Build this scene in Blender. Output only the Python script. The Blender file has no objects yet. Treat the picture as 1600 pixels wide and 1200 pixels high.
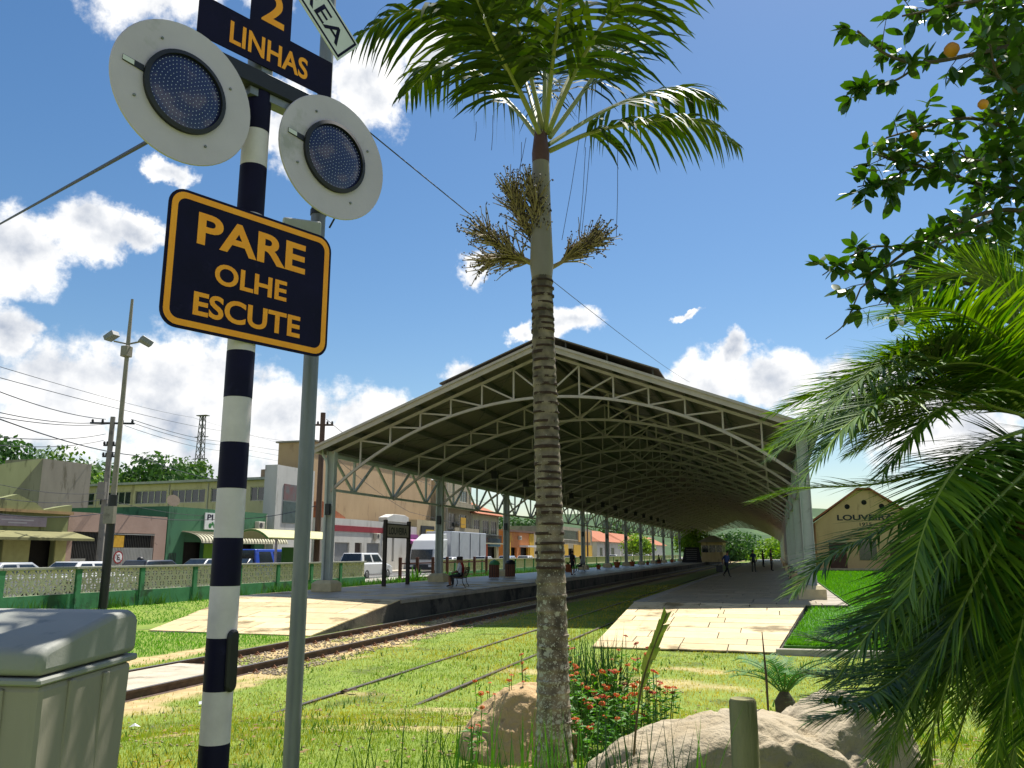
import bpy, math, random
import numpy as np
from mathutils import Vector, Matrix

random.seed(7); np.random.seed(7)
sc = bpy.context.scene
COL = sc.collection

# ------------------------------------------------------------------ camera
PITCH, PSI, FPX = 0.201864, 0.304627, 1290.0
CAM = Vector((0, 0, 2.2))
cd = bpy.data.cameras.new('camera'); cam = bpy.data.objects.new('camera', cd); COL.objects.link(cam)
cd.sensor_width = 36; cd.lens = 36*FPX/1600; cd.clip_start = .05; cd.clip_end = 9000
cam.location = CAM; cam.rotation_euler = (math.pi/2+PITCH, 0, PSI)
sc.camera = cam
sc.view_settings.view_transform = 'Standard'; sc.view_settings.look = 'None'
sc.view_settings.exposure = 0.88; sc.view_settings.gamma = 1.0
sc.view_settings.use_curve_mapping = False
sc.cycles.max_bounces = 5; sc.cycles.diffuse_bounces = 2; sc.cycles.glossy_bounces = 2; sc.cycles.transmission_bounces = 3; sc.cycles.transparent_max_bounces = 6

# ------------------------------------------------------------------ sun + sky
SUN_EL, SUN_AZ = math.radians(61), math.radians(14)     # azimuth measured from +Y towards +X
sdir = Vector((math.sin(SUN_AZ)*math.cos(SUN_EL), math.cos(SUN_AZ)*math.cos(SUN_EL), math.sin(SUN_EL)))
sl = bpy.data.lights.new('sun', 'SUN'); sl.energy = 5.0; sl.angle = math.radians(.55); sl.color = (1, .955, .87)
so = bpy.data.objects.new('sun', sl); COL.objects.link(so)
so.rotation_euler = (-sdir).to_track_quat('-Z', 'Y').to_euler(); so.location = (0, 0, 60)

wd = bpy.data.worlds.new('World'); sc.world = wd; wd.use_nodes = True
def build_world():
    nt = wd.node_tree; N = nt.nodes; L = nt.links; N.clear()
    def nd(t, **k):
        n = N.new(t)
        for a, b in k.items(): setattr(n, a, b)
        return n
    def mth(op, a, b=None, c=None, clamp=False):
        n = nd('ShaderNodeMath', operation=op, use_clamp=clamp)
        for i, v in enumerate((a, b, c)):
            if v is None: continue
            if isinstance(v, (int, float)): n.inputs[i].default_value = v
            else: L.new(v, n.inputs[i])
        return n.outputs[0]
    def vm(op, a, b=None, out=0):
        n = nd('ShaderNodeVectorMath', operation=op)
        for i, v in enumerate((a, b)):
            if v is None: continue
            if isinstance(v, (tuple, list)): n.inputs[i].default_value = v
            else: L.new(v, n.inputs[i])
        return n.outputs[out]
    sky = nd('ShaderNodeTexSky', sky_type='NISHITA')
    sky.sun_disc = False; sky.sun_elevation = SUN_EL; sky.sun_rotation = SUN_AZ
    sky.altitude = 600; sky.air_density = 1.15; sky.dust_density = .7; sky.ozone_density = 1.0
    tc = nd('ShaderNodeTexCoord')
    sep = nd('ShaderNodeSeparateXYZ'); L.new(tc.outputs['Generated'], sep.inputs[0])
    az = mth('ARCTAN2', sep.outputs[0], sep.outputs[1])
    el = mth('ARCSINE', sep.outputs[2])
    cmb = nd('ShaderNodeCombineXYZ'); L.new(az, cmb.inputs[0]); L.new(el, cmb.inputs[1])
    P0 = cmb.outputs[0]
    # cumulus outlines: fractal warp of the sky position
    wn = nd('ShaderNodeTexNoise', noise_dimensions='3D'); wn.inputs['Scale'].default_value = 9; wn.inputs['Detail'].default_value = 6; wn.inputs['Roughness'].default_value = .6
    L.new(P0, wn.inputs['Vector'])
    wv = vm('MULTIPLY', vm('SUBTRACT', wn.outputs['Color'], (.5, .5, .5)), (.13, .10, 0))
    P = vm('ADD', P0, wv)
    # (azimuth, elevation, half width, half height) in degrees, azimuth from +Y to +X
    blobs = [(-46,9,6,4.6),(-39.5,10,5.5,5),(-33,9,5.5,4),(-27,8,4.5,3.4),(-50,4,9,4),(-38,4,10,4),(-26,5,7,4),(-21,9,2.2,1.6),(-20,12.2,3,1.8),(-50,18,3.5,3.5),
             (-46,19.5,3,2.5),(-43,20,2.4,1.4),(-50,13,2,2),(-45,35,6,4),(-38,37,5,3.5),(-41.5,24,2,1),(-33,28,3.5,3),(-28,31,3.5,3.5),(-24,33,3,3),
             (-20.2,18.9,1.6,1.4),(-16.5,15.6,1.3,1.0),(-13.2,16.2,3,1.3),(-4.6,16.2,.9,.45),(-4.5,11.2,3.2,2.4),(.5,11.4,3.4,2.2),(5,10,4.5,3),(10,8,6,4),(16,10,5,4),(-2.5,12.8,1.6,1.6),(20,17,4,3)]
    # the same fair-weather cumulus goes on round the rest of the sky
    on = nd('ShaderNodeTexNoise'); on.inputs['Scale'].default_value = 3.2; on.inputs['Detail'].default_value = 2
    L.new(vm('MULTIPLY', P, (1, 1.8, 1)), on.inputs['Vector'])
    dz = mth('ABSOLUTE', mth('ADD', az, math.radians(17)))
    rng = nd('ShaderNodeMapRange'); rng.inputs['From Min'].default_value = math.radians(38); rng.inputs['From Max'].default_value = math.radians(52); L.new(dz, rng.inputs['Value'])
    e0 = mth('SUBTRACT', mth('MULTIPLY', mth('SUBTRACT', on.outputs['Fac'], .47), 5.0), mth('MULTIPLY', el, .5))
    acc = mth('SUBTRACT', e0, mth('MULTIPLY', mth('SUBTRACT', 1.0, rng.outputs[0]), 3.0))
    for a, e, w, h in blobs:
        d = vm('SUBTRACT', P, (math.radians(a), math.radians(e), 0))
        d = vm('MULTIPLY', d, (1/math.radians(w), 1/math.radians(h), 0))
        ln = vm('LENGTH', d, None, 1)
        v = mth('SUBTRACT', 1.0, ln)
        acc = v if acc is None else mth('SMOOTH_MAX', acc, v, .12)
    fn = nd('ShaderNodeTexNoise'); fn.inputs['Scale'].default_value = 26; fn.inputs['Detail'].default_value = 9; fn.inputs['Roughness'].default_value = .62
    L.new(P0, fn.inputs['Vector'])
    fld = mth('ADD', acc, mth('MULTIPLY', mth('SUBTRACT', fn.outputs['Fac'], .5), 1.15))
    mr = nd('ShaderNodeMapRange', interpolation_type='SMOOTHSTEP'); mr.inputs['From Min'].default_value = .0; mr.inputs['From Max'].default_value = .42
    L.new(fld, mr.inputs['Value'])
    # thin veil low down
    # cloud shade: compare the puffs with those a little higher (towards the sun)
    up = vm('ADD', P0, (.012, .03, 0))
    f2 = nd('ShaderNodeTexNoise'); f2.inputs['Scale'].default_value = 13; f2.inputs['Detail'].default_value = 6; f2.inputs['Roughness'].default_value = .55
    f3 = nd('ShaderNodeTexNoise'); f3.inputs['Scale'].default_value = 13; f3.inputs['Detail'].default_value = 6; f3.inputs['Roughness'].default_value = .55
    L.new(P0, f2.inputs['Vector']); L.new(up, f3.inputs['Vector'])
    lit = mth('ADD', mth('MULTIPLY', mth('SUBTRACT', f2.outputs['Fac'], f3.outputs['Fac']), 2.3), .95)
    thick = mth('MULTIPLY', mth('MAXIMUM', mth('SUBTRACT', acc, .25), 0.0), .85)
    lit = mth('SUBTRACT', lit, thick, None, True)
    cr = nd('ShaderNodeMixRGB'); cr.inputs[1].default_value = (.40, .45, .54, 1); cr.inputs[2].default_value = (1.0, .99, .97, 1)
    L.new(lit, cr.inputs[0])
    bgs = nd('ShaderNodeBackground'); bgs.inputs['Strength'].default_value = .064
    hs = nd('ShaderNodeHueSaturation'); hs.inputs['Saturation'].default_value = 1.28
    L.new(sky.outputs[0], hs.inputs['Color']); L.new(hs.outputs[0], bgs.inputs['Color'])
    bgc = nd('ShaderNodeBackground'); bgc.inputs['Strength'].default_value = .66
    L.new(cr.outputs[0], bgc.inputs['Color'])
    mx = nd('ShaderNodeMixShader'); L.new(mr.outputs[0], mx.inputs[0]); L.new(bgs.outputs[0], mx.inputs[1]); L.new(bgc.outputs[0], mx.inputs[2])
    out = nd('ShaderNodeOutputWorld'); L.new(mx.outputs[0], out.inputs['Surface'])
build_world()

# ------------------------------------------------------------------ helpers: photo geometry -> place
_F = Vector((-math.sin(PSI)*math.cos(PITCH), math.cos(PSI)*math.cos(PITCH), math.sin(PITCH)))
_R = Vector((math.cos(PSI), math.sin(PSI), 0)); _U = _R.cross(_F)
def ray(x, y): return _F + _R*((x-800)/FPX) + _U*((600-y)/FPX)
def P(x, y, d): return CAM + ray(x, y)*d                       # at a depth
def onX(x, y, X): r = ray(x, y); return CAM + r*(X/r.x)
def onY(x, y, Y): r = ray(x, y); return CAM + r*(Y/r.y)
def onZ(x, y, Z): r = ray(x, y); return CAM + r*((Z-CAM.z)/r.z)
def atD(x, y, d): r = ray(x, y); return CAM + r*(d/math.hypot(r.x, r.y))

# ------------------------------------------------------------------ helpers: materials
def lin(c):
    return tuple((v/12.92 if v <= .04045 else ((v+.055)/1.055)**2.4) for v in c)
def hx(h):
    h = h.lstrip('#'); h = ''.join(c*2 for c in h) if len(h) == 3 else h; return lin(tuple(int(h[i:i+2], 16)/255 for i in (0, 2, 4)))
MATS = {}
def mat(name, c, c2=None, sc_=4.0, rough=.75, bump=0.0, bsc=None, metal=0.0, spec=.4, transl=0.0, fac=.5, c3=None, sc3=.6, th3=.56, emit=0, stretch=None, coat=0, det=6, space='Object', attr=None, cattr=None, rand=0):
    """procedural material: base colour c, mottled towards c2, blotches of c3, relief by noise"""
    if name in MATS: return MATS[name]
    m = bpy.data.materials.new(name); m.use_nodes = True; MATS[name] = m
    nt = m.node_tree; N = nt.nodes; L = nt.links
    b = N['Principled BSDF']; out = N['Material Output']
    c = hx(c) if isinstance(c, str) else c
    b.inputs['Roughness'].default_value = rough; b.inputs['Metallic'].default_value = metal
    b.inputs['Specular IOR Level'].default_value = spec; b.inputs['Coat Weight'].default_value = coat
    vec = None
    if space == 'World':
        g = N.new('ShaderNodeNewGeometry'); vec = g.outputs['Position']
    else:
        g = N.new('ShaderNodeTexCoord'); vec = g.outputs['Object']
    if stretch:
        mp = N.new('ShaderNodeMapping'); mp.inputs['Scale'].default_value = stretch; L.new(vec, mp.inputs[0]); vec = mp.outputs[0]
    def noise(s, d=det, r=.6):
        n = N.new('ShaderNodeTexNoise'); n.inputs['Scale'].default_value = s; n.inputs['Detail'].default_value = d; n.inputs['Roughness'].default_value = r
        L.new(vec, n.inputs['Vector']); return n.outputs['Fac']
    def ramp(f, a, z):
        r = N.new('ShaderNodeMapRange'); r.inputs['From Min'].default_value = a; r.inputs['From Max'].default_value = z; r.clamp = True
        L.new(f, r.inputs['Value']); return r.outputs[0]
    def mix(f, a, z):
        x = N.new('ShaderNodeMixRGB')
        if isinstance(f, float): x.inputs[0].default_value = f
        else: L.new(f, x.inputs[0])
        for i, v in ((1, a), (2, z)):
            if isinstance(v, tuple): x.inputs[i].default_value = (*v[:3], 1)
            else: L.new(v, x.inputs[i])
        return x.outputs[0]
    col = c
    if c2 is not None:
        c2 = hx(c2) if isinstance(c2, str) else c2
        col = mix(ramp(noise(sc_), fac-.18, fac+.22), c, c2)
    if c3 is not None:
        c3 = hx(c3) if isinstance(c3, str) else c3
        col = mix(ramp(noise(sc3, 8, .65), th3, th3+.09), col, c3)
    if attr:                                   # a map stored on the mesh (bare earth in turf)
        at = N.new('ShaderNodeAttribute'); at.attribute_name = attr[0]
        a2 = hx(attr[1]); a3 = hx(attr[2])
        col = mix(at.outputs['Fac'], col, mix(ramp(noise(3.5), .35, .65), a2, a3))
    if rand:
        oi = N.new('ShaderNodeObjectInfo'); hsv = N.new('ShaderNodeHueSaturation')
        rr = N.new('ShaderNodeMapRange'); rr.inputs['To Min'].default_value = 1-rand; rr.inputs['To Max'].default_value = 1+rand
        L.new(oi.outputs['Random'], rr.inputs['Value']); L.new(rr.outputs[0], hsv.inputs['Value'])
        if isinstance(col, tuple): hsv.inputs['Color'].default_value = (*col[:3], 1)
        else: L.new(col, hsv.inputs['Color'])
        col = hsv.outputs[0]
    if cattr:                                  # per-leaf tint stored on the mesh
        at = N.new('ShaderNodeAttribute'); at.attribute_name = cattr[0]
        col = mix(at.outputs['Fac'], col, hx(cattr[1]))
    if isinstance(col, tuple): b.inputs['Base Color'].default_value = (*col[:3], 1)
    else: L.new(col, b.inputs['Base Color'])
    if bump:
        bp = N.new('ShaderNodeBump'); bp.inputs['Strength'].default_value = min(1, bump); bp.inputs['Distance'].default_value = .02*max(1, bump)
        L.new(noise(bsc or sc_*3, 8), bp.inputs['Height']); L.new(bp.outputs[0], b.inputs['Normal'])
    if transl:
        t = N.new('ShaderNodeBsdfTranslucent')
        if isinstance(col, tuple): t.inputs[0].default_value = (*col[:3], 1)
        else:
            hs = N.new('ShaderNodeHueSaturation'); hs.inputs['Saturation'].default_value = 1.15; hs.inputs['Value'].default_value = 1.6
            L.new(col, hs.inputs['Color']); L.new(hs.outputs[0], t.inputs[0])
        ms = N.new('ShaderNodeMixShader'); ms.inputs[0].default_value = transl
        L.new(b.outputs[0], ms.inputs[1]); L.new(t.outputs[0], ms.inputs[2]); L.new(ms.outputs[0], out.inputs[0])
    return m

# ------------------------------------------------------------------ helpers: meshes
ROOTM = {}
def rootmat(o):
    while o.parent: o = o.parent
    return Matrix.Translation(o.location) @ Matrix.Rotation(o.rotation_euler.z, 4, 'Z')
class MB:
    def __init__(s): s.v = []; s.f = []; s.mi = []; s.m = 0
    def add(s, vs, fs):
        b = len(s.v); s.v += [tuple(v) for v in vs]; s.f += [tuple(i+b for i in f) for f in fs]; s.mi += [s.m]*len(fs); return s
    def box(s, x0, x1, y0, y1, z0, z1):
        return s.add([(x0,y0,z0),(x1,y0,z0),(x1,y1,z0),(x0,y1,z0),(x0,y0,z1),(x1,y0,z1),(x1,y1,z1),(x0,y1,z1)],
                     [(3,2,1,0),(4,5,6,7),(0,1,5,4),(1,2,6,5),(2,3,7,6),(3,0,4,7)])
    def hexa(s, p):   # 8 points, bottom 4 then top 4
        return s.add(p, [(3,2,1,0),(4,5,6,7),(0,1,5,4),(1,2,6,5),(2,3,7,6),(3,0,4,7)])
    def bar(s, p, q, w, h=None, up=(0,0,1)):
        p = Vector(p); q = Vector(q); d = (q-p).normalized(); h = h or w
        up = Vector(up)
        if abs(d.dot(up)) > .97: up = Vector((0, 1, 0))
        r = d.cross(up).normalized()*(w/2); u = r.cross(d).normalized()*(h/2)
        return s.hexa([p-r-u, p+r-u, q+r-u, q-r-u, p-r+u, p+r+u, q+r+u, q-r+u])
    def tube(s, pts, rad, n=8, caps=True):
        pts = [Vector(p) for p in pts]; k = len(pts)
        if not isinstance(rad, (list, tuple)): rad = [rad]*k
        t0 = (pts[1]-pts[0]).normalized(); a = Vector((0,0,1)) if abs(t0.z) < .9 else Vector((1,0,0))
        u = t0.cross(a).normalized(); vs = []
        for i in range(k):
            t = (pts[min(i+1, k-1)]-pts[max(i-1, 0)]).normalized()
            u = (u - t*u.dot(t)).normalized(); w = t.cross(u)
            for j in range(n):
                an = 2*math.pi*j/n
                vs.append(pts[i]+(u*math.cos(an)+w*math.sin(an))*rad[i])
        fs = [(i*n+j, i*n+(j+1) % n, (i+1)*n+(j+1) % n, (i+1)*n+j) for i in range(k-1) for j in range(n)]
        if caps: fs += [tuple(range(n-1, -1, -1)), tuple((k-1)*n+j for j in range(n))]
        return s.add(vs, fs)
    def lathe(s, prof, c=(0,0,0), n=16, ax=None):
        c = Vector(c)
        if ax is None: u, v, w = Vector((1,0,0)), Vector((0,1,0)), Vector((0,0,1))
        else:
            w = Vector(ax).normalized(); u = w.orthogonal().normalized(); v = w.cross(u)
        vs = []; k = len(prof)
        for r, z in prof:
            for j in range(n):
                an = 2*math.pi*j/n; vs.append(c+u*(r*math.cos(an))+v*(r*math.sin(an))+w*z)
        fs = [(i*n+j, i*n+(j+1) % n, (i+1)*n+(j+1) % n, (i+1)*n+j) for i in range(k-1) for j in range(n)]
        fs += [tuple(range(n-1, -1, -1)), tuple((k-1)*n+j for j in range(n))]
        return s.add(vs, fs)
    def prism(s, poly, o, u, v, w):     # polygon (a,b) -> o+a*u+b*v, extruded by w
        o, u, v, w = Vector(o), Vector(u), Vector(v), Vector(w); n = len(poly)
        vs = [o+u*a+v*b for a, b in poly]; vs += [p+w for p in vs]
        fs = [tuple(range(n-1, -1, -1)), tuple(range(n, 2*n))] + [(i, (i+1) % n, n+(i+1) % n, n+i) for i in range(n)]
        return s.add(vs, fs)
    def build(s, name, mats, parent=None, world=False, smooth=False, bevel=0, seg=1, origin=None, kind=None):
        me = bpy.data.meshes.new(name); vs = s.v
        if world and parent is not None:
            M = rootmat(parent).inverted(); vs = [tuple(M @ Vector(v)) for v in vs]
        if origin is not None:
            o3 = Vector(origin); vs = [tuple(Vector(v)-o3) for v in vs]
        me.from_pydata(vs, [], s.f)
        if not isinstance(mats, (list, tuple)): mats = [mats]
        for m in mats: me.materials.append(m)
        if len(mats) > 1: me.polygons.foreach_set('material_index', s.mi)
        if smooth: me.polygons.foreach_set('use_smooth', [True]*len(me.polygons))
        o = bpy.data.objects.new(name, me); COL.objects.link(o)
        if parent is not None: o.parent = parent
        if origin is not None: o.location = origin
        if bevel:
            md = o.modifiers.new('bevel', 'BEVEL'); md.width = bevel; md.segments = seg; md.limit_method = 'ANGLE'; md.angle_limit = math.radians(35)
        if smooth:
            try: me.set_sharp_from_angle(angle=math.radians(40))
            except Exception: pass
        if kind: o['kind'] = kind
        return o
def tag(o, label, cat, group=None, kind=None):
    o['label'] = label; o['category'] = cat
    if group: o['group'] = group
    if kind: o['kind'] = kind
    return o
def thing(name, label, cat, loc=(0,0,0), rz=0, group=None):
    o = bpy.data.objects.new(name, None); COL.objects.link(o); o.location = loc; o.rotation_euler = (0,0,rz); o.empty_display_size = .2
    return tag(o, label, cat, group)
def struct(o): o['kind'] = 'structure'; return o
def copy_tree(o, parent=None, loc=None, rz=None, label=None):
    c = o.copy(); COL.objects.link(c)
    if parent is not None: c.parent = parent
    if loc is not None: c.location = loc
    if rz is not None: c.rotation_euler = (0,0,rz)
    if label: c['label'] = label
    for ch in [x for x in o.children]: copy_tree(ch, c)
    return c
def inst(me, name, parent, loc=(0,0,0), rot=(0,0,0), scl=(1,1,1)):
    o = bpy.data.objects.new(name, me); COL.objects.link(o); o.parent = parent
    o.location = loc; o.rotation_euler = rot; o.scale = scl; return o
def rawmesh(name, V, Fc, mats, parent=None, kind=None, smooth=False, attrs=None, corner=3):
    """numpy mesh: V (n,3), Fc (m,corner)"""
    me = bpy.data.meshes.new(name); n, m = len(V), len(Fc)
    me.vertices.add(n); me.vertices.foreach_set('co', np.asarray(V, np.float32).ravel())
    me.loops.add(m*corner); me.loops.foreach_set('vertex_index', np.asarray(Fc, np.int32).ravel())
    me.polygons.add(m); me.polygons.foreach_set('loop_start', np.arange(0, m*corner, corner, dtype=np.int32))
    me.polygons.foreach_set('loop_total', np.full(m, corner, np.int32))
    if smooth: me.polygons.foreach_set('use_smooth', np.ones(m, bool))
    me.update(calc_edges=True)
    for k, a in (attrs or {}).items():
        at = me.attributes.new(k, 'FLOAT', 'POINT'); at.data.foreach_set('value', np.asarray(a, np.float32))
    for x in (mats if isinstance(mats, (list, tuple)) else [mats]): me.materials.append(x)
    o = bpy.data.objects.new(name, me); COL.objects.link(o)
    if parent is not None: o.parent = parent
    if kind: o['kind'] = kind
    return o
def text_polys(txt, bold=.0):
    """flat triangles of a line of lettering, scaled to a 1 x 1 box"""
    cu = bpy.data.curves.new('t', 'FONT'); cu.body = txt; cu.size = 1; cu.offset = bold; cu.resolution_u = 5
    o = bpy.data.objects.new('t', cu); COL.objects.link(o)
    dg = bpy.context.evaluated_depsgraph_get(); dg.update()
    me = bpy.data.meshes.new_from_object(o.evaluated_get(dg))
    vs = [v.co.copy() for v in me.vertices]; fs = [tuple(p.vertices) for p in me.polygons]
    bpy.data.objects.remove(o); bpy.data.curves.remove(cu); bpy.data.meshes.remove(me)
    x0 = min(v.x for v in vs); x1 = max(v.x for v in vs); y0 = min(v.y for v in vs); y1 = max(v.y for v in vs)
    return [((v.x-x0)/(x1-x0), (v.y-y0)/(y1-y0)) for v in vs], fs
def lettering(txt, o, u, v, W, H, m, parent, bold=.02, name='lettering', world=True, lift=None):
    pts, fs = text_polys(txt, bold); o, u, v = Vector(o), Vector(u), Vector(v)
    mb = MB(); mb.add([o+u*(a*W)+v*(b*H) for a, b in pts], fs)
    return mb.build(name, m, parent, world=world)

def vnoise(x, y, seed=0):
    xi = np.floor(x).astype(np.int64); yi = np.floor(y).astype(np.int64); xf = x-xi; yf = y-yi
    def h(a, b):
        n = (a*374761393 + b*668265263 + seed*974634777) & 0x7fffffff
        n = ((n ^ (n >> 13))*1274126177) & 0x7fffffff
        return (n ^ (n >> 16)) % 10007/10007.0
    u = xf*xf*(3-2*xf); w = yf*yf*(3-2*yf)
    return (h(xi,yi)*(1-u)+h(xi+1,yi)*u)*(1-w)+(h(xi,yi+1)*(1-u)+h(xi+1,yi+1)*u)*w
def fbm(x, y, seed=0, o=4):
    s = 0; a = .5; t = 0
    for i in range(o): s = s+a*vnoise(x*2**i, y*2**i, seed+i); t += a; a *= .5
    return s/t
def sstep(a, b, x): t = np.clip((x-a)/(b-a), 0, 1); return t*t*(3-2*t)
# ================================================================== GROUND
def gz(x, y):
    x = np.asarray(x, float); y = np.asarray(y, float)
    r = np.hypot(x, y)
    z = .03 + .62*(1-sstep(6.2, 13.5, r))*sstep(-9.0, -6.0, x)
    z = z + .28*(1-sstep(-22.4, -19.5, x))
    z = z + .05*(fbm(x*.5, y*.5, 3)-.5)*sstep(-9.2, -8.4, x) + .025*(fbm(x*2.2, y*2.2, 5)-.5)*sstep(-9.2, -8.4, x)
    return z
PATCH = [(1030,1050,1.9,.75),(1085,1028,1.6,.35),(930,1085,.8,.5),(770,1062,1.0,.6),(700,1100,1.3,.5),(540,1165,1.1,.45),(300,1165,.9,.35),(250,1085,.8,.3),(470,1105,1.2,.35),(620,1120,1.0,.3),(650,1175,1.3,.3),(560,1062,.7,.2),(820,1030,1.2,.4),(400,1150,.8,.3),(760,1140,1.0,.4)]
PW = [(onZ(a, b, .25), c, d) for a, b, c, d in PATCH]
def dirt(x, y):
    x = np.asarray(x, float); y = np.asarray(y, float)
    d = np.zeros_like(x); n = fbm(x*1.6, y*1.6, 11, 5)
    for p, rx, ry in PW:
        q = ((x-p.x)/rx)**2+((y-p.y)/(ry*1.9))**2
        d = np.maximum(d, (1-np.clip(q, 0, 1))*.9)
    d = np.clip(sstep(.52, .74, n*.62+d*.42), 0, 1)*.7
    for X0 in (-10.2,):                       # ballast along the tracks
        w = 1.25 if X0 < -8 else .3
        d = np.maximum(d, sstep(.42, .68, n+.32*(1-sstep(w*.7, w*1.3, abs(x-X0)))-.12)*(abs(x-X0) < w*1.4))
    d = np.maximum(d, (1-sstep(.28, .5, abs(x+12.55)+.35*(n-.5)))*(y < 17.5)*(x < -11.5))
    return d
m_turf = mat('turf_soil', '#5f7526', '#7b8a34', 2.2, .95, .6, 30, attr=('dirt', '#97825a', '#b9a376'), space='World', c3='#515f20', sc3=.7)
def grid1(a, b, s): return np.arange(a, b+1e-6, s)
gx = np.unique(np.round(np.concatenate([[-5000,-2500,-1200,-600,-300,-150,-90,-60,-45,-35,-28], grid1(-24, 10, .16), grid1(10.5, 30, .8), [40,60,90,150,300,600,1200,2500,5000]]), 3))
gy = np.unique(np.round(np.concatenate([[-1500,-600,-200,-80,-40,-20,-8,-3,0], grid1(2, 32, .16), grid1(33, 60, 1.0), [70,90,120,160,220,320,500,900,1800,3500,7000]]), 3))
GX, GY = np.meshgrid(gx, gy); V = np.stack([GX.ravel(), GY.ravel(), gz(GX.ravel(), GY.ravel())], 1)
nx, ny = len(gx), len(gy)
ii, jj = np.meshgrid(np.arange(nx-1), np.arange(ny-1)); b0 = (jj*nx+ii).ravel()
dd = dirt(V[:,0], V[:,1])*(np.abs(V[:,0]) < 40)
struct(rawmesh('ground', V, np.stack([b0, b0+1, b0+nx+1, b0+nx], 1), m_turf, smooth=True, attrs={'dirt': dd}, corner=4))

# ------------------------------------------------------------------ street beyond the wall
m_asph = mat('asphalt', '#4a4a4b', '#5a5957', 3, .9, .5, 60, space='World')
m_pave = mat('pavement_concrete', '#98938a', '#aba598', 2, .9, .3, 30, space='World')
m_paint = mat('road_paint', '#d8d6cc', '#bdbab0', 8, .7)
struct(MB().box(-33.6, -25.2, -60, 420, -.3, .45).build('road', m_asph))
struct(MB().add([], []).hexa([(-25.2,-13,-.4),(60,-13,-.4),(60,-1.6,-.4),(-25.2,-1.6,-.4),(-25.2,-13,.46),(60,-13,.66),(60,-1.6,.66),(-25.2,-1.6,.46)]).build('crossing_road', m_asph))
for nm, x0, x1 in (('pavement', -36.4, -33.6), ('pavement', -25.2, -22.85)):
    struct(MB().box(x0, x1, -60, 420, -.3, .58).build(nm, m_pave, bevel=.02))
rm = struct(MB().box(-29.46, -29.34, -60, 420, .452, .456).build('road_marking', m_paint))

# ------------------------------------------------------------------ railway tracks
m_rail = mat('rail_steel', '#3a2c25', '#57463b', 6, .55, .3, 40, metal=.5)
m_railtop = mat('rail_head', '#8d8580', '#6b5f58', 5, .35, metal=.8)
m_sleeper = mat('sleeper_wood', '#4d4339', '#6b6052', 5, .9, .8, 20)
m_clip = mat('rusty_clip', '#8a5a36', '#6b4a33', 9, .8)
m_slab = mat('crossing_concrete', '#b5ab98', '#9c927f', 2.5, .9, .4, 40, c3='#837a68', sc3=1.2)
def track(xs, zt, y0, y1, clips, sleepers):
    t = bpy.data.objects.new('railway_track', None); COL.objects.link(t); t.location = ((xs[0]+xs[1])/2, 10, 0); struct(t)
    for x in xs:
        mb = MB(); prof = [(-.065,0),(.065,0),(.065,.012),(.012,.03),(.012,.115),(.036,.125),(.036,.158),(-.036,.158),(-.036,.125),(-.012,.115),(-.012,.03),(-.065,.012)]
        mb.prism(prof, (x, y0, zt-.16), (1,0,0), (0,0,1), (0, y1-y0, 0))
        r = mb.build('rail', m_rail, t, world=True)
        MB().box(x-.033, x+.033, y0, y1, zt-.002, zt+.001).build('rail_head', m_railtop, r, world=True)
    if sleepers:
        sm = MB().box(-1.35, 1.35, -.11, .11, -.1, .0).build('sleeper', m_sleeper, t, bevel=.015)
        sm.location = (0, y0-10+.3, zt-.15)
        y = y0+.9
        while y < min(y1, 60):
            if y > 13: inst(sm.data, 'sleeper', t, (random.uniform(-.04,.04), y-10, zt-.155-random.uniform(0,.02)), (0,0,random.uniform(-.02,.02)))
            y += .6
        cm = MB(); cm.box(-.05, .05, -.035, .035, 0, .03); cm.tube([(-.04,0,.03),(0,0,.075),(.045,0,.03)], .013, 6)
        c0 = cm.build('rail_clip', m_clip, t); first = True
        y = 13.8
        while y < clips:
            for x in xs:
                for sgn in (-1, 1):
                    l = (x+sgn*.115-t.location.x, y-10, zt-.155)
                    if first: c0.location = l; first = False
                    else: inst(c0.data, 'rail_clip', t, l, (0,0,random.uniform(-.2,.2)))
            y += .6
    return t
ta = track((-11.0, -9.4), .18, -30, 330, 31, True)
track((-6.7, -5.1), .058, 8, 330, 0, False)
struct(MB().box(-10.9, -9.5, -6, 13.7, .0, .165).build('crossing_slab', m_slab, bevel=.01))
# ballast stones between the rails of the near track
def stones(name, n, xr, yr, smin, smax, m, zf):
    base = np.array([[1,0,0],[-1,0,0],[0,1,0],[0,-1,0],[0,0,.7],[0,0,-.7]], float)
    fc = np.array([[0,2,4],[2,1,4],[1,3,4],[3,0,4],[2,0,5],[1,2,5],[3,1,5],[0,3,5]])
    x = np.random.uniform(*xr, n); y = yr[0]+(yr[1]-yr[0])*np.random.rand(n)**1.6; s = np.random.uniform(smin, smax, n)
    B = base[None]*(s[:,None,None])*np.random.uniform(.6, 1.3, (n,6,3)); a = np.random.rand(n)*6.28
    c, s_ = np.cos(a)[:,None], np.sin(a)[:,None]
    Vx = B[:,:,0]*c-B[:,:,1]*s_+x[:,None]; Vy = B[:,:,0]*s_+B[:,:,1]*c+y[:,None]; Vz = B[:,:,2]+zf(x, y)[:,None]
    return rawmesh(name, np.stack([Vx,Vy,Vz],2).reshape(-1,3), (fc[None]+np.arange(n)[:,None,None]*6).reshape(-1,3), m, kind='stuff')
m_stone = mat('ballast_stone', '#94866f', '#6f6454', 7, .95, c3='#b5a88f', sc3=2.5, space='World')
tag(stones('ballast', 7000, (-11.6, -8.7), (13.7, 48), .012, .04, m_stone, lambda x, y: gz(x, y)+.008), 'grey brown ballast stones between the rails of the near track', 'ballast', kind='stuff')
tag(stones('pebbles', 2600, (-8.5, 2.0), (6.5, 19), .005, .022, m_stone, lambda x, y: gz(x, y)+.004), 'pale pebbles and dry chips scattered over the grass', 'pebbles', kind='stuff')

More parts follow.
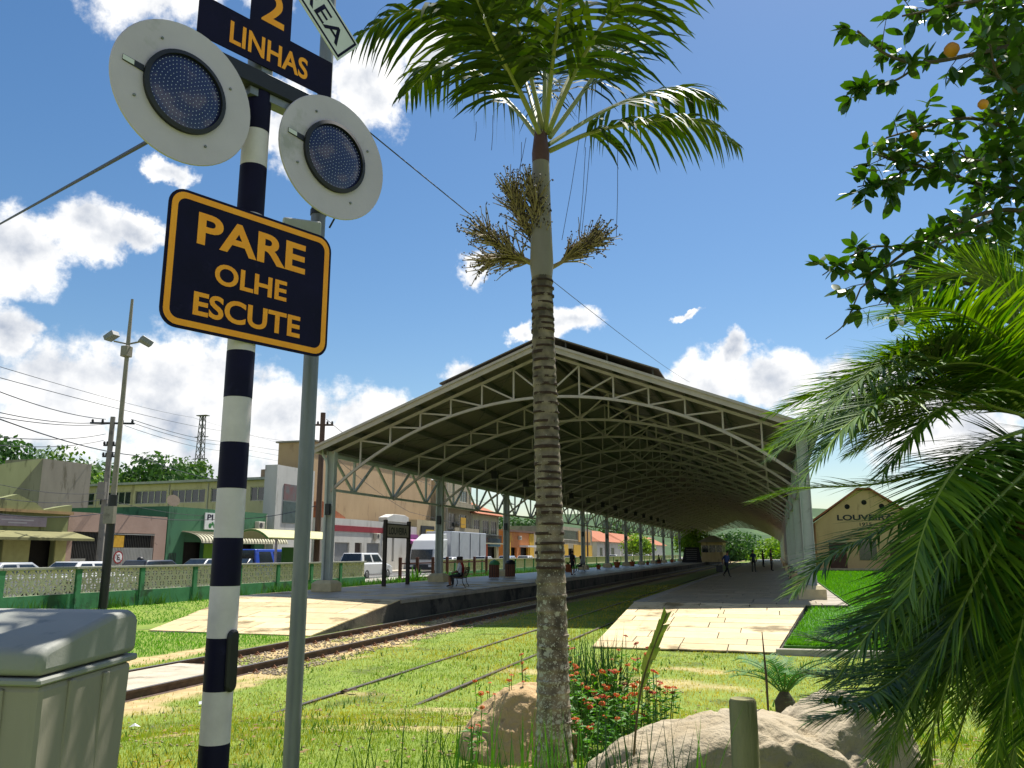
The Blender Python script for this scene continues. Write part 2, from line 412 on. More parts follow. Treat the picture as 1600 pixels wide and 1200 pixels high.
# ================================================================== PLATFORMS
m_slabs = [mat('paving_sand_a', '#bca880', '#cab78f', 3, .7, .35, 30, rand=.13, space='World', spec=.35, c3='#75643f', sc3=.7, th3=.54), mat('paving_sand_b', '#c4b189', '#b39f78', 3, .7, .35, 30, rand=.13, space='World', spec=.35, c3='#75643f', sc3=.7, th3=.54),
           mat('paving_sand_c', '#b09c72', '#bfab84', 3, .7, .35, 30, rand=.13, space='World', spec=.35, c3='#75643f', sc3=.7, th3=.54)]
m_grey = [mat('paving_grey_a', '#8f836d', '#a09480', 3, .42, .15, 25, rand=.14, space='World', spec=.45), mat('paving_grey_b', '#9b8d74', '#857a66', 3, .40, .15, 25, rand=.14, space='World', spec=.45)]
m_joint = mat('paving_joint', '#6f6550', '#5b5342', 8, .95)
m_plw = mat('platform_wall', '#3b3833', '#5a544a', 1.2, .95, .7, 14, c3='#1f1d1b', sc3=.8, th3=.5, space='World')
m_pedge = mat('platform_coping', '#7b7467', '#938b7c', 3, .8, .3, 30, space='World')
def slabs(parent, x0f, x1f, rows, zf, mats, lmin=1.1, lmax=2.0, gap=.012, thick=.03, seed=1):
    """running courses of stone slabs, each its own piece"""
    rnd = random.Random(seed)
    for ya, yb in rows:
        ym = (ya+yb)/2; x = x0f(ym)-rnd.uniform(0, lmin*.8); xe = x1f(ym)
        while x < xe:
            l = rnd.uniform(lmin, lmax); xa, xb = x, x+l
            if xe-xb < .45: xb = xe+5
            def cx(v, y): return min(max(v, x0f(y)), x1f(y))
            dz = rnd.uniform(-.003, .004); pts = []
            for dzz in (-thick, 0):
                for X_, Y_ in ((xa+gap, ya+gap), (xb-gap, ya+gap), (xb-gap, yb-gap), (xa+gap, yb-gap)):
                    X2 = cx(X_, Y_); pts.append((X2, Y_, zf(X2, Y_)+dzz+dz))
            if max(p[0] for p in pts)-min(p[0] for p in pts) > .12 and min(pts[1][0]-pts[0][0], pts[2][0]-pts[3][0]) > .02:
                MB().hexa(pts).build('paving_slab', rnd.choice(mats), parent)
            x = xb
def rowlist(y0, y1, a, b, seed):
    rnd = random.Random(seed); out = []; y = y0
    while y < y1-.01:
        d = rnd.uniform(a, b); e = min(y+d, y1)
        if y1-e < .3: e = y1
        out.append((y, e)); y = e
    return out
PZ, PEND = .70, 212.0
# left platform
LE, LB = -11.9, -18.6
lp = struct(MB().add([], []).box(LB, LE, 25.6, PEND, -.2, PZ-.03).build('left_platform', [m_plw]))
def l_x0(y): return LB + (0 if y > 27 else (27-y)/7.2*1.6)
def l_x1(y): return LE
def l_z(x, y): return PZ if y > 25.6 else PZ-(25.6-y)/5.4*.62
ramp = MB(); ramp.hexa([(-16.9,19.9,-.2),(LE,20.2,-.2),(LE,25.6,-.2),(LB+.3,25.6,-.2),(-16.9,19.9,.03),(LE,20.2,.05),(LE,25.6,PZ-.032),(LB+.3,25.6,PZ-.032)]).build('ramp_base', m_plw, lp)
slabs(lp, l_x0, l_x1, rowlist(20.05, 25.6, .62, .95, 3), l_z, m_slabs, seed=5)
slabs(lp, l_x0, lambda y: LE-.32, rowlist(25.6, 52, .8, 1.0, 4), l_z, m_grey+m_slabs[:1], seed=6)
MB().box(LB, LE-.32, 52, PEND, PZ-.03, PZ-.004).build('far_paving', m_grey[0], lp)
y = 25.6
while y < 70:
    MB().box(LE-.32, LE+.05, y+.008, y+1.19, PZ-.13, PZ+.004).build('coping_stone', m_pedge, lp, bevel=.012); y += 1.2
MB().box(LE-.32, LE+.05, 70, PEND, PZ-.13, PZ+.003).build('far_coping', m_pedge, lp)
# right platform
RL, RR = -4.36, 1.9
rp = struct(MB().box(RL, RR, 26.7, PEND, -.2, PZ-.03).build('right_platform', [m_plw]))
def r_x0(y): return RL + (0 if y > 26.7 else (26.7-y)*.02)
def r_x1(y): return RR if y > 26.7 else .72-(26.7-y)/7*.85
def r_z(x, y): return PZ if y > 26.7 else PZ-(26.7-y)/6.9*.6
MB().hexa([(RL+.12,20.2,-.2),(-.12,19.5,-.2),(.72,26.7,-.2),(RL,26.7,-.2),(RL+.12,20.2,.06),(-.12,19.5,.02),(.72,26.7,PZ-.032),(RL,26.7,PZ-.032)]).build('ramp_base', m_plw, rp)
slabs(rp, r_x0, r_x1, rowlist(19.6, 26.7, .62, .95, 7), r_z, m_slabs, 1.0, 1.9, seed=9)
slabs(rp, lambda y: RL+.32, lambda y: RR, rowlist(26.7, 66, .8, 1.05, 8), r_z, m_grey, 1.0, 1.9, seed=10)
MB().box(RL+.32, RR, 66, PEND, PZ-.03, PZ-.004).build('far_paving', m_grey[1], rp)
y = 26.7
while y < 70:
    MB().box(RL-.05, RL+.32, y+.008, y+1.19, PZ-.13, PZ+.004).build('coping_stone', m_pedge, rp, bevel=.012); y += 1.2
MB().box(RL-.05, RL+.32, 70, PEND, PZ-.13, PZ+.003).build('far_coping', m_pedge, rp)

# lawn with kerb on the right
m_lawn = mat('lawn_soil', '#2f5a14', '#41701c', 3, .95, .5, 30, space='World')
m_kerb = mat('kerb_concrete', '#a59f92', '#8f897c', 4, .9, .3, 30)
LW = MB(); lx = [(.02,19.9,.2),(30,21.5,.3),(30,78,.7),(2.0,78,.7),(2.0,27,.66),(.84,26.7,.62)]
LW.add(lx+[(a,b,-.2) for a,b,c in lx], [(0,1,2,3,4,5)]+[(i,(i+6),6+(i+1)%6,(i+1)%6) for i in range(6)])
lawn = struct(LW.build('lawn', m_lawn))
for i in range(20):
    t0, t1 = i/20, (i+1)/20
    a = Vector((-.15,19.72,0)).lerp(Vector((30,21.32,0)), t0); b_ = Vector((-.15,19.72,0)).lerp(Vector((30,21.32,0)), t1-.0006)
    MB().hexa([(a.x,a.y-.16,-.1),(b_.x,b_.y-.16,-.1),(b_.x,b_.y,-.1),(a.x,a.y,-.1),(a.x,a.y-.16,.16+t0*.1),(b_.x,b_.y-.16,.16+t1*.1),(b_.x,b_.y,.16+t1*.1),(a.x,a.y,.16+t0*.1)]).build('kerb_stone', m_kerb, lawn, bevel=.012)

# ================================================================== CANOPY
RX, Y0, BAY, NB = -8.09, 30.1, 11.7, 15
m_steel = mat('painted_steel', '#aaa09c', '#9a908c', 3, .55, .1, 40, c3='#74705f', sc3=1.6, th3=.62)
m_col = mat('column_paint', '#a9aeaa', '#999e9a', 2, .5, .1, 30, c3='#6d7568', sc3=1.2, th3=.6)
m_roofu = mat('roof_sheet', '#766d60', '#665e53', 1.5, .6, .3, 6, stretch=(1,9,1), c3='#4c463c', sc3=.5)
m_purl = mat('purlin_paint', '#4c4a42', '#3f3d36', 3, .6)
m_foot = mat('footing_concrete', '#bfb08a', '#a69a79', 4, .85, .3, 30)
m_black = mat('black_metal', '#17181a', '#222326', 6, .5)
can = thing('platform_canopy', 'long pitched steel canopy with arched trusses over the station platforms', 'canopy', (RX, Y0, PZ))
LEN = NB*BAY; W = 9.13
def ztop(dx): return 9.75-.385*abs(dx)
def zarc(dx): return 8.06-14.0+math.sqrt(14.0**2-dx*dx)
def half_nodes(): return [i*1.305 for i in range(-7, 8)]
def L3(x, y, z): return (x, y, z-PZ)
# arched truss: chords as the truss part; posts and braces its pieces
ch = MB(); xs = half_nodes()
for i in range(56):
    a = -W+2*W*i/56; b_ = -W+2*W*(i+1)/56
    ch.bar(L3(a,0,zarc(a)), L3(b_,0,zarc(b_)), .11, .10)
for s_ in (-1, 1): ch.bar(L3(s_*W,0,ztop(W)), L3(0,0,ztop(0)), .11, .10)
pieces = []
for i, dx in enumerate(xs):
    if abs(dx) < W-.1 and abs(dx) > .1: pieces.append(('truss_post', L3(dx,0,zarc(dx)), L3(dx,0,ztop(dx))))
for i in range(len(xs)-1):
    a, b_ = xs[i], xs[i+1]
    if a < -.1: pieces.append(('truss_brace', L3(a,0,ztop(a)-.05), L3(b_,0,zarc(b_)+.04))) if i else None
    else: pieces.append(('truss_brace', L3(b_,0,ztop(b_)-.05), L3(a,0,zarc(a)+.04))) if i < len(xs)-2 else None
pieces.append(('truss_post', L3(0,0,zarc(0)), L3(0,0,ztop(0))))
chord = None; pm = []
for k in range(2*NB+1):
    y = k*BAY/2
    if chord is None: chord = ch.build('arch_truss', m_steel, can); t = chord
    else: t = inst(chord.data, 'arch_truss', can, (0, y, 0))
    if k < 4:
        for q, (nm, p, r) in enumerate(pieces):
            if k == 0: pm.append(MB().bar(p, r, .062, .062, (0,1,0)).build(nm, m_steel, t).data)
            else: inst(pm[q], nm, t)
    else:
        if k == 4:
            w = MB()
            for nm, p, r in pieces: w.bar(p, r, .062, .062, (0,1,0))
            web = w.build('truss_web', m_steel, t, kind='stuff').data
        else: o = inst(web, 'truss_web', t); o['kind'] = 'stuff'
# columns
cm = MB()
cm.box(-.17, .17, -.012, .012, 0, 5.6)
for s_ in (-1, 1): cm.box(s_*.17-.012, s_*.17+.012, -.13, .13, 0, 5.6)
cm.box(-.24, .24, -.2, .2, 0, .05); c0 = None
fm = MB(); fm.lathe([(.62,0),(.62,.32),(.42,.44)], n=4); fm.v = [((x*math.cos(.7854)-y*math.sin(.7854)), (x*math.sin(.7854)+y*math.cos(.7854)), z) for x, y, z in fm.v]
pp = MB(); pp.tube([(-.1,-.2,.3),(-.1,-.2,4.95),(-.14,-.2,5.2),(-.32,-.2,5.45),(-.34,-.2,5.7)], .055, 8)
jb = MB().box(-.11, .11, -.25, -.135, 3.0, 3.45)
for s_ in (-1, 1):
    for k in range(NB+1):
        loc = (s_*W, k*BAY, 0)
        if c0 is None:
            c0 = cm.build('column', m_col, can); c0.location = loc; c = c0
            f0 = fm.build('footing', m_foot, c, bevel=.015).data; p0 = pp.build('downpipe', m_col, c, smooth=True).data; j0 = jb.build('junction_box', m_black, c).data
        else:
            c = inst(c0.data, 'column', can, loc, (0,0,0 if s_ < 0 else math.pi)); inst(f0, 'footing', c); inst(p0, 'downpipe', c); inst(j0, 'junction_box', c)
# side trusses between columns
sch = MB(); sch.bar((0,0,4.73-PZ), (0,BAY,4.73-PZ), .1, .1); sch.bar((0,0,6.12-PZ), (0,BAY,6.12-PZ), .12, .14)
sp = []; zb, zt_ = 4.73-PZ, 6.1-PZ
for j in range(3):
    yb = BAY*(j+.5)/3; ya, yc = BAY*j/3+.12, BAY*(j+1)/3-.12
    sp += [('truss_post', (0,yb,zb), (0,yb,zt_)), ('truss_brace', (0,ya,zt_), (0,yb-.05,zb)), ('truss_brace', (0,yc,zt_), (0,yb+.05,zb))]
s0 = None; sm_ = []
for s_ in (-1, 1):
    for k in range(NB):
        loc = (s_*W, k*BAY, 0)
        if s0 is None: s0 = sch.build('side_truss', m_col, can); s0.location = loc; t = s0
        else: t = inst(s0.data, 'side_truss', can, loc)
        if s_ < 0 and k < 3:
            for q, (nm, p, r) in enumerate(sp):
                if k == 0: sm_.append(MB().bar(p, r, .09, .09, (1,0,0)).build(nm, m_col, t).data)
                else: inst(sm_[q], nm, t)
        else:
            if s_ < 0 and k == 3:
                w = MB()
                for nm, p, r in sp: w.bar(p, r, .09, .09, (1,0,0))
                web2 = w.build('truss_web', m_col, t, kind='stuff').data
            else: o = inst(web2, 'truss_web', t); o['kind'] = 'stuff'
# purlins, roof sheets, ridge monitor, gutters, barge boards
for dx in xs:
    if abs(dx) < .1:
        for s_ in (-.15, .15): MB().box(s_-.04, s_+.04, -.7, LEN+.5, ztop(.15)-PZ+.06, ztop(.15)-PZ+.24).build('purlin', m_purl, can)
        continue
    z = ztop(dx)-PZ+.06; MB().box(dx-.04, dx+.04, -.7, LEN+.5, z, z+.2).build('purlin', m_purl, can)
def slope_sheet(name, d0, d1, y0, y1, zoff, th, m, s_):
    z0, z1 = ztop(d0)-PZ+zoff, ztop(d1)-PZ+zoff
    return MB().hexa([(s_*d0,y0,z0),(s_*d1,y0,z1),(s_*d1,y1,z1),(s_*d0,y1,z0),(s_*d0,y0,z0+th),(s_*d1,y0,z1+th),(s_*d1,y1,z1+th),(s_*d0,y1,z0+th)]).build(name, m, can)
for s_ in (-1, 1):
    for k in range(2*NB):
        slope_sheet('roof_sheet', .0 if s_ < 0 else .002, W+.42, -.75 if k == 0 else k*BAY/2+.01, (k+1)*BAY/2+(.7 if k == 2*NB-1 else 0), .28, .05, m_roofu, s_)
    for k in range(NB):
        slope_sheet('monitor_sheet', 0 if s_ < 0 else .002, 4.35, (-.2 if k == 0 else k*BAY+.01), (k+1)*BAY, .72, .05, m_roofu, s_)
    slope_sheet('barge_board', .03, W+.42, -.79, -.74, .06, .22, m_steel, s_)
    slope_sheet('barge_board', .03, W+.42, -.88, -.80, .25, .10, m_steel, s_)
    z = ztop(W+.42)-PZ
    MB().box(min(s_*(W+.40), s_*(W+.58)), max(s_*(W+.40), s_*(W+.58)), -.8, LEN+.6, z+.12, z+.30).build('gutter', m_steel, can)
    g = MB()
    for k in range(0, 2*NB+1):
        for d in (.8, 2.4, 4.1):
            zz = ztop(d)-PZ+.3; g.box(s_*d-.03, s_*d+.03, k*BAY/2-.03, k*BAY/2+.03, zz, zz+.42)
    g.build('monitor_studs', m_purl, can, kind='stuff')
# tie rods crossing under the sheets in the first bays
for k in range(0, 6):
    for s_ in (-1, 1):
        for d0, d1 in ((1.3, 5.22), (5.22, 9.1)):
            z0, z1 = ztop(d0)-PZ, ztop(d1)-PZ; y0_, y1_ = k*BAY/2, (k+1)*BAY/2
            MB().tube([(s_*d0,y0_,z0),(s_*d1,y1_,z1)], .014, 5).build('tie_rod', m_purl, can)
            MB().tube([(s_*d1,y0_,z1),(s_*d0,y1_,z0)], .014, 5).build('tie_rod', m_purl, can)
# little loudspeakers hanging from the arches
sk = None
for k in range(2, 15):
    y = Y0+k*BAY/2; loc = (RX-6.0, y, zarc(6.0)-.42)
    if sk is None:
        sk = thing('loudspeaker', 'small black box loudspeaker hanging under a canopy arch above the left platform', 'loudspeaker', loc, 0, 'loudspeakers under the canopy arches')
        MB().box(-.17, .17, -.13, .13, -.22, .2).build('case', m_black, sk, bevel=.02); MB().box(-.02, .02, -.02, .02, .2, .42).build('bracket', m_black, sk)
        MB().box(-.13, .13, -.142, -.128, -.17, .15).build('grille', mat('speaker_grille', '#26272a', '#111', 60, .8), sk)
    else: copy_tree(sk, None, loc)
from mathutils import noise as mn
# ================================================================== RAILWAY CROSSING SIGNAL
A_ = 1.156628; SE = Vector((math.cos(A_), math.sin(A_), 0)); SN = Vector((math.sin(A_), -math.cos(A_), 0)); ZU = Vector((0,0,1))
MX = Vector((-2.134, 2.925, 0))
m_navy = mat('navy_paint', '#0c0a22', '#131030', 5, .6, .05, 60, spec=.15, c3='#1d1a38', sc3=7, th3=.6)
m_white = mat('mast_white', '#d2c7ca', '#c0b5b8', 9, .55, .1, 60, c3='#9a978f', sc3=5, th3=.66)
m_orange = mat('sign_orange', '#ffa81f', '#f79a16', 12, .6)
m_alu = mat('disc_grey', '#c4b9c4', '#b3a8b3', 2.2, .6, .05, 60, c3='#a09b9b', sc3=2.5, th3=.6)
m_galv = mat('galvanised', '#85888a', '#6d7072', 7, .5, .1, 60, metal=.55, c3='#565957', sc3=6, th3=.6, stretch=(1,1,.25))
m_lens = mat('lamp_lens', '#1d2040', '#2a2e55', 3, .18, coat=.4)
m_led = mat('led_white', '#b9bcd8', None, rough=.3)
m_wsign = mat('crossbuck_white', '#d6d6d4', '#c6c6c4', 6, .5)
sig = thing('crossing_signal', 'black and white striped railway crossing signal with two lamp discs and PARE OLHE ESCUTE board', 'signal', (MX.x, MX.y, .6))
def S(s, z, o=0.0): return MX + SE*s + SN*o + Vector((0,0,z))
zb_ = [.45,.70,.895,1.09,1.285,1.475,1.67,1.87,2.07,2.26,2.46,2.65,2.84,3.04,3.235,3.43,3.66,3.89,4.06,4.28]
mast = MB().tube([S(0,.45), S(0,5.3)], .0565, 28).build('mast', m_galv, sig, world=True, smooth=True)
for i in range(len(zb_)-1):
    MB().tube([S(0,zb_[i]), S(0,zb_[i+1])], .0585 if i % 2 == 0 else .058, 28, caps=False).build('band', m_white if i % 2 else m_navy, mast, world=True, smooth=True)
MB().tube([S(0,4.27), S(0,4.31)], .066, 24).build('collar', m_galv, sig, world=True, smooth=True)
hc = MB(); prof = []
for i in range(14):
    a = 2*math.pi*i/14; prof.append((.028*math.cos(a), (.09 if math.sin(a) > 0 else -.09)+.028*math.sin(a)))
ccam = Vector((-MX.x, -MX.y, 0)).normalized(); cr_ = ccam.cross(ZU)*-1
hd = (ccam*.55+Vector((math.cos(PSI), math.sin(PSI), 0))*.8).normalized(); ht = ZU.cross(hd)
hc.prism(prof, MX+hd*.05+Vector((0,0,1.785)), ht, ZU, hd*.026)
hc.build('hand_hole_cover', m_black, sig, world=True, bevel=.008)
# PARE / OLHE / ESCUTE board
def rrect(x0, x1, z0, z1, r, n=7):
    out = []
    for cx, cz, a0 in ((x1-r, z1-r, 0), (x0+r, z1-r, 90), (x0+r, z0+r, 180), (x1-r, z0+r, 270)):
        for i in range(n+1):
            a = math.radians(a0+90*i/n); out.append((cx+r*math.cos(a), cz+r*math.sin(a)))
    return out
sb = MB(); sb.prism(rrect(-.4,.39,3.07,3.65,.07), S(0,0,.063), SE, ZU, SN*.006); brd = sb.build('warning_board', m_navy, sig, world=True)
bo, bi = rrect(-.388,.378,3.082,3.638,.06), rrect(-.362,.352,3.108,3.612,.038)
rg = MB(); n = len(bo); rg.add([S(a,b,.0705) for a,b in bo]+[S(a,b,.0705) for a,b in bi], [(i,(i+1)%n,n+(i+1)%n,n+i) for i in range(n)]); rg.build('border', m_orange, brd, world=True)
for t, s0, s1, z0, z1 in (('PARE',-.272,.25,3.437,3.574),('OLHE',-.183,.162,3.287,3.38),('ESCUTE',-.266,.24,3.136,3.236)):
    lettering(t, S(s0,z0,.0706), SE, ZU, s1-s0, z1-z0, m_orange, brd, bold=.027)
br = MB()
for z in (3.2, 3.5): br.box(-.1,.1,-.004,.066,z-.02,z+.02)
br.v = [tuple(S(a, c, b)) for a, b, c in br.v]; br.build('clamp', m_galv, sig, world=True)
# two lamp discs on a cross arm
arm = MB(); arm.bar(S(-.40,4.29,.03), S(.40,4.29,.03), .075, .085); arm.build('cross_arm', m_black, sig, world=True, bevel=.006)
MB().bar(S(-.07,4.24,.02), S(.16,4.24,.02), .06, .06).build('arm_bracket', m_galv, sig, world=True)
for s0 in (-.377, .377):
    c = S(s0-.0,4.06,.07)
    d = MB(); d.lathe([(.302,-.006),(.305,0),(.302,.005),(.0,.005)], c, 56, SN); dk = d.build('lamp_disc', m_alu, sig, world=True, smooth=True)
    h = MB(); h.lathe([(.12,-.16),(.15,-.14),(.15,0),(.13,0)], c-SN*.006, 24, SN); h.build('lamp_housing', m_black, dk, world=True, smooth=True)
    r = MB()
    R0, R1 = .176, .158; k = 48; vs = []
    for R_, o_ in ((R0,.006),(R0,.022),(R1,.026),(R1,.012)):
        vs += [c+SE*(R_*math.cos(2*math.pi*i/k))+ZU*(R_*math.sin(2*math.pi*i/k))+SN*o_ for i in range(k)]
    r.add(vs, [(q*k+i, q*k+(i+1)%k, (q+1)*k+(i+1)%k, (q+1)*k+i) for q in range(3) for i in range(k)]); r.build('lamp_bezel', m_black, dk, world=True, smooth=True)
    l = MB(); l.lathe([(.16,.010),(.13,.016),(.08,.020),(.03,.022),(.0,.022)], c, 40, SN); ln = l.build('lens', m_lens, dk, world=True, smooth=True)
    dots = MB()
    for ring in range(1, 10):
        R_ = ring*.0163
        for i in range(int(6*ring)):
            a = 2*math.pi*(i+.5*(ring % 2))/(6*ring); o_ = .0235-.013*(R_/.16)**2*.85
            q = c+SE*(R_*math.cos(a))+ZU*(R_*math.sin(a))+SN*o_
            dots.add([q+SE*(.0021*math.cos(b))+ZU*(.0021*math.sin(b)) for b in [j*math.pi/3 for j in range(6)]], [tuple(range(6))])
    dots.build('led_dots', m_led, ln, world=True, kind='stuff')
    sl_ = MB(); a0 = S(s0-.26,4.095,.0765); sl_.prism([(0,-.008),(.085,-.022),(.085,.006),(0,.016)], a0, SE, ZU, SN*.003); sl_.build('latch_slot', m_black, dk, world=True)
    MB().prism([(0,-.006),(.045,-.012),(.045,.008),(0,.014)], a0+SN*.0032, SE, ZU, SN*.001).build('latch_plate', m_wsign, dk, world=True)
    for a in (.5, 2.1, 3.6, 5.2):
        MB().lathe([(.006,0),(.006,.006),(.003,.008)], c+SE*(.225*math.cos(a))+ZU*(.225*math.sin(a))+SN*.004, 8, SN).build('screw', m_galv, dk, world=True)
# 2 LINHAS board
tb = MB(); tb.prism([(-.345,4.355),(.345,4.355),(.345,4.548),(.105,4.548),(.105,4.80),(-.105,4.80),(-.105,4.548),(-.345,4.548)], S(0,0,.063), SE, ZU, SN*.007)
tbo = tb.build('track_count_board', m_navy, sig, world=True)
lettering('2', S(-.052,4.578,.0712), SE, ZU, .118, .17, m_orange, tbo, bold=.022)
lettering('LINHAS', S(-.198,4.388,.0712), SE, ZU, .404, .108, m_orange, tbo, bold=.022)
MB().bar(S(0,4.33,.045), S(0,4.85,.045), .05, .03, SN).build('board_bracket', m_galv, tbo, world=True)
# crossbuck above: the arm that runs down to the right reads VIA FERREA
cz = 5.0; an = math.radians(-41)
for sg in (-1, 1):
    u = SE*math.cos(an)+ZU*(math.sin(an)*(1 if sg < 0 else -1)); v = u.cross(SN)*-1
    if v.z < 0: v = -v
    o0 = S(0,cz,.085 if sg < 0 else .078)
    c = MB(); c.prism([(-.56,-.093),(.56,-.093),(.56,.093),(-.56,.093)], o0, u, v, SN*.006); cb = c.build('crossbuck_arm', m_wsign, sig, world=True)
    f = MB(); oo = o0+SN*.0066; e = [(-.55,-.083),(.55,-.083),(.55,.083),(-.55,.083)]; g = [(-.538,-.071),(.538,-.071),(.538,.071),(-.538,.071)]
    f.add([oo+u*a+v*b for a,b in e]+[oo+u*a+v*b for a,b in g], [(i,(i+1)%4,4+(i+1)%4,4+i) for i in range(4)]); f.build('border', m_navy, cb, world=True)
    if sg < 0: lettering('VIA FÉRREA', oo+SN*.0003-u*.36-v*.05, u, v, .865, .112, m_navy, cb, bold=.012)

# ------------------------------------------------------------------ galvanised pole behind it, with a grey box
gp = atD(471, 864, 4.35); gp = Vector((gp.x, gp.y, 0))
pole = thing('galvanised_pole', 'plain grey galvanised steel pole standing just behind the striped crossing mast', 'pole', (gp.x, gp.y, .55))
MB().tube([gp+ZU*.45, gp+ZU*5.9], .039, 24).build('tube', m_galv, pole, world=True, smooth=True)
bx = MB().box(-.1,.1,-.05,.05,-.09,.09); bxo = bx.build('cable_box', mat('box_grey','#b9bab8','#a5a6a4',8,.5), pole, bevel=.008)
pb = P(470, 372, 4.42)-Vector((gp.x, gp.y, .55)); bxo.location = pb; bxo.rotation_euler = (0,0,PSI+.35)
cl = MB().tube([gp+Vector((.03,-.04,4.02)), gp+Vector((.08,-.02,4.03)), gp+Vector((.1,0,3.97)), gp+Vector((.06,.02,3.93))], .006, 6); cl.build('loose_cable', m_black, pole, world=True)
MB().tube([gp+ZU*4.0, gp+ZU*4.03], .044, 18).build('strap', m_black, pole, world=True)

def wire(name, label, pts, r, sag=0, n=14):
    q = []
    for a, b in zip(pts[:-1], pts[1:]):
        a, b = Vector(a), Vector(b)
        for i in range(n+1):
            if q and i == 0: continue
            t = i/n; q.append(a.lerp(b, t)-ZU*(4*sag*t*(1-t)))
    m = MB().tube(q, r, 5); o = m.build(name, m_black, origin=tuple(pts[0]))
    return tag(o, label, 'cable')
wire('signal_cable', 'thick black cable running left from behind the left lamp disc', [S(-.3,4.02,-.1), P(0, 350, 9.5), P(-220, 470, 16)], .011)
wire('guy_wire', 'thin wire slanting down from the galvanised pole across the sky to the canopy roof', [gp+ZU*4.72, (-2.6, 29.4, 8.16)], .0045, .12, 24)

# ------------------------------------------------------------------ grey litter bin on its post
m_bin = mat('bin_plastic', '#8c8d86', '#82837c', 3, .6, .08, 80, spec=.25, c3='#6a6f6b', sc3=3.5, th3=.58)
m_bin2 = mat('bin_body', '#928c7e', '#868072', 3, .62, .08, 80, spec=.25, c3='#615d55', sc3=2.5, th3=.58, stretch=(1,1,.3))
b0p = P(140, 1010, 2.62)
bn = thing('litter_bin', 'grey plastic litter bin with sloping lid at the left edge', 'litter bin', (b0p.x, b0p.y, .6), 0)
# local frame: e1 runs along the long side (front-left to back-right), e2 across to the left
e1 = (P(215,950,2.95)-P(60,1000,2.45)); e1.z = 0; e1.normalize(); e2 = Vector((-e1.y, e1.x, 0))
o_ = P(58, 1058, 2.45); o_ = Vector((o_.x, o_.y, 0))
zt, zl = 2.015, 1.86
DP, WD = .50, .55
def Bp(a, b, z): return o_+e1*a+e2*b+ZU*z
zr = P(58,1058,2.45).z; o_ = o_+e1*.012
side = [(0,zr-.004),(DP,zr+.016),(DP,zr+.125)]
side += [(DP-.012, zr+.148),(DP-.05, zr+.164),(DP-.16, zr+.158),(.03, zr+.082),(.008, zr+.07),(0, zr+.055)]
lid = MB(); lid.prism(side, o_, e1, ZU, e2*WD); lid.build('lid', m_bin, bn, world=True, smooth=True, bevel=.022, seg=3)
rim = MB(); rim.prism([(-.004,zr-.03),(DP+.004,zr-.01),(DP+.004,zr+.012),(-.004,zr-.008)], o_-e2*.004, e1, ZU, e2*(WD+.008)); rim.build('rim', m_bin, bn, world=True, bevel=.006)
bd = MB(); bd.hexa([Bp(.028,.02,zr-.78),Bp(DP-.035,.02,zr-.78),Bp(DP-.035,WD-.02,zr-.78),Bp(.028,WD-.02,zr-.78),Bp(.012,.006,zr-.028),Bp(DP-.012,.006,zr-.012),Bp(DP-.012,WD-.006,zr-.012),Bp(.012,WD-.006,zr-.028)])
bd.build('body', m_bin2, bn, world=True, bevel=.02, seg=2)
for a in (.155, .33):
    rb_ = MB(); rb_.hexa([Bp(a,.03,zr-.75),Bp(a+.025,.03,zr-.75),Bp(a+.025,.06,zr-.75),Bp(a,.06,zr-.75),Bp(a-.012,-.003,zr-.03),Bp(a+.02,-.003,zr-.03),Bp(a+.02,.02,zr-.03),Bp(a-.012,.02,zr-.03)]); rb_.build('rib', m_bin2, bn, world=True, bevel=.004)
for b_ in (.12, .4):
    rb_ = MB(); rb_.hexa([Bp(.036,b_,zr-.75),Bp(.06,b_,zr-.75),Bp(.06,b_+.03,zr-.75),Bp(.036,b_+.03,zr-.75),Bp(.001,b_,zr-.04),Bp(.02,b_,zr-.04),Bp(.02,b_+.03,zr-.04),Bp(.001,b_+.03,zr-.04)]); rb_.build('rib', m_bin2, bn, world=True, bevel=.004)
MB().tube([Bp(DP/2,WD+.04,.5), Bp(DP/2,WD+.04,1.7)], .03, 14).build('post', m_galv, bn, world=True, smooth=True)
MB().lathe([(.011,0),(.011,.012),(.004,.014)], Bp(-.0,.19,zr+.035), 10, -e1).build('lock', m_black, bn, world=True)

# ================================================================== FOREGROUND PLANTS
m_frond = mat('palm_leaf', '#22360f', '#334a17', 7, .55, transl=.17, spec=.15, space='World', cattr=('tint', '#566524'))
m_frond2 = mat('date_palm_leaf', '#284a14', '#3c621a', 7, .52, transl=.30, spec=.35, space='World', cattr=('tint', '#86a234'))
m_rach = mat('palm_rachis', '#7f8a4c', '#918d58', 9, .5)
m_rach2 = mat('date_palm_rachis', '#7a8f3c', '#8c9a4a', 9, .5)
def crv(pts, n):
    """Catmull-Rom through points"""
    pts = [Vector(p) for p in pts]; q = [pts[0]*2-pts[1]]+pts+[pts[-1]*2-pts[-2]]; out = []
    k = len(pts)-1
    for i in range(n+1):
        t = i/n*k; s = min(int(t), k-1); t -= s; a, b, c, d = q[s:s+4]
        out.append(((b*2)+(c-a)*t+(a*2-b*5+c*4-d)*t*t+(b*3-a-c*3+d)*t**3)*.5)
    return out
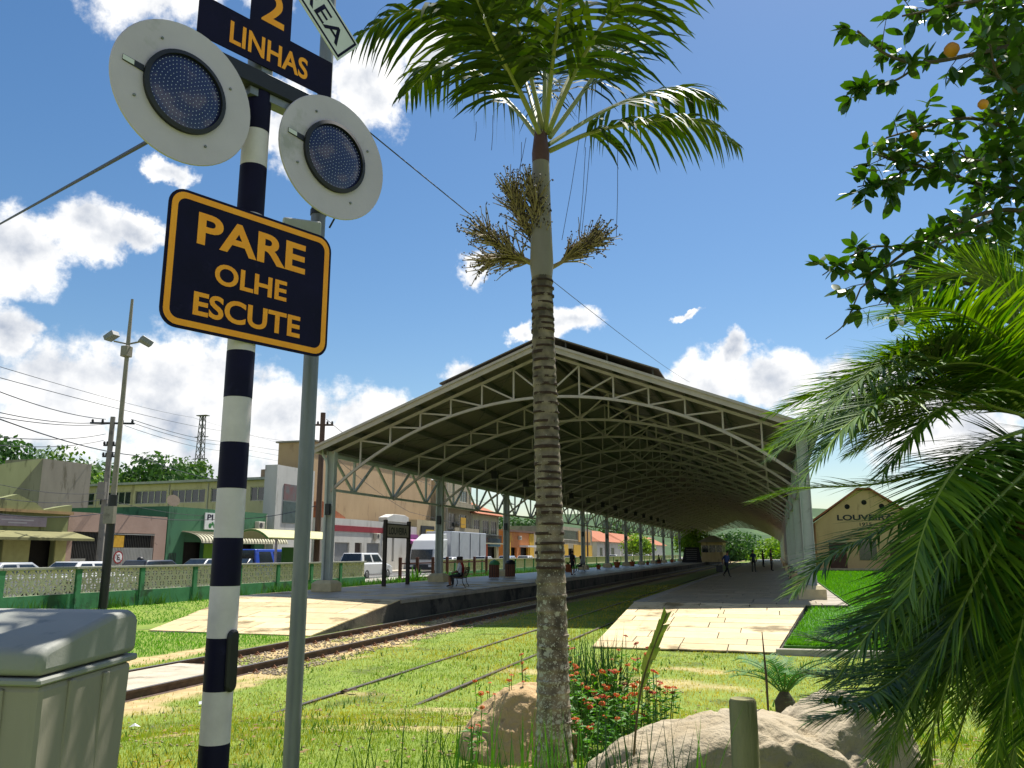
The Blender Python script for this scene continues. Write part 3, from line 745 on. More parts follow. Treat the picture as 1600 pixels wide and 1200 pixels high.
def frond(parent, pts, r0, nl, ll, lw, droop, spread, mr, ml, name='frond', seed=0, start=.12, twist=0, lift=.0, fold=.35, miss=.03):
    """rachis tube as the part, its leaflets as one mesh below it"""
    rnd = random.Random(seed); c = crv(pts, 30)
    rad = [r0*(1-.85*i/30) for i in range(31)]
    ra = MB().tube(c, rad, 6).build(name, mr, parent, world=True, smooth=True)
    V, F, T = [], [], []
    up0 = Vector((math.sin(twist), 0, math.cos(twist)))
    for i in range(nl):
        t = start+(1-start)*(i+.5)/nl; f = t*30; j = min(int(f), 29); p = c[j].lerp(c[j+1], f-j); tg = (c[j+1]-c[j]).normalized()
        sd = tg.cross(up0)
        if sd.length < .2: sd = tg.cross(Vector((1,0,0)))
        sd.normalize(); nu = sd.cross(tg).normalized()
        env = (.45+.55*math.sin(math.pi*min(1, (t*1.05)**.8))) * (1-.35*max(0, t-.8)/.2)
        for s in (-1, 1):
            if rnd.random() < miss: continue
            L_ = ll*env*rnd.uniform(.82, 1.1); w = lw*rnd.uniform(.8, 1.15)*(.7+.3*env)
            d0 = (sd*s*spread + tg*(.55+.5*t) + nu*(lift+rnd.uniform(-.14,.14))).normalized()
            d0 = (d0+Vector((rnd.gauss(0,.06), rnd.gauss(0,.06), rnd.gauss(0,.06)))).normalized()
            q = p.copy(); d = d0.copy(); k = 4; b = len(V); dr = droop*rnd.uniform(.7, 1.3)
            tint = max(0, rnd.gauss(.25, .22))
            for m in range(k+1):
                u = m/k; wid = w*(1-u)**.6*(.55+.45*min(1, u*5)) if m < k else .0008
                side = d.cross(nu); side = side.normalized() if side.length > .1 else tg
                V.append(q+side*wid/2+nu*0); V.append(q-side*wid/2); T += [tint, tint]
                q = q+d*(L_/k); d = (d+Vector((0,0,-dr/k))).normalized()
            for m in range(k): F.append((b+2*m, b+2*m+1, b+2*m+3, b+2*m+2))
    M = rootmat(parent).inverted(); V = [tuple(M @ v) for v in V]
    rawmesh('leaflets', V, F, ml, ra, kind='stuff', attrs={'tint': T}, corner=4)
    return ra

# ---- tall palm with a ringed trunk
pb_ = atD(862, 864, 6.1); PB = Vector((pb_.x, pb_.y, .6))
palm = thing('palm_tree', 'tall palm with ringed, lichen-spotted trunk in the middle foreground', 'palm tree', PB)
def bark_mat():
    m = bpy.data.materials.new('palm_bark'); m.use_nodes = True; nt = m.node_tree; N = nt.nodes; L = nt.links; b = N['Principled BSDF']
    b.inputs['Roughness'].default_value = .9
    tc = N.new('ShaderNodeTexCoord')
    n1 = N.new('ShaderNodeTexNoise'); n1.inputs['Scale'].default_value = 9; n1.inputs['Detail'].default_value = 8; L.new(tc.outputs['Object'], n1.inputs[0])
    r1 = N.new('ShaderNodeValToRGB'); r1.color_ramp.elements[0].position = .36; r1.color_ramp.elements[1].position = .66
    r1.color_ramp.elements[0].color = (*hx('#4a4136'), 1); r1.color_ramp.elements[1].color = (*hx('#93836d'), 1); L.new(n1.outputs['Fac'], r1.inputs[0])
    # lichen: blotches of two sizes with ragged rims, thickest low on the trunk
    wv = N.new('ShaderNodeTexNoise'); wv.inputs['Scale'].default_value = 38; wv.inputs['Detail'].default_value = 4; L.new(tc.outputs['Object'], wv.inputs[0])
    ws = N.new('ShaderNodeVectorMath'); ws.operation = 'MULTIPLY_ADD'; ws.inputs[1].default_value = (.05,.05,.05); L.new(wv.outputs['Color'], ws.inputs[0]); L.new(tc.outputs['Object'], ws.inputs[2])
    sp_ = N.new('ShaderNodeSeparateXYZ'); L.new(tc.outputs['Object'], sp_.inputs[0])
    hr = N.new('ShaderNodeMapRange'); hr.inputs['From Min'].default_value = .8; hr.inputs['From Max'].default_value = 3.1; hr.inputs['To Min'].default_value = .58; hr.inputs['To Max'].default_value = .0; L.new(sp_.outputs[2], hr.inputs[0])
    lts = []
    for scl, ns in ((16, 5), (34, 7), (60, 9)):
        vo = N.new('ShaderNodeTexVoronoi'); vo.inputs['Scale'].default_value = scl; L.new(ws.outputs[0], vo.inputs['Vector'])
        n2 = N.new('ShaderNodeTexNoise'); n2.inputs['Scale'].default_value = ns; n2.inputs['Detail'].default_value = 5; L.new(tc.outputs['Object'], n2.inputs[0])
        ml_ = N.new('ShaderNodeMath'); ml_.operation = 'MULTIPLY'; L.new(n2.outputs['Fac'], ml_.inputs[0]); L.new(hr.outputs[0], ml_.inputs[1])
        sb_ = N.new('ShaderNodeMath'); sb_.operation = 'SUBTRACT'; L.new(ml_.outputs[0], sb_.inputs[0]); L.new(vo.outputs['Distance'], sb_.inputs[1])
        rr_ = N.new('ShaderNodeMapRange'); rr_.inputs['From Min'].default_value = -.03; rr_.inputs['From Max'].default_value = .05; L.new(sb_.outputs[0], rr_.inputs[0]); lts.append(rr_)
    lt = N.new('ShaderNodeMath'); lt.operation = 'MAXIMUM'; L.new(lts[0].outputs[0], lt.inputs[0]); L.new(lts[1].outputs[0], lt.inputs[1])
    l2 = N.new('ShaderNodeMath'); l2.operation = 'MAXIMUM'; L.new(lt.outputs[0], l2.inputs[0]); L.new(lts[2].outputs[0], l2.inputs[1]); lt = l2
    n3 = N.new('ShaderNodeTexNoise'); n3.inputs['Scale'].default_value = 60; L.new(tc.outputs['Object'], n3.inputs[0])
    lc = N.new('ShaderNodeMixRGB'); lc.inputs[1].default_value = (*hx('#8f8b7c'), 1); lc.inputs[2].default_value = (*hx('#bdb9a8'), 1); L.new(n3.outputs['Fac'], lc.inputs[0])
    mx = N.new('ShaderNodeMixRGB'); L.new(lt.outputs[0], mx.inputs[0]); L.new(r1.outputs[0], mx.inputs[1]); L.new(lc.outputs[0], mx.inputs[2])
    L.new(mx.outputs[0], b.inputs['Base Color'])
    bp = N.new('ShaderNodeBump'); bp.inputs['Strength'].default_value = .7; bp.inputs['Distance'].default_value = .012; L.new(n1.outputs['Fac'], bp.inputs['Height']); L.new(bp.outputs[0], b.inputs['Normal'])
    return m
m_bark = bark_mat(); m_ring = mat('palm_ring', '#33241c', '#4a372b', 14, .9, .4, 50)
def trunk_r(z): return .118-.038*min(1, z/3.7) + .03*math.exp(-z*3)
def tx(z): return Vector((-.015*z+.012*math.sin(z*1.3), .01*z, z))
tk = MB(); zs = []; z = -.15; k = 0
while z < 3.76:
    zs.append(z); z += .014
pts = [PB+tx(z) for z in zs]; rads = []
rr = random.Random(4); ring_z = []; zz = -.1
while zz < 3.76: ring_z.append(zz); zz += (.085 if zz < 1.4 else .062)*rr.uniform(.75, 1.25)
for z in zs:
    d = min(z-q for q in ring_z if q <= z+1e-6) if z > -.1 else .05
    rads.append(trunk_r(z)*(1.045-.06*min(1, d/.055))+rr.uniform(-.0012,.0012))
tk.tube(pts, rads, 30); tr = tk.build('trunk', m_bark, palm, world=True, smooth=True)
for q in ring_z:
    if q > .35 and q < 3.72:
        dk = .3+.7*min(1, max(0, (q-.9)/1.2)); vs = []; n = 30; h = .016+.012*dk*rr.random()
        base = PB+tx(q); R_ = trunk_r(q)
        prof = []
        MBr = MB(); tl = rr.uniform(-.03,.03); th = rr.uniform(0,6.3)
        gap = [max(-.012, .5+1.2*mn.noise(Vector((math.cos(2*math.pi*j/n)*1.6, math.sin(2*math.pi*j/n)*1.6, q*9)))) for j in range(n)]
        for (dr, dz) in ((-.003,-.0),(.0048,.004),(.0048,h),(-.003,h+.006)):
            vs += [base+Vector(((R_*.985+dr*2.2*gap[j])*math.cos(2*math.pi*j/n), (R_*.985+dr*2.2*gap[j])*math.sin(2*math.pi*j/n), dz+tl*R_*math.cos(2*math.pi*j/n-th)+rr.uniform(-.0015,.0015))) for j in range(n)]
        MBr.add(vs, [(a*n+j, a*n+(j+1)%n, (a+1)*n+(j+1)%n, (a+1)*n+j) for a in range(3) for j in range(n)])
        MBr.build('trunk_ring', m_ring if q > 1.45 else m_bark, tr, world=True, smooth=True)
m_shaft = mat('crownshaft', '#8a8276', '#756c60', 4, .5, .2, 20, stretch=(1,1,.25), c3='#8e8472', sc3=3)
c0z, c1z = 3.1, 4.86
MB().tube([PB+tx(3.70), PB+tx(3.8), PB+tx(4.1), PB+tx(4.45), PB+tx(4.75), PB+tx(4.95)], [.08,.092,.083,.074,.066,.05], 24).build('crownshaft', m_shaft, palm, world=True, smooth=True)
MB().tube([PB+tx(4.68), PB+tx(4.76), PB+tx(4.95)], [.070,.072,.05], 16).build('leaf_base', mat('leaf_base_purple', '#4a2f2c', '#5f4038', 9, .6), palm, world=True, smooth=True)
CR = PB+tx(4.85); dC = (CR-CAM).dot(_F)
def Q(x, y, dd): return P(x, y, dC+dd)
FR = [  # control points (photo x, y, depth offset)
 ([(846,215,0),(800,120,-.2),(735,50,-.5),(640,15,-.7),(560,55,-.8)], .55, .046, 1.1),
 ([(846,215,0),(810,140,-.3),(770,60,-.7),(730,-30,-1.0),(680,-60,-1.3)], .55, .046, 1.0),
 ([(846,222,0),(800,165,.3),(740,110,.6),(680,105,.9),(630,150,1.1)], .5, .044, 1.2),
 ([(850,210,0),(850,80,.3),(835,-40,.6),(800,-140,.7)], .6, .048, .9),
 ([(858,205,0),(900,110,-.1),(955,20,-.3),(1030,-60,-.5),(1100,-90,-.7)], .6, .046, .9),
 ([(859,215,0),(920,130,.3),(965,60,.6),(1005,-10,.9),(1040,-70,1.2)], .6, .048, .9),
 ([(858,236,0),(930,205,-.1),(1010,190,-.2),(1090,188,-.3),(1155,228,-.4)], .42, .042, 1.15),
 ([(857,226,0),(935,178,.4),(1000,150,.7),(1065,140,.9),(1120,165,1.0)], .48, .046, 1.0),
 ([(850,205,0),(860,100,.8),(880,10,1.4),(905,-50,2.0)], .6, .048, 1.0),
 ([(846,215,0),(815,110,.8),(780,40,1.3),(740,10,1.8)], .6, .046, 1.0),
 ([(852,205,0),(868,60,-.6),(890,-80,-1.3),(910,-170,-2.0)], .6, .046, .9),
 ([(850,208,0),(822,90,-.1),(800,0,-.2),(790,-90,-.4)], .62, .048, .9),
 ([(856,208,0),(890,120,.9),(930,70,1.5),(960,65,2.1)], .55, .046, 1.1),
]
for i, (cp, ll, lw, dr) in enumerate(FR):
    frond(palm, [Q(*c) for c in cp], .022, 38, ll*1.3, lw*1.3, dr*1.6, 1.0, m_rach, m_frond, seed=20+i, start=.2, lift=-.14, miss=.24)
# fruiting stalks
m_stalk = mat('fruit_stalk', '#a3906c', '#857558', 9, .7); m_berry = mat('palm_berry', '#2c221b', '#47362a', 12, .6)
def infl(cp, n, ln, seed, up):
    rnd = random.Random(seed); c = crv([Q(*p) for p in cp], 10)
    st = MB().tube(c, [.02-.012*i/10 for i in range(11)], 8); tw = MB(); be = MB()
    for i in range(n):
        t = rnd.uniform(.25, 1); f = t*10; j = min(int(f), 9); p = c[j].lerp(c[j+1], f-j); d = (c[-1]-c[0]).normalized()
        d = (d*rnd.uniform(.7, 1.2)+Vector((rnd.gauss(0,.33), rnd.gauss(0,.33), rnd.gauss(up,.3)))).normalized(); q = [p]; L_ = ln*rnd.uniform(.5, 1.05)
        for s in range(4): q.append(q[-1]+d*L_/4); d = (d+Vector((rnd.gauss(0,.16), rnd.gauss(0,.16), rnd.gauss(0,.16)))).normalized()
        tw.tube(q, [.008,.0065,.005,.004,.0025], 4, caps=False)
        for s in range(rnd.randint(2, 5)):
            a = q[rnd.randint(2, 4)]+Vector((rnd.gauss(0,.009), rnd.gauss(0,.009), rnd.gauss(0,.009)))
            r_ = rnd.uniform(.005, .0095); be.add([a+Vector(v)*r_ for v in ((1,0,0),(-1,0,0),(0,1,0),(0,-1,0),(0,0,1.2),(0,0,-1.2))], [(0,2,4),(2,1,4),(1,3,4),(3,0,4),(2,0,5),(1,2,5),(3,1,5),(0,3,5)])
    so_ = st.build('fruit_stalk', m_stalk, palm, world=True, smooth=True)
    tw.build('stalk_branches', m_stalk, so_, world=True, kind='stuff'); be.build('berries', m_berry, so_, world=True, kind='stuff')
infl([(846,418,-.08),(838,385,-.1),(815,345,-.15),(805,310,-.18)], 190, .30, 1, .2)
infl([(846,418,-.08),(846,380,-.14),(838,340,-.2),(830,305,-.2)], 150, .28, 2, .25)
infl([(842,416,-.05),(815,402,-.1),(785,385,-.15),(760,368,-.18)], 130, .29, 3, .1)
infl([(842,418,-.05),(820,408,-.05),(790,402,-.05),(770,408,-.05)], 90, .28, 4, -.15)
infl([(862,418,.02),(880,408,.02),(900,392,.02),(925,378,.02)], 180, .29, 5, .05)
th_ = MB()
for (x0,y0_,x1,y1_) in ((965,235,963,370),(905,215,878,375),(915,230,905,372),(922,228,908,372),(770,180,768,235),(744,190,742,220),(822,215,808,278),(815,222,812,275)):
    th_.tube([Q(x0,y0_,-.1), Q((x0+x1)/2+1,(y0_+y1_)/2,-.1), Q(x1,y1_,-.1)], .0022, 4)
th_.build('hanging_fibres', m_berry, palm, world=True, kind='stuff')

# ---- date palm at the right edge
DB = atD(1650, 864, 3.7); DB = Vector((DB.x, DB.y, .6))
date = thing('date_palm', 'feathery green date palm with drooping fronds filling the lower right corner', 'palm tree', DB)
dt = MB(); dt.tube([DB-ZU*.1, DB+ZU*.8, DB+ZU*1.75], [.16,.13,.12], 16); dto = dt.build('trunk', mat('date_trunk', '#5a4632', '#6f5a41', 9, .9, .9, 22), date, world=True, smooth=True)
def E_(x, y, d): return P(x, y, d)
DF = [
 ([(1640,700,3.3),(1580,760,3.1),(1510,830,3.0),(1450,910,2.95),(1400,1010,2.9)], .33, 21),([(1650,720,3.8),(1590,850,3.9),(1520,960,4.0),(1440,1050,4.1),(1370,1120,4.2)], .34, 22),([(1650,730,3.5),(1640,880,3.4),(1620,1000,3.3),(1590,1140,3.3),(1570,1240,3.3)], .34, 23),
 ([(1640,650,3.4),(1580,610,3.2),(1510,620,3.1),(1440,660,3.0),(1380,740,2.95)], .34, 24),([(1640,680,3.6),(1580,700,3.5),(1520,760,3.4),(1460,840,3.3),(1420,960,3.25)], .33, 25),([(1650,640,3.9),(1600,520,4.0),(1540,440,4.1),(1470,430,4.2),(1420,470,4.25)], .36, 26),([(1650,700,4.1),(1560,800,4.4),(1470,870,4.6),(1400,960,4.8),(1330,1040,4.9)], .34, 27),
 ([(1650,720,3.3),(1560,880,3.1),(1500,1010,3.0),(1460,1130,3.0),(1440,1230,3.0)], .33, 28),([(1650,740,4.0),(1560,900,4.2),(1480,1040,4.3),(1420,1150,4.3)], .34, 29),
 ([(1640,660,3.6),(1560,637,3.4),(1473,610,3.2),(1393,622,3.05),(1320,668,2.95),(1258,745,2.9)], .36, 1),
 ([(1640,650,3.7),(1540,590,3.7),(1440,560,3.7),(1350,580,3.7),(1270,635,3.7)], .36, 2),
 ([(1640,640,3.6),(1590,560,3.5),(1520,500,3.4),(1440,480,3.3),(1370,500,3.2)], .36, 3),
 ([(1640,640,3.7),(1620,540,3.8),(1570,450,3.9),(1500,400,4.0)], .36, 4),
 ([(1640,670,3.5),(1600,673,3.2),(1527,703,3.0),(1477,755,2.85),(1440,840,2.75),(1420,930,2.7)], .34, 5),
 ([(1640,690,3.7),(1560,720,3.8),(1470,735,3.9),(1363,757,4.0),(1250,764,4.1),(1175,784,4.15)], .33, 6),
 ([(1640,700,3.6),(1550,750,3.5),(1450,795,3.45),(1360,837,3.4),(1293,872,3.35),(1240,925,3.3)], .34, 7),
 ([(1640,720,3.5),(1560,780,3.3),(1490,840,3.2),(1420,915,3.1),(1350,1000,3.0),(1290,1085,3.0)], .33, 8),
 ([(1640,720,3.4),(1590,790,3.1),(1540,880,2.95),(1480,990,2.9),(1420,1100,2.9),(1370,1210,2.9)], .33, 9),
 ([(1645,730,3.6),(1610,830,3.5),(1570,950,3.4),(1520,1080,3.4),(1480,1210,3.4)], .34, 10),
 ([(1650,730,3.3),(1630,850,3.0),(1600,970,2.9),(1570,1100,2.85),(1550,1230,2.85)], .33, 11),
 ([(1645,690,3.9),(1580,740,4.2),(1510,810,4.4),(1440,880,4.5),(1390,1000,4.6)], .34, 12),
 ([(1660,640,3.8),(1660,520,4.0),(1640,420,4.2),(1600,370,4.3)], .36, 13),
 ([(1650,700,4.0),(1600,820,4.3),(1540,930,4.5),(1480,1020,4.6)], .34, 14),
 ([(1640,660,3.9),(1570,640,4.1),(1480,640,4.3),(1400,665,4.5),(1330,710,4.6)], .34, 15),
 ([(1650,640,3.5),(1600,600,3.3),(1540,570,3.2),(1470,570,3.1),(1400,600,3.0)], .36, 16),
 ([(1650,720,3.9),(1600,880,4.1),(1560,1010,4.2),(1530,1130,4.2)], .34, 17),
 ([(1680,640,3.5),(1720,560,3.4),(1780,520,3.3),(1850,560,3.2)], .36, 18),
 ([(1680,680,3.5),(1760,700,3.3),(1830,780,3.2),(1860,880,3.1)], .36, 19),
 ([(1660,650,3.9),(1640,560,4.6),(1620,540,5.2),(1610,600,5.7)], .36, 20),
]
rd = random.Random(77)
for i in range(12):      # fronds of the upper crown reaching left over the canopy's end
    ex, ey, ed_ = rd.uniform(1190, 1370), (rd.uniform(630, 715) if i < 12 else rd.uniform(900, 960)), rd.uniform(3.2, 4.9); k_ = rd.uniform(60, 150)*(1 if i < 12 else -.5)
    DF.append(([(1650,680+rd.uniform(-20,20),3.7),(1650*.75+ex*.25,680*.8+ey*.2-k_*.7,3.7*.75+ed_*.25),(1650*.45+ex*.55,680*.6+ey*.4-k_,3.7*.5+ed_*.5),(1650*.18+ex*.82,680*.25+ey*.75-k_*.45,ed_*.85+.55),(ex,ey,ed_)], .36, 70+i))
for i in range(9):       # low fronds sweeping down to the boulders
    ex, ey, ed_ = rd.uniform(1250, 1360), rd.uniform(980, 1130), rd.uniform(2.9, 4.0); k_ = rd.uniform(-70, -25)
    DF.append(([(1650,710,3.6),(1650*.75+ex*.25,710*.7+ey*.3-k_,3.6*.75+ed_*.25),(1650*.45+ex*.55,710*.4+ey*.6-k_*1.3,3.6*.5+ed_*.5),(1650*.18+ex*.82,710*.12+ey*.88-k_*.7,ed_*.85+.54),(ex,ey,ed_)], .35, 110+i))
for i in range(16):      # more drooping fronds of the lower crown
    ex, ey, ed_ = rd.uniform(1350, 1640), rd.uniform(960, 1270), rd.uniform(2.9, 4.9); mx_ = 1650*.42+ex*.58; my = 700*.5+ey*.5-rd.uniform(60, 130); md_ = 3.6*.5+ed_*.5
    DF.append(([(1650+rd.uniform(-15,15),700+rd.uniform(-30,30),3.6),(1650*.72+ex*.28,700*.8+ey*.2-rd.uniform(30,80),3.6*.75+ed_*.25),(mx_,my,md_),(ex*.85+1650*.15,ey*.8+700*.2-20,ed_*.9+.36),(ex,ey,ed_)], .36, 40+i))
for cp, ll, s_ in DF:
    frond(date, [E_(*c) for c in cp], .011, 105, ll*.98, .0165, .24, 1.0, m_rach2, m_frond2, seed=60+s_, start=.12, lift=.14)

# ---- leafy fruit tree reaching in at the top right
m_leaf = mat('fruit_tree_leaf', '#2c4a18', '#41601f', 6, .42, transl=.28, spec=.5, space='World', c3='#56762a', sc3=3)
m_twig = mat('twig_bark', '#4c4436', '#645a48', 9, .9, .4, 40); m_fruit = mat('ripe_fruit', '#c98a2a', '#b87820', 9, .5)
TB = atD(1790, 864, 6.4); TB = Vector((TB.x, TB.y, .5))
ft = thing('fruit_tree', 'dark leafy fruit tree reaching in from the right above the date palm', 'tree', TB)
MB().tube([TB, TB+Vector((.03,.05,1.2)), TB+Vector((-.05,0,2.6)), P(1720,250,6.3), P(1660,60,6.3), P(1640,-120,6.3)], [.13,.11,.09,.07,.055,.03], 12).build('trunk', m_twig, ft, world=True, smooth=True)
BR = [([(1690,330,6.3),(1620,300,6.2),(1540,290,6.1),(1470,265,6.0),(1440,250,6.0)],.02),([(1660,60,6.3),(1590,70,6.2),(1520,85,6.0),(1440,98,5.9),(1385,85,5.8),(1340,48,5.7)],.02),
      ([(1440,98,5.9),(1400,125,5.85),(1355,135,5.8),(1330,140,5.8)],.008),([(1640,-60,6.3),(1560,-10,6.1),(1480,10,6.0),(1410,25,5.9)],.02),([(1680,280,6.3),(1600,215,6.3),(1520,185,6.3),(1440,200,6.2),(1385,215,6.1)],.018),
      ([(1470,265,6.0),(1410,255,5.95),(1365,240,5.9)],.008),([(1700,390,6.3),(1600,330,6.0),(1500,345,5.9),(1420,390,5.8),(1370,430,5.7),(1345,450,5.6)],.018),([(1420,390,5.8),(1370,385,5.8),(1330,400,5.8),(1285,430,5.8)],.008),
      ([(1560,340,6.0),(1470,380,5.7),(1410,430,5.6),(1385,480,5.5)],.01),([(1440,250,6.0),(1390,280,5.9),(1340,292,5.8)],.008),([(1660,180,6.3),(1600,150,5.9),(1560,120,5.7),(1545,60,5.6)],.015),
      ([(1700,420,6.3),(1620,440,6.1),(1540,440,6.0),(1470,450,5.9),(1420,470,5.9)],.016),([(1600,300,6.2),(1560,250,5.9),(1520,250,5.7),(1480,230,5.6)],.01),([(1680,120,6.3),(1610,20,6.6),(1560,-20,6.7)],.02),
      ([(1345,450,5.6),(1320,505,5.6),(1290,530,5.6)],.004)]
lf = MB(); lp_ = [(0,0),(.16,.30),(.34,.44),(.55,.46),(.75,.34),(.9,.16),(1,0)]
vs = [(x, 0, -.10*x*x+.0) for x, w in lp_]; k = len(vs)
vs += [(x, w*.5, .05*w-.10*x*x) for x, w in lp_[1:-1]]+[(x, -w*.5, .05*w-.10*x*x) for x, w in lp_[1:-1]]
fs = []
for i in range(k-1):
    a = [i, i+1]
    l = ([k+i] if i < k-2 else [])+([k+i-1] if i > 0 else []); r = ([2*k-2+i] if i < k-2 else [])+([2*k-3+i] if i > 0 else [])
    fs.append(tuple(a+l)); fs.append(tuple([i+1, i]+r[::-1]))
leafs = []; rnd = random.Random(12)
for bi_, (cp, r0) in enumerate(BR):
    c = crv([P(*q) for q in cp], 24)
    MB().tube(c, [r0*(1-.75*i/24)+.002 for i in range(25)], 6).build('branch', m_twig, ft, world=True, smooth=True)
    if bi_ == len(BR)-1: continue
    ext = 1 if r0 > .009 else .7
    nt_ = int(13*ext)
    for q in range(nt_):          # twigs with leaf rosettes
        t = .2+.8*(q+rnd.random())/nt_; j = min(int(t*24), 23); p = c[j]; tg = (c[j+1]-c[j]).normalized()
        d = (tg*.7+Vector((rnd.gauss(0,.6), rnd.gauss(0,.6), rnd.gauss(.05,.55)))).normalized(); L_ = rnd.uniform(.08, .30)*ext
        e = p+d*L_; MB().tube([p, p.lerp(e,.5)+Vector((0,0,.01)), e], [.004,.003,.002], 5).build('twig', m_twig, ft, world=True)
        for w in range(rnd.randint(5, 9)):
            u = rnd.uniform(.35, 1.0); o = p.lerp(e, u); a = (d*.6+Vector((rnd.gauss(0,.8), rnd.gauss(0,.8), rnd.gauss(-.12,.6)))).normalized()
            leafs.append((o, a, rnd.uniform(.10, .15)))
def dense(cx, cy, rx, ry, d, n):
    for i in range(n):
        a = rnd.uniform(0, 6.28); r = math.sqrt(rnd.random())
        leafs.append((P(cx+rx*r*math.cos(a), cy+ry*r*math.sin(a), d+rnd.uniform(-.6,.6)), Vector((rnd.gauss(0,1), rnd.gauss(0,1), rnd.gauss(-.2,.7))).normalized(), rnd.uniform(.10, .15)))
dense(1575,330,75,120,6.3,420); dense(1585,60,55,110,6.4,330); dense(1590,190,50,80,6.5,220); dense(1500,400,70,60,6.2,230); dense(1530,20,70,35,6.3,110); dense(1570,470,60,60,6.4,200); dense(1680,250,90,260,6.5,200)
def in_frame(o):
    r = o-CAM; d = r.dot(_F); x = 800+FPX*r.dot(_R)/d; y = 600-FPX*r.dot(_U)/d
    return 0 <= x <= 1600 and 0 <= y <= 520, d
key = lambda l: (0 if in_frame(l[0])[0] else 1, in_frame(l[0])[1]/l[2])
leafs.sort(key=key)
lm = None; rest = MB()
Mi = rootmat(ft).inverted()
for i, (o, a, s) in enumerate(leafs):
    q = a.to_track_quat('X', 'Z'); roll = rnd.uniform(-.9, .9)
    R3 = q.to_matrix().to_4x4() @ Matrix.Rotation(roll, 4, 'X')
    if i < 290:
        if lm is None:
            l0 = MB().add(vs, fs).build('leaf', m_leaf, ft, smooth=True); lm = l0.data; ob = l0
        else: ob = inst(lm, 'leaf', ft)
        ob.location = Mi @ o; ob.rotation_mode = 'QUATERNION'; ob.rotation_quaternion = R3.to_quaternion(); ob.scale = (s, s, s)
    else:
        Mx = Matrix.Translation(o) @ R3 @ Matrix.Scale(s, 4); rest.add([Mx @ Vector(v) for v in vs], fs)
rest.build('foliage', m_leaf, ft, world=True, smooth=True, kind='stuff')
for (x, y, d, r) in ((1487,78,5.75,.052),(1536,163,5.6,.035),(1427,212,5.9,.03)):
    MB().lathe([(.1*r,-r),(.6*r,-.8*r),(r,-.1*r),(.92*r,.4*r),(.5*r,.87*r),(.05*r,r)], P(x,y,d), 16).build('fruit', m_fruit, ft, world=True, smooth=True)

# ================================================================== BOULDERS, POST, FLOWER BED
def rock_mat(name, top, side, dark):
    m = mat(name, top, side, 2.4, .95, 1.0, 26, c3=dark, sc3=1.7, th3=.60, det=10); return m
m_rock = rock_mat('boulder_stone', '#a89d88', '#97876a', '#63533e'); m_rock2 = rock_mat('boulder_tan', '#b79a70', '#a08a68', '#7d6a4e')
def boulder(name, label, c, rad, seed, m, cuts=(), rz=0):
    import bmesh
    bm = bmesh.new(); bmesh.ops.create_icosphere(bm, subdivisions=6, radius=1)
    o = Vector((seed*3.1, seed*1.7, 0))
    for v in bm.verts:
        p = v.co.copy(); s = math.copysign(1, 1)
        d = 1+.16*mn.noise(p*1.1+o)+.06*mn.noise(p*2.6+o*2)+.022*mn.noise(p*6+o)+.010*mn.noise(p*14+o)+.006*mn.noise(p*32+o)-.035*max(0, .05-abs(mn.noise(p*3.4+o*5)))/.05
        ridge = abs(mn.noise(p*2.1+o*3)); d -= .05*max(0, .1-ridge)/.1
        q = p*d
        for (n, h) in cuts:
            n = Vector(n).normalized(); e = q.dot(n)-h-.05*mn.noise(q*5+o)-.025*mn.noise(q*13+o)
            if e > 0: q -= n*e*.88
        v.co = Vector((q.x*rad[0], q.y*rad[1], q.z*rad[2]))
    me = bpy.data.meshes.new(name); bm.to_mesh(me); bm.free(); me.materials.append(m)
    me.polygons.foreach_set('use_smooth', [True]*len(me.polygons))
    ob = bpy.data.objects.new(name, me); COL.objects.link(ob); ob.location = c; ob.rotation_euler = (0,0,rz)
    return tag(ob, label, 'boulder')
c1 = P(1165, 1235, 4.75)
boulder('boulder', 'large pale grey boulder with a broken brown hollow behind the wooden post', (c1.x, c1.y, .61), (1.02, .6, .70), 4, m_rock, (((.1,-1,.12),.72),((-.35,-.1,.95),.93)), PSI)
c2 = P(1275, 1180, 4.9); boulder('boulder', 'grey boulder shaded by date palm fronds, right of the wooden post', (c2.x+.12, c2.y, .72), (.58, .5, .66), 9, m_rock, (((0,-1,.3),.72),((-.5,0,1),.86)), PSI+.4)
c3 = P(822, 1190, 6.6); boulder('boulder', 'smaller rounded tan boulder behind the foot of the tall palm', (c3.x, c3.y, .62), (.50, .5, .52), 5, m_rock2, (((.7,-.7,.3),.72),((0,-1,.5),.82)), PSI)
wp = P(1160, 1092, 3.95)
wpo = thing('wooden_post', 'short round greenish wooden post in front of the large boulder', 'post', (wp.x, wp.y, .5))
m_post = mat('post_wood', '#7d7c58', '#96906a', 5, .9, .6, 18, stretch=(4,4,.5), c3='#5b5940', sc3=3)
MB().lathe([(.066,0),(.064,wp.z-.512),(.058,wp.z-.5)], (0,0,0), 20).build('shaft', m_post, wpo, smooth=True)
MB().lathe([(.056,wp.z-.4995),(.056,wp.z-.498),(.02,wp.z-.497)], (0,0,0), 20).build('end_grain', mat('end_grain','#8a855c','#5d5a3c',22,.9), wpo)

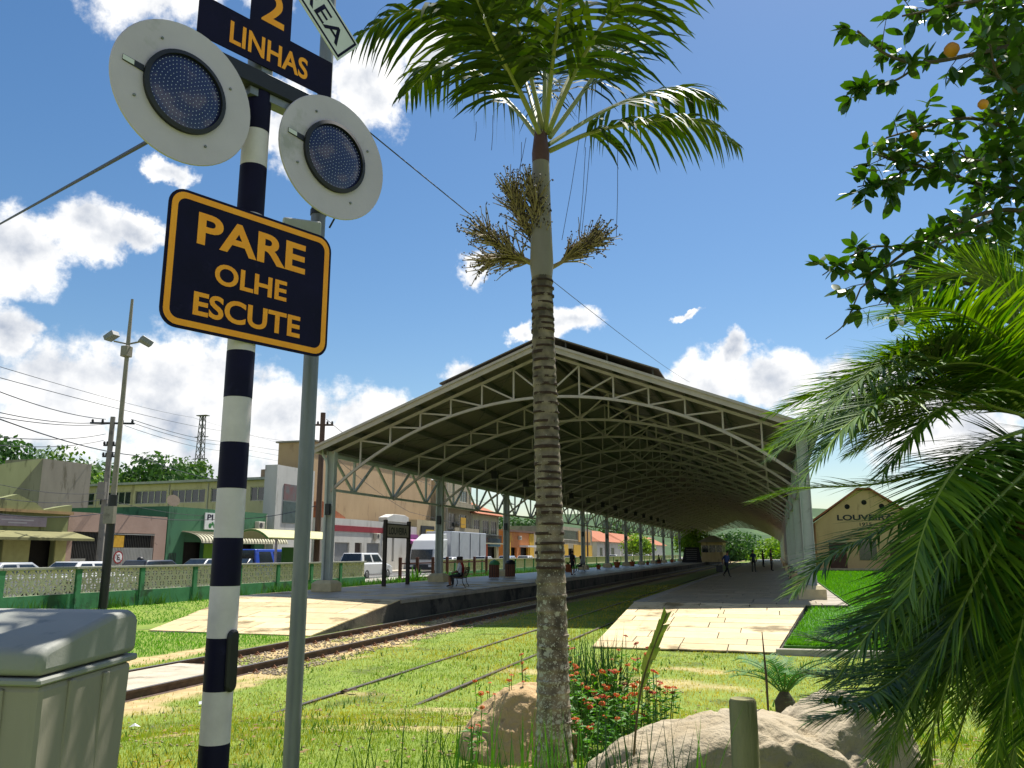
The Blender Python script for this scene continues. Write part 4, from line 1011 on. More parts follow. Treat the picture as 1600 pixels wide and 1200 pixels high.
m_bladeD = mat('iris_leaf', '#22401a', '#335a22', 6, .45, transl=.2, space='World'); m_blade = mat('grass_tall', '#3f6a24', '#567f2c', 6, .5, transl=.25, space='World')
def clump(name, label, cat, base, n, h, spread, w, m, seed, lean=.35, group=None, rad=.12):
    rnd = random.Random(seed); V = []; F = []
    root = thing(name, label, cat, base, 0, group)
    for i in range(n):
        a = rnd.uniform(0, 6.28); r = rad*math.sqrt(rnd.random()); p = Vector((r*math.cos(a), r*math.sin(a), -.05)); H = h*rnd.uniform(.55, 1.1)
        b = rnd.uniform(0, 6.28); ln = Vector((math.cos(b), math.sin(b), 0))*lean*rnd.random(); d = (Vector((0,0,1))+ln*.5).normalized(); sd = Vector((-math.sin(b+rnd.uniform(-1,1)), math.cos(b), 0)).normalized()*w*rnd.uniform(.7,1.2)
        k = len(V); q = p
        for m_ in range(4):
            u = m_/4; V += [q+sd*(1-u*.6)/2, q-sd*(1-u*.6)/2]; q = q+d*H/4; d = (d+ln*.5+Vector((0,0,-lean*.1))).normalized()
        V.append(q)
        for m_ in range(3): F.append((k+2*m_, k+2*m_+1, k+2*m_+3, k+2*m_+2))
        F.append((k+6, k+7, k+8))
    mb = MB(); mb.add(V, F); mb.build('blades', m, root, kind='stuff'); return root
def gpt(x, y, d):
    p = P(x, y, d); return (p.x, p.y, float(gz(p.x, p.y)))
cg = 'sword-leaved clumps in the flower bed'
p = P(928, 1060, 7.6); clump('lily_clump', 'dense dark clump of upright sword leaves behind the zinnias', 'clump', (p.x, p.y, float(gz(p.x,p.y))), 300, 1.0, .3, .016, m_bladeD, 1, .45, cg, .24)
for i, (x, n, d, lb) in enumerate(((575,7,4.2,'few tall thin blades left of the palm, leftmost clump'),(625,22,4.3,'tall thin green blades rising left of the palm trunk'),(690,24,4.4,'thin green blades in front of the tan boulder, left part'),(760,34,4.6,'green blades in front of the tan boulder beside the trunk'),(865,46,5.0,'bright green blades at the very foot of the palm trunk'),(960,30,4.0,'dark thin blades before the left end of the large boulder'),(1040,16,3.9,'sparse dark blades before the middle of the large boulder'),(1085,8,3.8,'thin blades just left of the wooden post'),(520,4,4.3,'two or three lone blades near the galvanised pole'))):
    q = P(x, 1215, d); clump('sword_grass', lb, 'grass clump', (q.x, q.y, float(gz(q.x,q.y))), int(n*1.5), max(.5, q.z+.42-float(gz(q.x,q.y))), .3, .012, m_blade if i not in (5,6) else m_bladeD, 30+i, .26, cg, .22)
# zinnias: leafy plants with orange-red heads
m_zl = mat('zinnia_leaf', '#3f6f24', '#5b8a2e', 8, .6, transl=.3, space='World'); m_zs = mat('zinnia_stem', '#4a6a2a', '#5b7a36', 8, .7)
m_zf = [mat('petal_orange', '#c4501c', '#d26a20', 20, .6, transl=.2), mat('petal_red', '#a82a18', '#b83a22', 20, .6, transl=.2), mat('petal_brown', '#6a2a1a', '#7a3420', 20, .7)]; m_zc = mat('flower_centre', '#7a5a18', '#a87a1c', 30, .8)
def zinnia(label, base, H, nst, nl, seed, spread):
    rnd = random.Random(seed); root = thing('zinnia_plant', label, 'flower plant', base, 0, 'zinnias in the flower bed'); stm = MB(); lvs = MB()
    for s in range(nst):
        a = rnd.uniform(0, 6.28); r = spread*rnd.uniform(.1, 1); e = Vector((r*math.cos(a), r*math.sin(a), H*rnd.uniform(.6, 1.05))); c = [Vector((0,0,-.05))+Vector((e.x*.3,e.y*.3,0)), Vector((e.x*.75, e.y*.75, e.z*.5)), e]
        stm.tube(c, [.005,.004,.003], 5)
        for q in range(nl):
            t = rnd.uniform(.15, .95); p = c[0].lerp(c[1], t*2) if t < .5 else c[1].lerp(c[2], t*2-1); an = rnd.uniform(0, 6.28); L_ = rnd.uniform(.05, .1); w = L_*.42
            d = Vector((math.cos(an), math.sin(an), rnd.uniform(-.3,.6))).normalized(); sd = d.cross(ZU).normalized()*w/2
            lvs.add([p, p+d*L_*.45+sd+ZU*.006, p+d*L_, p+d*L_*.45-sd+ZU*.006, p+d*L_*.5-ZU*.004], [(0,1,4),(1,2,4),(2,3,4),(3,0,4)])
        R_ = rnd.uniform(.02, .036); nrm = (Vector((rnd.gauss(0,.35), rnd.gauss(-.2,.35), 1))).normalized(); u = nrm.orthogonal().normalized(); v = nrm.cross(u); fl = MB()
        for ly in range(2):
            np_ = 11
            for i in range(np_):
                b = 2*math.pi*(i+.5*ly)/np_; r1 = R_*(1-.28*ly); d = u*math.cos(b)+v*math.sin(b); t = u*-math.sin(b)+v*math.cos(b); z = nrm*(.004*ly)
                fl.add([e+d*.005+z, e+d*r1*.6+t*r1*.2+nrm*.004+z, e+d*r1+z-nrm*.002, e+d*r1*.6-t*r1*.2+nrm*.004+z], [(0,1,2,3)])
        f = fl.build('flower', m_zf[0 if rnd.random() < .62 else (1 if rnd.random() < .75 else 2)], root)
        MB().lathe([(R_*.36,.0),(R_*.34,.008),(R_*.1,.013)], e, 8, nrm).build('centre', m_zc, f)
    stm.build('stems', m_zs, root); lvs.build('leaves', m_zl, root, kind='stuff')
ZP = [(905,1105,6.6,.34,7,11,.20,'leafy zinnia close to the right side of the palm trunk'),(950,1085,6.9,.36,8,11,.22,'bushy zinnia below the dark lily clump'),(985,1120,6.4,.33,8,11,.22,'low zinnia in front of the middle of the bed'),(1025,1100,6.5,.34,8,11,.20,'rightmost bushy zinnia beside the bare earth'),(1012,1060,7.2,.40,4,7,.16,'tall loose zinnia reaching above the bed at its right end'),(935,1140,6.1,.28,6,11,.20,'lowest zinnia next to the large boulder'),(895,1060,7.3,.34,6,9,.2,'zinnia half hidden behind the palm trunk'),(975,1045,7.6,.34,5,9,.2,'rear zinnia in front of the sword leaves'),
      (760,1110,6.9,.30,5,4,.17,'thin red zinnia above the tan boulder, left of the trunk'),(800,1105,6.7,.32,5,4,.16,'thin zinnia with dark seed heads just left of the trunk'),(742,1150,6.3,.22,3,3,.13,'small lone zinnia left of the tan boulder'),(822,1075,7.2,.30,4,4,.15,'sparse zinnia rising behind the tan boulder')]
for i, (x, y, d, H, ns, nl, sp__, lb) in enumerate(ZP):
    q = P(x, y-48, d); g0 = float(gz(q.x,q.y)); zinnia(lb, (q.x, q.y, g0), q.z-g0, ns+(4 if i < 8 else 1), nl+4, 90+i, sp__)
# stalk with one torn leaf
q0, q1, q2 = P(985,1205,4.6), P(1002,1075,4.75), P(1042,958,4.9)
cs = thing('torn_leaf_stalk', 'single tall stalk with a ragged, torn brown-green leaf', 'plant', (q0.x, q0.y, float(gz(q0.x,q0.y))))
MB().tube([Vector((q0.x-.02, q0.y, float(gz(q0.x,q0.y))-.03)), q0-ZU*.1], .008, 6).build('stalk_foot', mat('dry_stalk','#5c4a2c','#6d6236',8,.8), cs, world=True)
c = crv([q0-ZU*.1, q1, q2], 12); MB().tube(c, [.008-.0045*i/12 for i in range(13)], 6).build('stalk', mat('dry_stalk','#5c4a2c','#6d6236',8,.8), cs, world=True, smooth=True)
tl = MB(); rnd = random.Random(3)
for i in range(5, 12):
    a, b = c[i], c[i+1]; d = (b-a).normalized(); sd = d.cross(_F).normalized(); w = .026*math.sin(math.pi*(i-4)/9)+.012
    for s in (-1, 1):
        ww = w*rnd.uniform(.45,1.1); tl.add([a, b, b.lerp(a,.1)+sd*s*ww+d*.035+_F*rnd.uniform(-.02,.02), a+sd*s*ww*.85+d*.02], [(0,1,2,3)])
tl.build('torn_leaf', mat('torn_leaf_green','#56702a','#7c8440',10,.6,transl=.25,space='World'), cs, world=True)
sp0 = P(1198, 1070, 5.2); MB_ = thing('flower_spike', 'thin dark upright spike behind the large boulder', 'plant', (sp0.x, sp0.y, sp0.z-.4))
MB().tube([(0,0,-.5),(0,0,0),(0,.0,.45),(-.01,0,.72)], [.006,.006,.009,.003], 6).build('spike', mat('dark_spike','#3b3424','#4c4430',9,.8), MB_)
# cycad
cy = P(1225, 1075, 6.6); cyo = thing('cycad', 'low sago cycad with stiff radiating leaves behind the boulder', 'cycad', (cy.x, cy.y, cy.z-.18))
zg = float(gz(cy.x, cy.y))-(cy.z-.18); MB().lathe([(.07,zg-.05),(.065,zg+.1),(.075,0),(.08,.08),(.03,.16)], (0,0,0), 12).build('stem', m_twig, cyo, smooth=True)
m_cyc = mat('cycad_leaf', '#2c5a2a', '#3c6c34', 7, .6, transl=.15, spec=.2, space='World', cattr=('tint', '#5a8a3c'))
for i in range(15):
    a = 2*math.pi*i/15+.2; b = Vector((cy.x, cy.y, cy.z-.05)); d = Vector((math.cos(a), math.sin(a), 0)); L_ = random.uniform(.42,.58); up = random.uniform(.18,.42)
    frond(cyo, [b, b+d*L_*.35+ZU*up*.6, b+d*L_*.75+ZU*up*.8, b+d*L_+ZU*up*.72], .008, 30, .11, .012, .15, 1.0, m_zs, m_cyc, name='cycad_leaf', seed=200+i, start=.1, lift=.3)
# ================================================================== LATTICE WALL ALONG THE STREET
WX = -22.7
m_wgreen = mat('wall_green', '#2f6b44', '#3f7d54', 3, .85, .3, 20, c3='#2a4a30', sc3=1.1, th3=.55)
m_wcap = mat('wall_coping', '#8f8f83', '#7a7b70', 3, .9, .3, 20)
m_cob = mat('lattice_block', '#d0c9b0', '#bdb69c', 5, .85, .3, 30, c3='#8f8a74', sc3=1.4, th3=.6, space='World')
wl = thing('lattice_wall', 'long green boundary wall with pale pierced lattice blocks beside the street', 'wall', (WX, 25, .2))
def wall_run(y0, y1, step, fine):
    y = y0
    while y < y1-.1:
        ye = min(y+step, y1)
        MB().box(WX-.07, WX+.07, y, ye, .1, .86).build('wall_base', m_wgreen, wl, world=True)
        MB().box(WX-.11, WX+.11, y-.11, y+.11, .1, 1.66).build('wall_post', m_wgreen, wl, world=True)
        MB().box(WX-.13, WX+.13, y+.003, ye-.003, 1.66, 1.745).build('coping', m_wcap, wl, world=True, bevel=.01)
        lb = MB(); ya, yb, za, zb = y+.11, ye-.11, .86, 1.66
        if fine:      # pierced blocks: a grid of thin webs with a diagonal in each cell
            nz = 4; nyy = int((yb-ya)/.2); cz_, cy_ = (zb-za)/nz, (yb-ya)/nyy; t = .035
            for i in range(nz+1): lb.box(WX-.03, WX+.03, ya, yb, za+i*cz_-t/2, za+i*cz_+t/2)
            for j in range(nyy+1): lb.box(WX-.029, WX+.029, ya+j*cy_-t/2, ya+j*cy_+t/2, za, zb)
            for i in range(nz):
                for j in range(nyy):
                    a = ya+j*cy_; b = za+i*cz_
                    if (i+j) % 2: lb.bar((WX, a, b), (WX, a+cy_, b+cz_), .055, .045, (1,0,0))
                    else: lb.bar((WX, a+cy_, b), (WX, a, b+cz_), .055, .045, (1,0,0))
        else: lb.box(WX-.045, WX+.045, ya, yb, za, zb)
        lb.build('lattice_panel', m_cob, wl, world=True, kind='stuff' if fine else None)
        y = ye
wall_run(11.0, 43.9, 3.0, True); wall_run(55.0, 91.0, 3.0, True); wall_run(91.0, 211, 6.0, False)

# brown post-and-rail fence and gate posts between the two wall runs
m_brown = mat('fence_brown', '#4a2620', '#5c332a', 6, .7, .2, 30)
fr = thing('rail_fence', 'dark red-brown post and rail fence between the two runs of lattice wall', 'fence', (-20.6, 45, .5))
ys = [44.2, 46.6, 49.0, 51.4, 54.0, 56.6, 59.2]
for y in ys: MB().box(-20.68, -20.52, y-.08, y+.08, .1, 1.95).build('fence_post', m_brown, fr, world=True, bevel=.01)
for a, b in zip(ys[:-1], ys[1:]):
    for z in (.75, 1.6): MB().box(-20.635, -20.565, a+.08, b-.08, z-.04, z+.04).build('fence_rail', m_brown, fr, world=True)

# ================================================================== BUILDINGS OF THE STREET
FX = -36.4
m_dark = mat('opening_shade', '#15130f', '#221e18', 3, .9); m_glass = mat('window_glass', '#1c2226', '#2a3237', 2, .12, spec=.8); m_frameW = mat('window_frame', '#bdb7a8', '#a8a294', 6, .6)  # m_dark: near-black colour standing in for the shade inside openings
m_tile = mat('roof_tile', '#a3613c', '#8a4e32', 4, .85, .6, 14, stretch=(1,3,1), c3='#7a4630', sc3=.7)
m_iron = mat('iron_grille', '#3a3a38', '#4a4a46', 6, .6)
def wall_mat(n, a, b, c=None):     # painted render with rain streaks
    return mat(n, a, b, .9, .9, .3, 12, c3=c or tuple(v*.55 for v in hx(b)), sc3=1.3, th3=.56, stretch=(1,1,.3))
def building(name, label, y0, y1, h, wm, opens=(), depth=9, fx=FX, z0=.5, cat='building', body=True, parapet=None):
    """street front facing +X with real openings; opens: (kind, ya, yb, za, zb)"""
    t = thing(name, label, cat, (fx, (y0+y1)/2, z0))
    Y = sorted({y0, y1, *[o[1] for o in opens], *[o[2] for o in opens]}); Z = sorted({z0, h, *[o[3] for o in opens], *[o[4] for o in opens]})
    w = MB()
    for a, b in zip(Y[:-1], Y[1:]):
        run = None
        for c, d in zip(Z[:-1], Z[1:]):
            hole = any(o[1] <= a+1e-4 and o[2] >= b-1e-4 and o[3] <= c+1e-4 and o[4] >= d-1e-4 for o in opens)
            if not hole: run = (run[0], d) if run else (c, d)
            if hole and run: w.box(fx-.3, fx, a, b, *run); run = None
        if run: w.box(fx-.3, fx, a, b, *run)
    w.build('front_wall', wm, t, world=True)
    if body:
        MB().box(fx-depth, fx-.55, y0+.01, y1-.01, z0, h-.01).build('shade_block', m_dark, t, world=True)  # solid block, its dark colour replaces the shade of the rooms
        bw = MB(); bw.box(fx-depth-.2, fx-.301, y0, y0+.2, z0, h); bw.box(fx-depth-.2, fx-.301, y1-.2, y1, z0, h); bw.box(fx-depth-.2, fx-depth, y0+.2, y1-.2, z0, h)
        bw.box(fx-depth, fx-.301, y0+.2, y1-.2, h-.25, h-.012); bw.build('side_walls', wm, t, world=True)
    for k, a, b, c, d in opens:
        if k == 'w':
            n = max(1, int(round((b-a)/.9)))
            f = MB(); f.box(fx-.16, fx-.06, a, b, d-.06, d); f.box(fx-.16, fx-.06, a, b, c, c+.06)
            for i in range(n+1): yy = a+(b-a-.06)*i/n; f.box(fx-.159, fx-.061, yy, yy+.06, c+.06, d-.06)
            fo = f.build('window', m_frameW, t, world=True); MB().box(fx-.13, fx-.11, a+.01, b-.01, c+.02, d-.02).build('pane', m_glass, fo, world=True)
            MB().box(fx-.05, fx+.08, a-.08, b+.08, c-.08, c-.002).build('sill', m_frameW, fo, world=True)
        elif k == 's':
            f = MB(); f.box(fx-.2, fx-.17, a, b, c, d); s_ = f.build('shutter', mat('roller_shutter', '#8d8f90', '#7c7e80', 2, .6), t, world=True)
            g = MB(); z = c
            while z < d: g.box(fx-.17, fx-.155, a, b, z, z+.05); z += .1
            g.build('shutter_ribs', MATS['roller_shutter'], s_, world=True, kind='stuff')
        elif k == 'd':
            f = MB(); f.box(fx-.2, fx-.14, a+.05, b-.05, c, d-.05); dr = f.build('door', mat('door_dark', '#3a2c26', '#4a3a30', 3, .6), t, world=True)
            MB().box(fx-.14, fx-.10, b-.2, b-.16, c+.95, c+1.1).build('handle', m_iron, dr, world=True)
    return t
def bpart(t, name, m, *b, bevel=0): return MB().box(*b).build(name, m, t, world=True, bevel=bevel)

m_olive = wall_mat('olive_wall', '#83875c', '#767a52', '#55573c'); m_olive2 = mat('olive_light', '#a8a56c', '#989560', 3, .9)
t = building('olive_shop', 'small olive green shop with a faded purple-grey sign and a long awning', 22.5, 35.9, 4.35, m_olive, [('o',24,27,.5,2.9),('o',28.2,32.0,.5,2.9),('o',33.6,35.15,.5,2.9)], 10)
MB().prism([(22.4,4.35),(36.0,4.35),(36.0,4.75),(35.2,4.62),(34.2,4.35+.06),(33.6,4.75),(32.5,5.1),(31.4,4.8),(31,4.45),(22.4,4.45)], (FX-.35,0,0), (0,1,0), (0,0,1), (.4,0,0)).build('parapet', m_olive, t, world=True)
bpart(t, 'cornice', wall_mat('cornice_tan', '#a3875f', '#8a7350'), FX+.002, FX+.22, 22.5, 36.0, 4.22, 4.36)
sg = bpart(t, 'sign_board', mat('sign_faded', '#8d7f86', '#a0919a', 2, .7), FX+.01, FX+.1, 30.9, 34.4, 3.52, 4.02)
MB().box(FX+.1005, FX+.102, 31.7, 33.6, 3.8, 3.86).build('faded_lettering', mat('sign_pale', '#b9b0b4', None, rough=.8), sg, world=True)
MB().box(FX+.1005, FX+.102, 32.1, 33.2, 3.66, 3.72).build('faded_lettering', MATS['sign_pale'], sg, world=True)
MB().hexa([(FX,22.5,3.02),(FX+1.5,22.5,2.82),(FX+1.5,36.3,2.82),(FX,36.3,3.02),(FX,22.5,3.32),(FX+1.5,22.5,2.95),(FX+1.5,36.3,2.95),(FX,36.3,3.32)]).build('awning', mat('awning_khaki', '#7d7a52', '#6a6846', 2, .9), t, world=True)
for a, b in ((32.0,33.6),(35.15,35.9),(27,28.2)): bpart(t, 'pillar', m_olive2, FX+.001, FX+.06, a+.02, b-.02, .5, 2.85)
rt = MB(); rt.prism([(22.5,5.6),(30.5,4.9),(30.5,4.75),(22.5,5.4)], (FX-8,0,0), (0,1,0), (0,0,1), (7.0,0,0)); rt.build('tile_roof', mat('old_tile', '#8d8270', '#756a58', 5, .95, .8, 12), t, world=True)
t = thing('concrete_block_house', 'blank concrete block of a house rising behind the olive shop', 'building', (-47, 44, .5))
MB().box(-48.6, -45.4, 42.2, 46.3, .5, 8.25).build('block', wall_mat('bare_render', '#8d8778', '#7a7466', '#65604f'), t, world=True)
MB().hexa([(-54,42.195,5),(-48.6,42.195,5),(-48.6,46,5),(-54,46,5),(-54,42.195,7.6),(-45.42,42.19,8.26),(-45.42,46.31,8.26),(-54,46.31,7.6)]).build('cream_face', wall_mat('cream_render', '#b8b290', '#a8a282'), t, world=True)

m_pink = mat('pink_wall', '#a58c7e', '#977e70', .9, .9, .4, 10, c3='#4c4038', sc3=.75, th3=.60, det=10)
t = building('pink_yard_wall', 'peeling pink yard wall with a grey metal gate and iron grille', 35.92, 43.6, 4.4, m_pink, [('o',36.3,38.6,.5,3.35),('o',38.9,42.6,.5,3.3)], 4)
g = MB(); y = 36.3
while y < 38.6: g.box(FX-.12, FX-.09, y, y+.03, 1.6, 3.35); y += .11
g.build('iron_grille', m_iron, t, world=True, kind='stuff')
bpart(t, 'grille_panel', mat('grey_panel', '#8a8a84', '#77776f', 3, .8), FX-.12, FX-.06, 36.3, 37.4, .5, 1.9); bpart(t, 'grille_panel', m_wgreen, FX-.12, FX-.06, 37.4, 38.6, .5, 1.6)
gt = bpart(t, 'metal_gate', mat('gate_grey', '#9a9a95', '#8a8a85', 2, .7), FX-.06, FX-.03, 38.92, 42.58, .55, 2.5)
c = MB(); y = 38.95
while y < 42.5: c.box(FX-.03, FX-.01, y, y+.05, .55, 2.5); y += .12
c.build('gate_ribs', MATS['gate_grey'], gt, world=True, kind='stuff')
c = MB(); y = 38.95
while y < 42.5: c.box(FX-.05, FX-.03, y, y+.025, 2.5, 3.25); y += .14
c.build('gate_bars', m_iron, gt, world=True, kind='stuff'); bpart(t, 'yellow_notice', mat('notice_yellow','#c79a2a','#b0861f',5,.7), FX-.03, FX-.01, 39.2, 40.1, 2.52, 3.2); bpart(t, 'gate_rail', MATS['gate_grey'], FX-.06, FX-.0, 38.9, 42.6, 3.25, 3.34)
# no-parking disc on the gate
ns = thing('no_parking_sign', 'round no-parking sign with a black E on the grey metal gate', 'sign', (FX+.02, 40.2, 1.6))
q = (FX+.0, 39.75, 1.95); MB().lathe([(.36,0),(.36,.02)], q, 28, (1,0,0)).build('disc', mat('sign_red', '#8f2420', '#7d1c1a', 6, .6), ns, world=True); MB().lathe([(.285,.021),(.285,.023)], q, 28, (1,0,0)).build('face', m_wsign, ns, world=True)
lettering('E', (q[0]+.0245, q[1]-.1, q[2]-.16), (0,1,0), (0,0,1), .2, .32, m_black, ns, bold=.02)
MB().bar((q[0]+.025,q[1]-.2,q[2]+.2), (q[0]+.025,q[1]+.2,q[2]-.2), .004, .05, (1,0,0)).build('slash', MATS['sign_red'], ns, world=True)

m_grn = wall_mat('green_shopwall', '#437453', '#3c684a', '#2f523b'); m_lime = mat('lime_wall', '#6f9a2c', '#618a26', 2, .9)
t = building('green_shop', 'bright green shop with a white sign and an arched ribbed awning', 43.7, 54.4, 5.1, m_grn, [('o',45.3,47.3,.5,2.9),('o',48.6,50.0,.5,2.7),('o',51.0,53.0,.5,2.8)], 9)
sg = bpart(t, 'sign_board', m_wsign, FX+.01, FX+.08, 47.15, 50.2, 3.75, 4.85)
lettering('PI', (FX+.082,47.35,4.35), (0,1,0), (0,0,1), .62, .4, m_navy, sg, bold=.03)
em = MB()
for cx, cz_, r in ((47.7,4.0,.17),(47.95,4.13,.13),(48.2,3.98,.16),(49.2,4.2,.2)): em.lathe([(r,0),(r,.003)], (FX+.082, cx, cz_), 12, (1,0,0))
em.build('leaf_emblem', mat('emblem_green', '#2c6a34', '#357a3e', 6, .7), sg, world=True)
aw = MB(); k = 9
for i in range(k):
    a0, a1 = math.pi/2*i/k, math.pi/2*(i+1)/k; x0, x1 = math.sin(a0), math.sin(a1); z0, z1 = math.cos(a0), math.cos(a1)
    aw.hexa([(FX+1.6*x0,45.0,2.85+.7*z0-.03),(FX+1.6*x1,45.0,2.85+.7*z1-.03),(FX+1.6*x1,54.9,2.85+.7*z1-.03),(FX+1.6*x0,54.9,2.85+.7*z0-.03),(FX+1.6*x0,45.0,2.85+.7*z0),(FX+1.6*x1,45.0,2.85+.7*z1),(FX+1.6*x1,54.9,2.85+.7*z1),(FX+1.6*x0,54.9,2.85+.7*z0)])
awo = aw.build('arched_awning', mat('awning_cream', '#b8b39a', '#a39e86', 2, .8), t, world=True)
rb2 = MB(); y = 45.1
while y < 54.9:
    rb2.tube([(FX+1.6*math.sin(math.pi/2*i/8), y, 2.87+.7*math.cos(math.pi/2*i/8)) for i in range(9)], .035, 5); y += .33
rb2.build('awning_ribs', mat('awning_rib', '#8f8a72', '#7d7862', 3, .8), awo, world=True, kind='stuff')
bpart(t, 'lime_pier', m_lime, FX+.001, FX+.05, 47.3, 48.6, .5, 2.8); bpart(t, 'lime_pier', m_lime, FX+.001, FX+.05, 50.0, 51.0, .5, 2.8)
g = MB()
for i in range(5): g.box(FX+.0, FX+.04, 44.0+i*.14, 44.03+i*.14, .6, 2.2)
g.build('iron_grille', m_iron, t, world=True)
sd = thing('satellite_dish', 'brown satellite dish on a mast above the green shop', 'dish', (FX-1.2, 45.4, 5.1))
MB().tube([(0,0,-.2),(0,0,.35)], .03, 6).build('mast', m_iron, sd); MB().lathe([(.02,0),(.25,.05),(.42,.16)], (0,0,.4), 18, (.7,-.5,.4)).build('dish', mat('dish_brown','#7a6a58','#6a5a4a',6,.7), sd)

# warehouse behind, across the end of the block
wa, wb = Vector((-67,63,0)), Vector((-39.3,60.8,0)); wu = (wb-wa).normalized(); wl_ = (wb-wa).length; wn = Vector((wu.y,-wu.x,0))
wh = thing('cream_warehouse', 'long cream warehouse with a high strip of dark windows behind the shops', 'building', (wa+wb)/2)
m_wh = wall_mat('warehouse_cream', '#c2b694', '#b3a786', '#9c9074')
def wbox(s0, s1, d0, d1, z0, z1): return [wa+wu*s+wn*d+ZU*z for z in (z0, z1) for s, d in ((s0,d0),(s1,d0),(s1,d1),(s0,d1))]
grp = []
for x0, x1, n in ((73,111,4),(117,147,3),(155,204,5),(211,260,5),(267,320,5),(329,384,5),(391,444,5)):
    s0 = s1 = None
    def sx(x):
        r = ray(x, 775); a = Vector((r.x, r.y)); # intersect ground track of the ray with the facade line
        det = a.x*(-wu.y)-a.y*(-wu.x); return (a.x*wa.y-a.y*wa.x)/-(a.x*wu.y-a.y*wu.x)
    grp.append((sx(x0), sx(x1), n))
zl0, zl1 = 6.55, 7.75; w = MB(); last = 0
for a, b, n in grp: w.hexa(wbox(last, a, -.3, 0, zl0, zl1)); last = b
w.hexa(wbox(last, wl_, -.3, 0, zl0, zl1)); w.hexa(wbox(0, wl_, -.3, 0, .5, zl0)); w.hexa(wbox(0, wl_, -.3, 0, zl1, 8.3)); w.build('front_wall', m_wh, wh, world=True)
MB().hexa(wbox(.01, wl_-.01, -9, -.45, .5, 8.2)).build('shade_block', m_dark, wh, world=True)  # solid block coloured dark in place of shade behind the panes
MB().hexa(wbox(-.4, wl_+.2, -9.4, .45, 8.31, 8.52)).build('roof_edge', mat('roof_grey', '#a3a39c', '#8f8f88', 2, .7), wh, world=True)
for a, b, n in grp:
    f = MB()
    for i in range(n+1): q = a+(b-a)*i/n; f.hexa(wbox(q-.05, q+.05, -.16, -.08, zl0, zl1))
    f.hexa(wbox(a, b, -.161, -.079, zl0, zl0+.07)); f.hexa(wbox(a, b, -.161, -.079, zl1-.07, zl1)); fo = f.build('window', m_frameW, wh, world=True)
    for i in range(n): p0, p1 = a+(b-a)*i/n+.05, a+(b-a)*(i+1)/n-.05; MB().hexa(wbox(p0, p1, -.13, -.115, zl0+.07, zl1-.07)).build('pane', m_glass, fo, world=True)
for a in (grp[1][1]+.3, grp[3][1]+.3, grp[4][1]+.35): MB().tube([wa+wu*a+wn*.06+ZU*5, wa+wu*a+wn*.06+ZU*8.2], .05, 6).build('downpipe', m_frameW, wh, world=True)

m_whw = wall_mat('white_wall', '#c3c1ba', '#b3b1aa', '#a3a097')
t = building('white_poster_wall', 'tall white gable wall carrying two posters behind the galvanised pole', 55.4, 60.9, 8.9, m_whw, [], .9)
bpart(t, 'poster', mat('poster_red', '#5a6a6a', '#7a4440', 1.6, .7), FX+.01, FX+.05, 56.4, 59.6, 6.25, 7.5); bpart(t, 'poster', mat('poster_green', '#4f5f5c', '#36443f', 1.4, .7), FX+.01, FX+.05, 56.4, 59.6, 4.5, 6.15)
t = thing('rooftop_tank_house', 'stained brown rooftop parapet above the right end of the warehouse', 'building', (-42, 66, 8.5))
MB().hexa(wbox(grp[6][0], wl_-.2, -5, -1.2, 8.525, 9.35)).build('wall', wall_mat('stained_brown', '#8a7a66', '#7a6a56', '#4f463a'), t, world=True)

m_redband = mat('red_band', '#8f2a34', '#7d222c', 3, .7)
t = building('white_shop', 'low white shop with a dark red band and shuttered windows', 62.6, 73.6, 5.15, m_whw, [('s',64.0,66.6,.9,3.1),('d',67.6,68.9,.5,3.1),('s',69.9,72.6,.9,3.1)], 1.2, fx=FX+.4)
bpart(t, 'red_band', m_redband, FX+.401, FX+.46, 62.6, 73.4, 4.05, 4.55)
for a in (63.0, 66.7, 69.1, 72.7): bpart(t, 'red_plinth', m_redband, FX+.401, FX+.45, a, a+.7, .5, 1.3)
MB().prism([(62.5,6.5),(66.5,5.3),(66.5,5.15),(62.5,5.15)], (FX-.9,0,0), (0,1,0), (0,0,1), (.85,0,0)).build('tile_roof', m_tile, t, world=True)
t = building('white_corner_house', 'white corner building with a raised curved parapet beside the purple doorway', 73.62, 78.4, 5.2, m_whw, [('o',75.0,75.5,1.4,4.0)], 1.2, fx=FX+.5)
MB().prism([(73.5,5.2),(78.5,5.2),(78.5,5.75),(77.5,5.95),(75,5.95),(73.5,5.6)], (FX-.3,0,0), (0,1,0), (0,0,1), (.95,0,0)).build('parapet', m_whw, t, world=True, bevel=.03)
m_purp = mat('purple_trim', '#96508a', '#86447c', 3, .7)
t = building('purple_doorway_shop', 'narrow shop front trimmed in purple with a small purple canopy', 78.42, 82.0, 4.9, m_whw, [('o',79.4,81.6,.5,3.2)], 1.0)
bpart(t, 'purple_trim', m_purp, FX+.001, FX+.25, 78.5, 79.3, .5, 4.1); bpart(t, 'purple_trim', m_purp, FX+.001, FX+.2, 79.3, 82.0, 3.7, 4.1)
MB().hexa([(FX,79.2,3.2),(FX+1.6,79.2,3.0),(FX+1.6,82,3.0),(FX,82,3.2),(FX,79.2,3.7),(FX+1.6,79.2,3.08),(FX+1.6,82,3.08),(FX,82,3.7)]).build('canopy', m_purp, t, world=True)
t = building('cream_shop', 'cream shop with a dark open front and a black and yellow sign', 82.02, 90.0, 5.7, wall_mat('cream_shopwall', '#b3a684', '#a39674'), [('o',82.6,89.4,.5,3.5)], 1.0)
sg = bpart(t, 'sign_board', m_black, FX+.01, FX+.1, 83.0, 86.6, 4.05, 5.1); bpart(t, 'sign_yellow', mat('sign_yellow', '#c9a820', '#b89818', 6, .6), FX+.101, FX+.11, 84.2, 86.4, 4.3, 4.7)
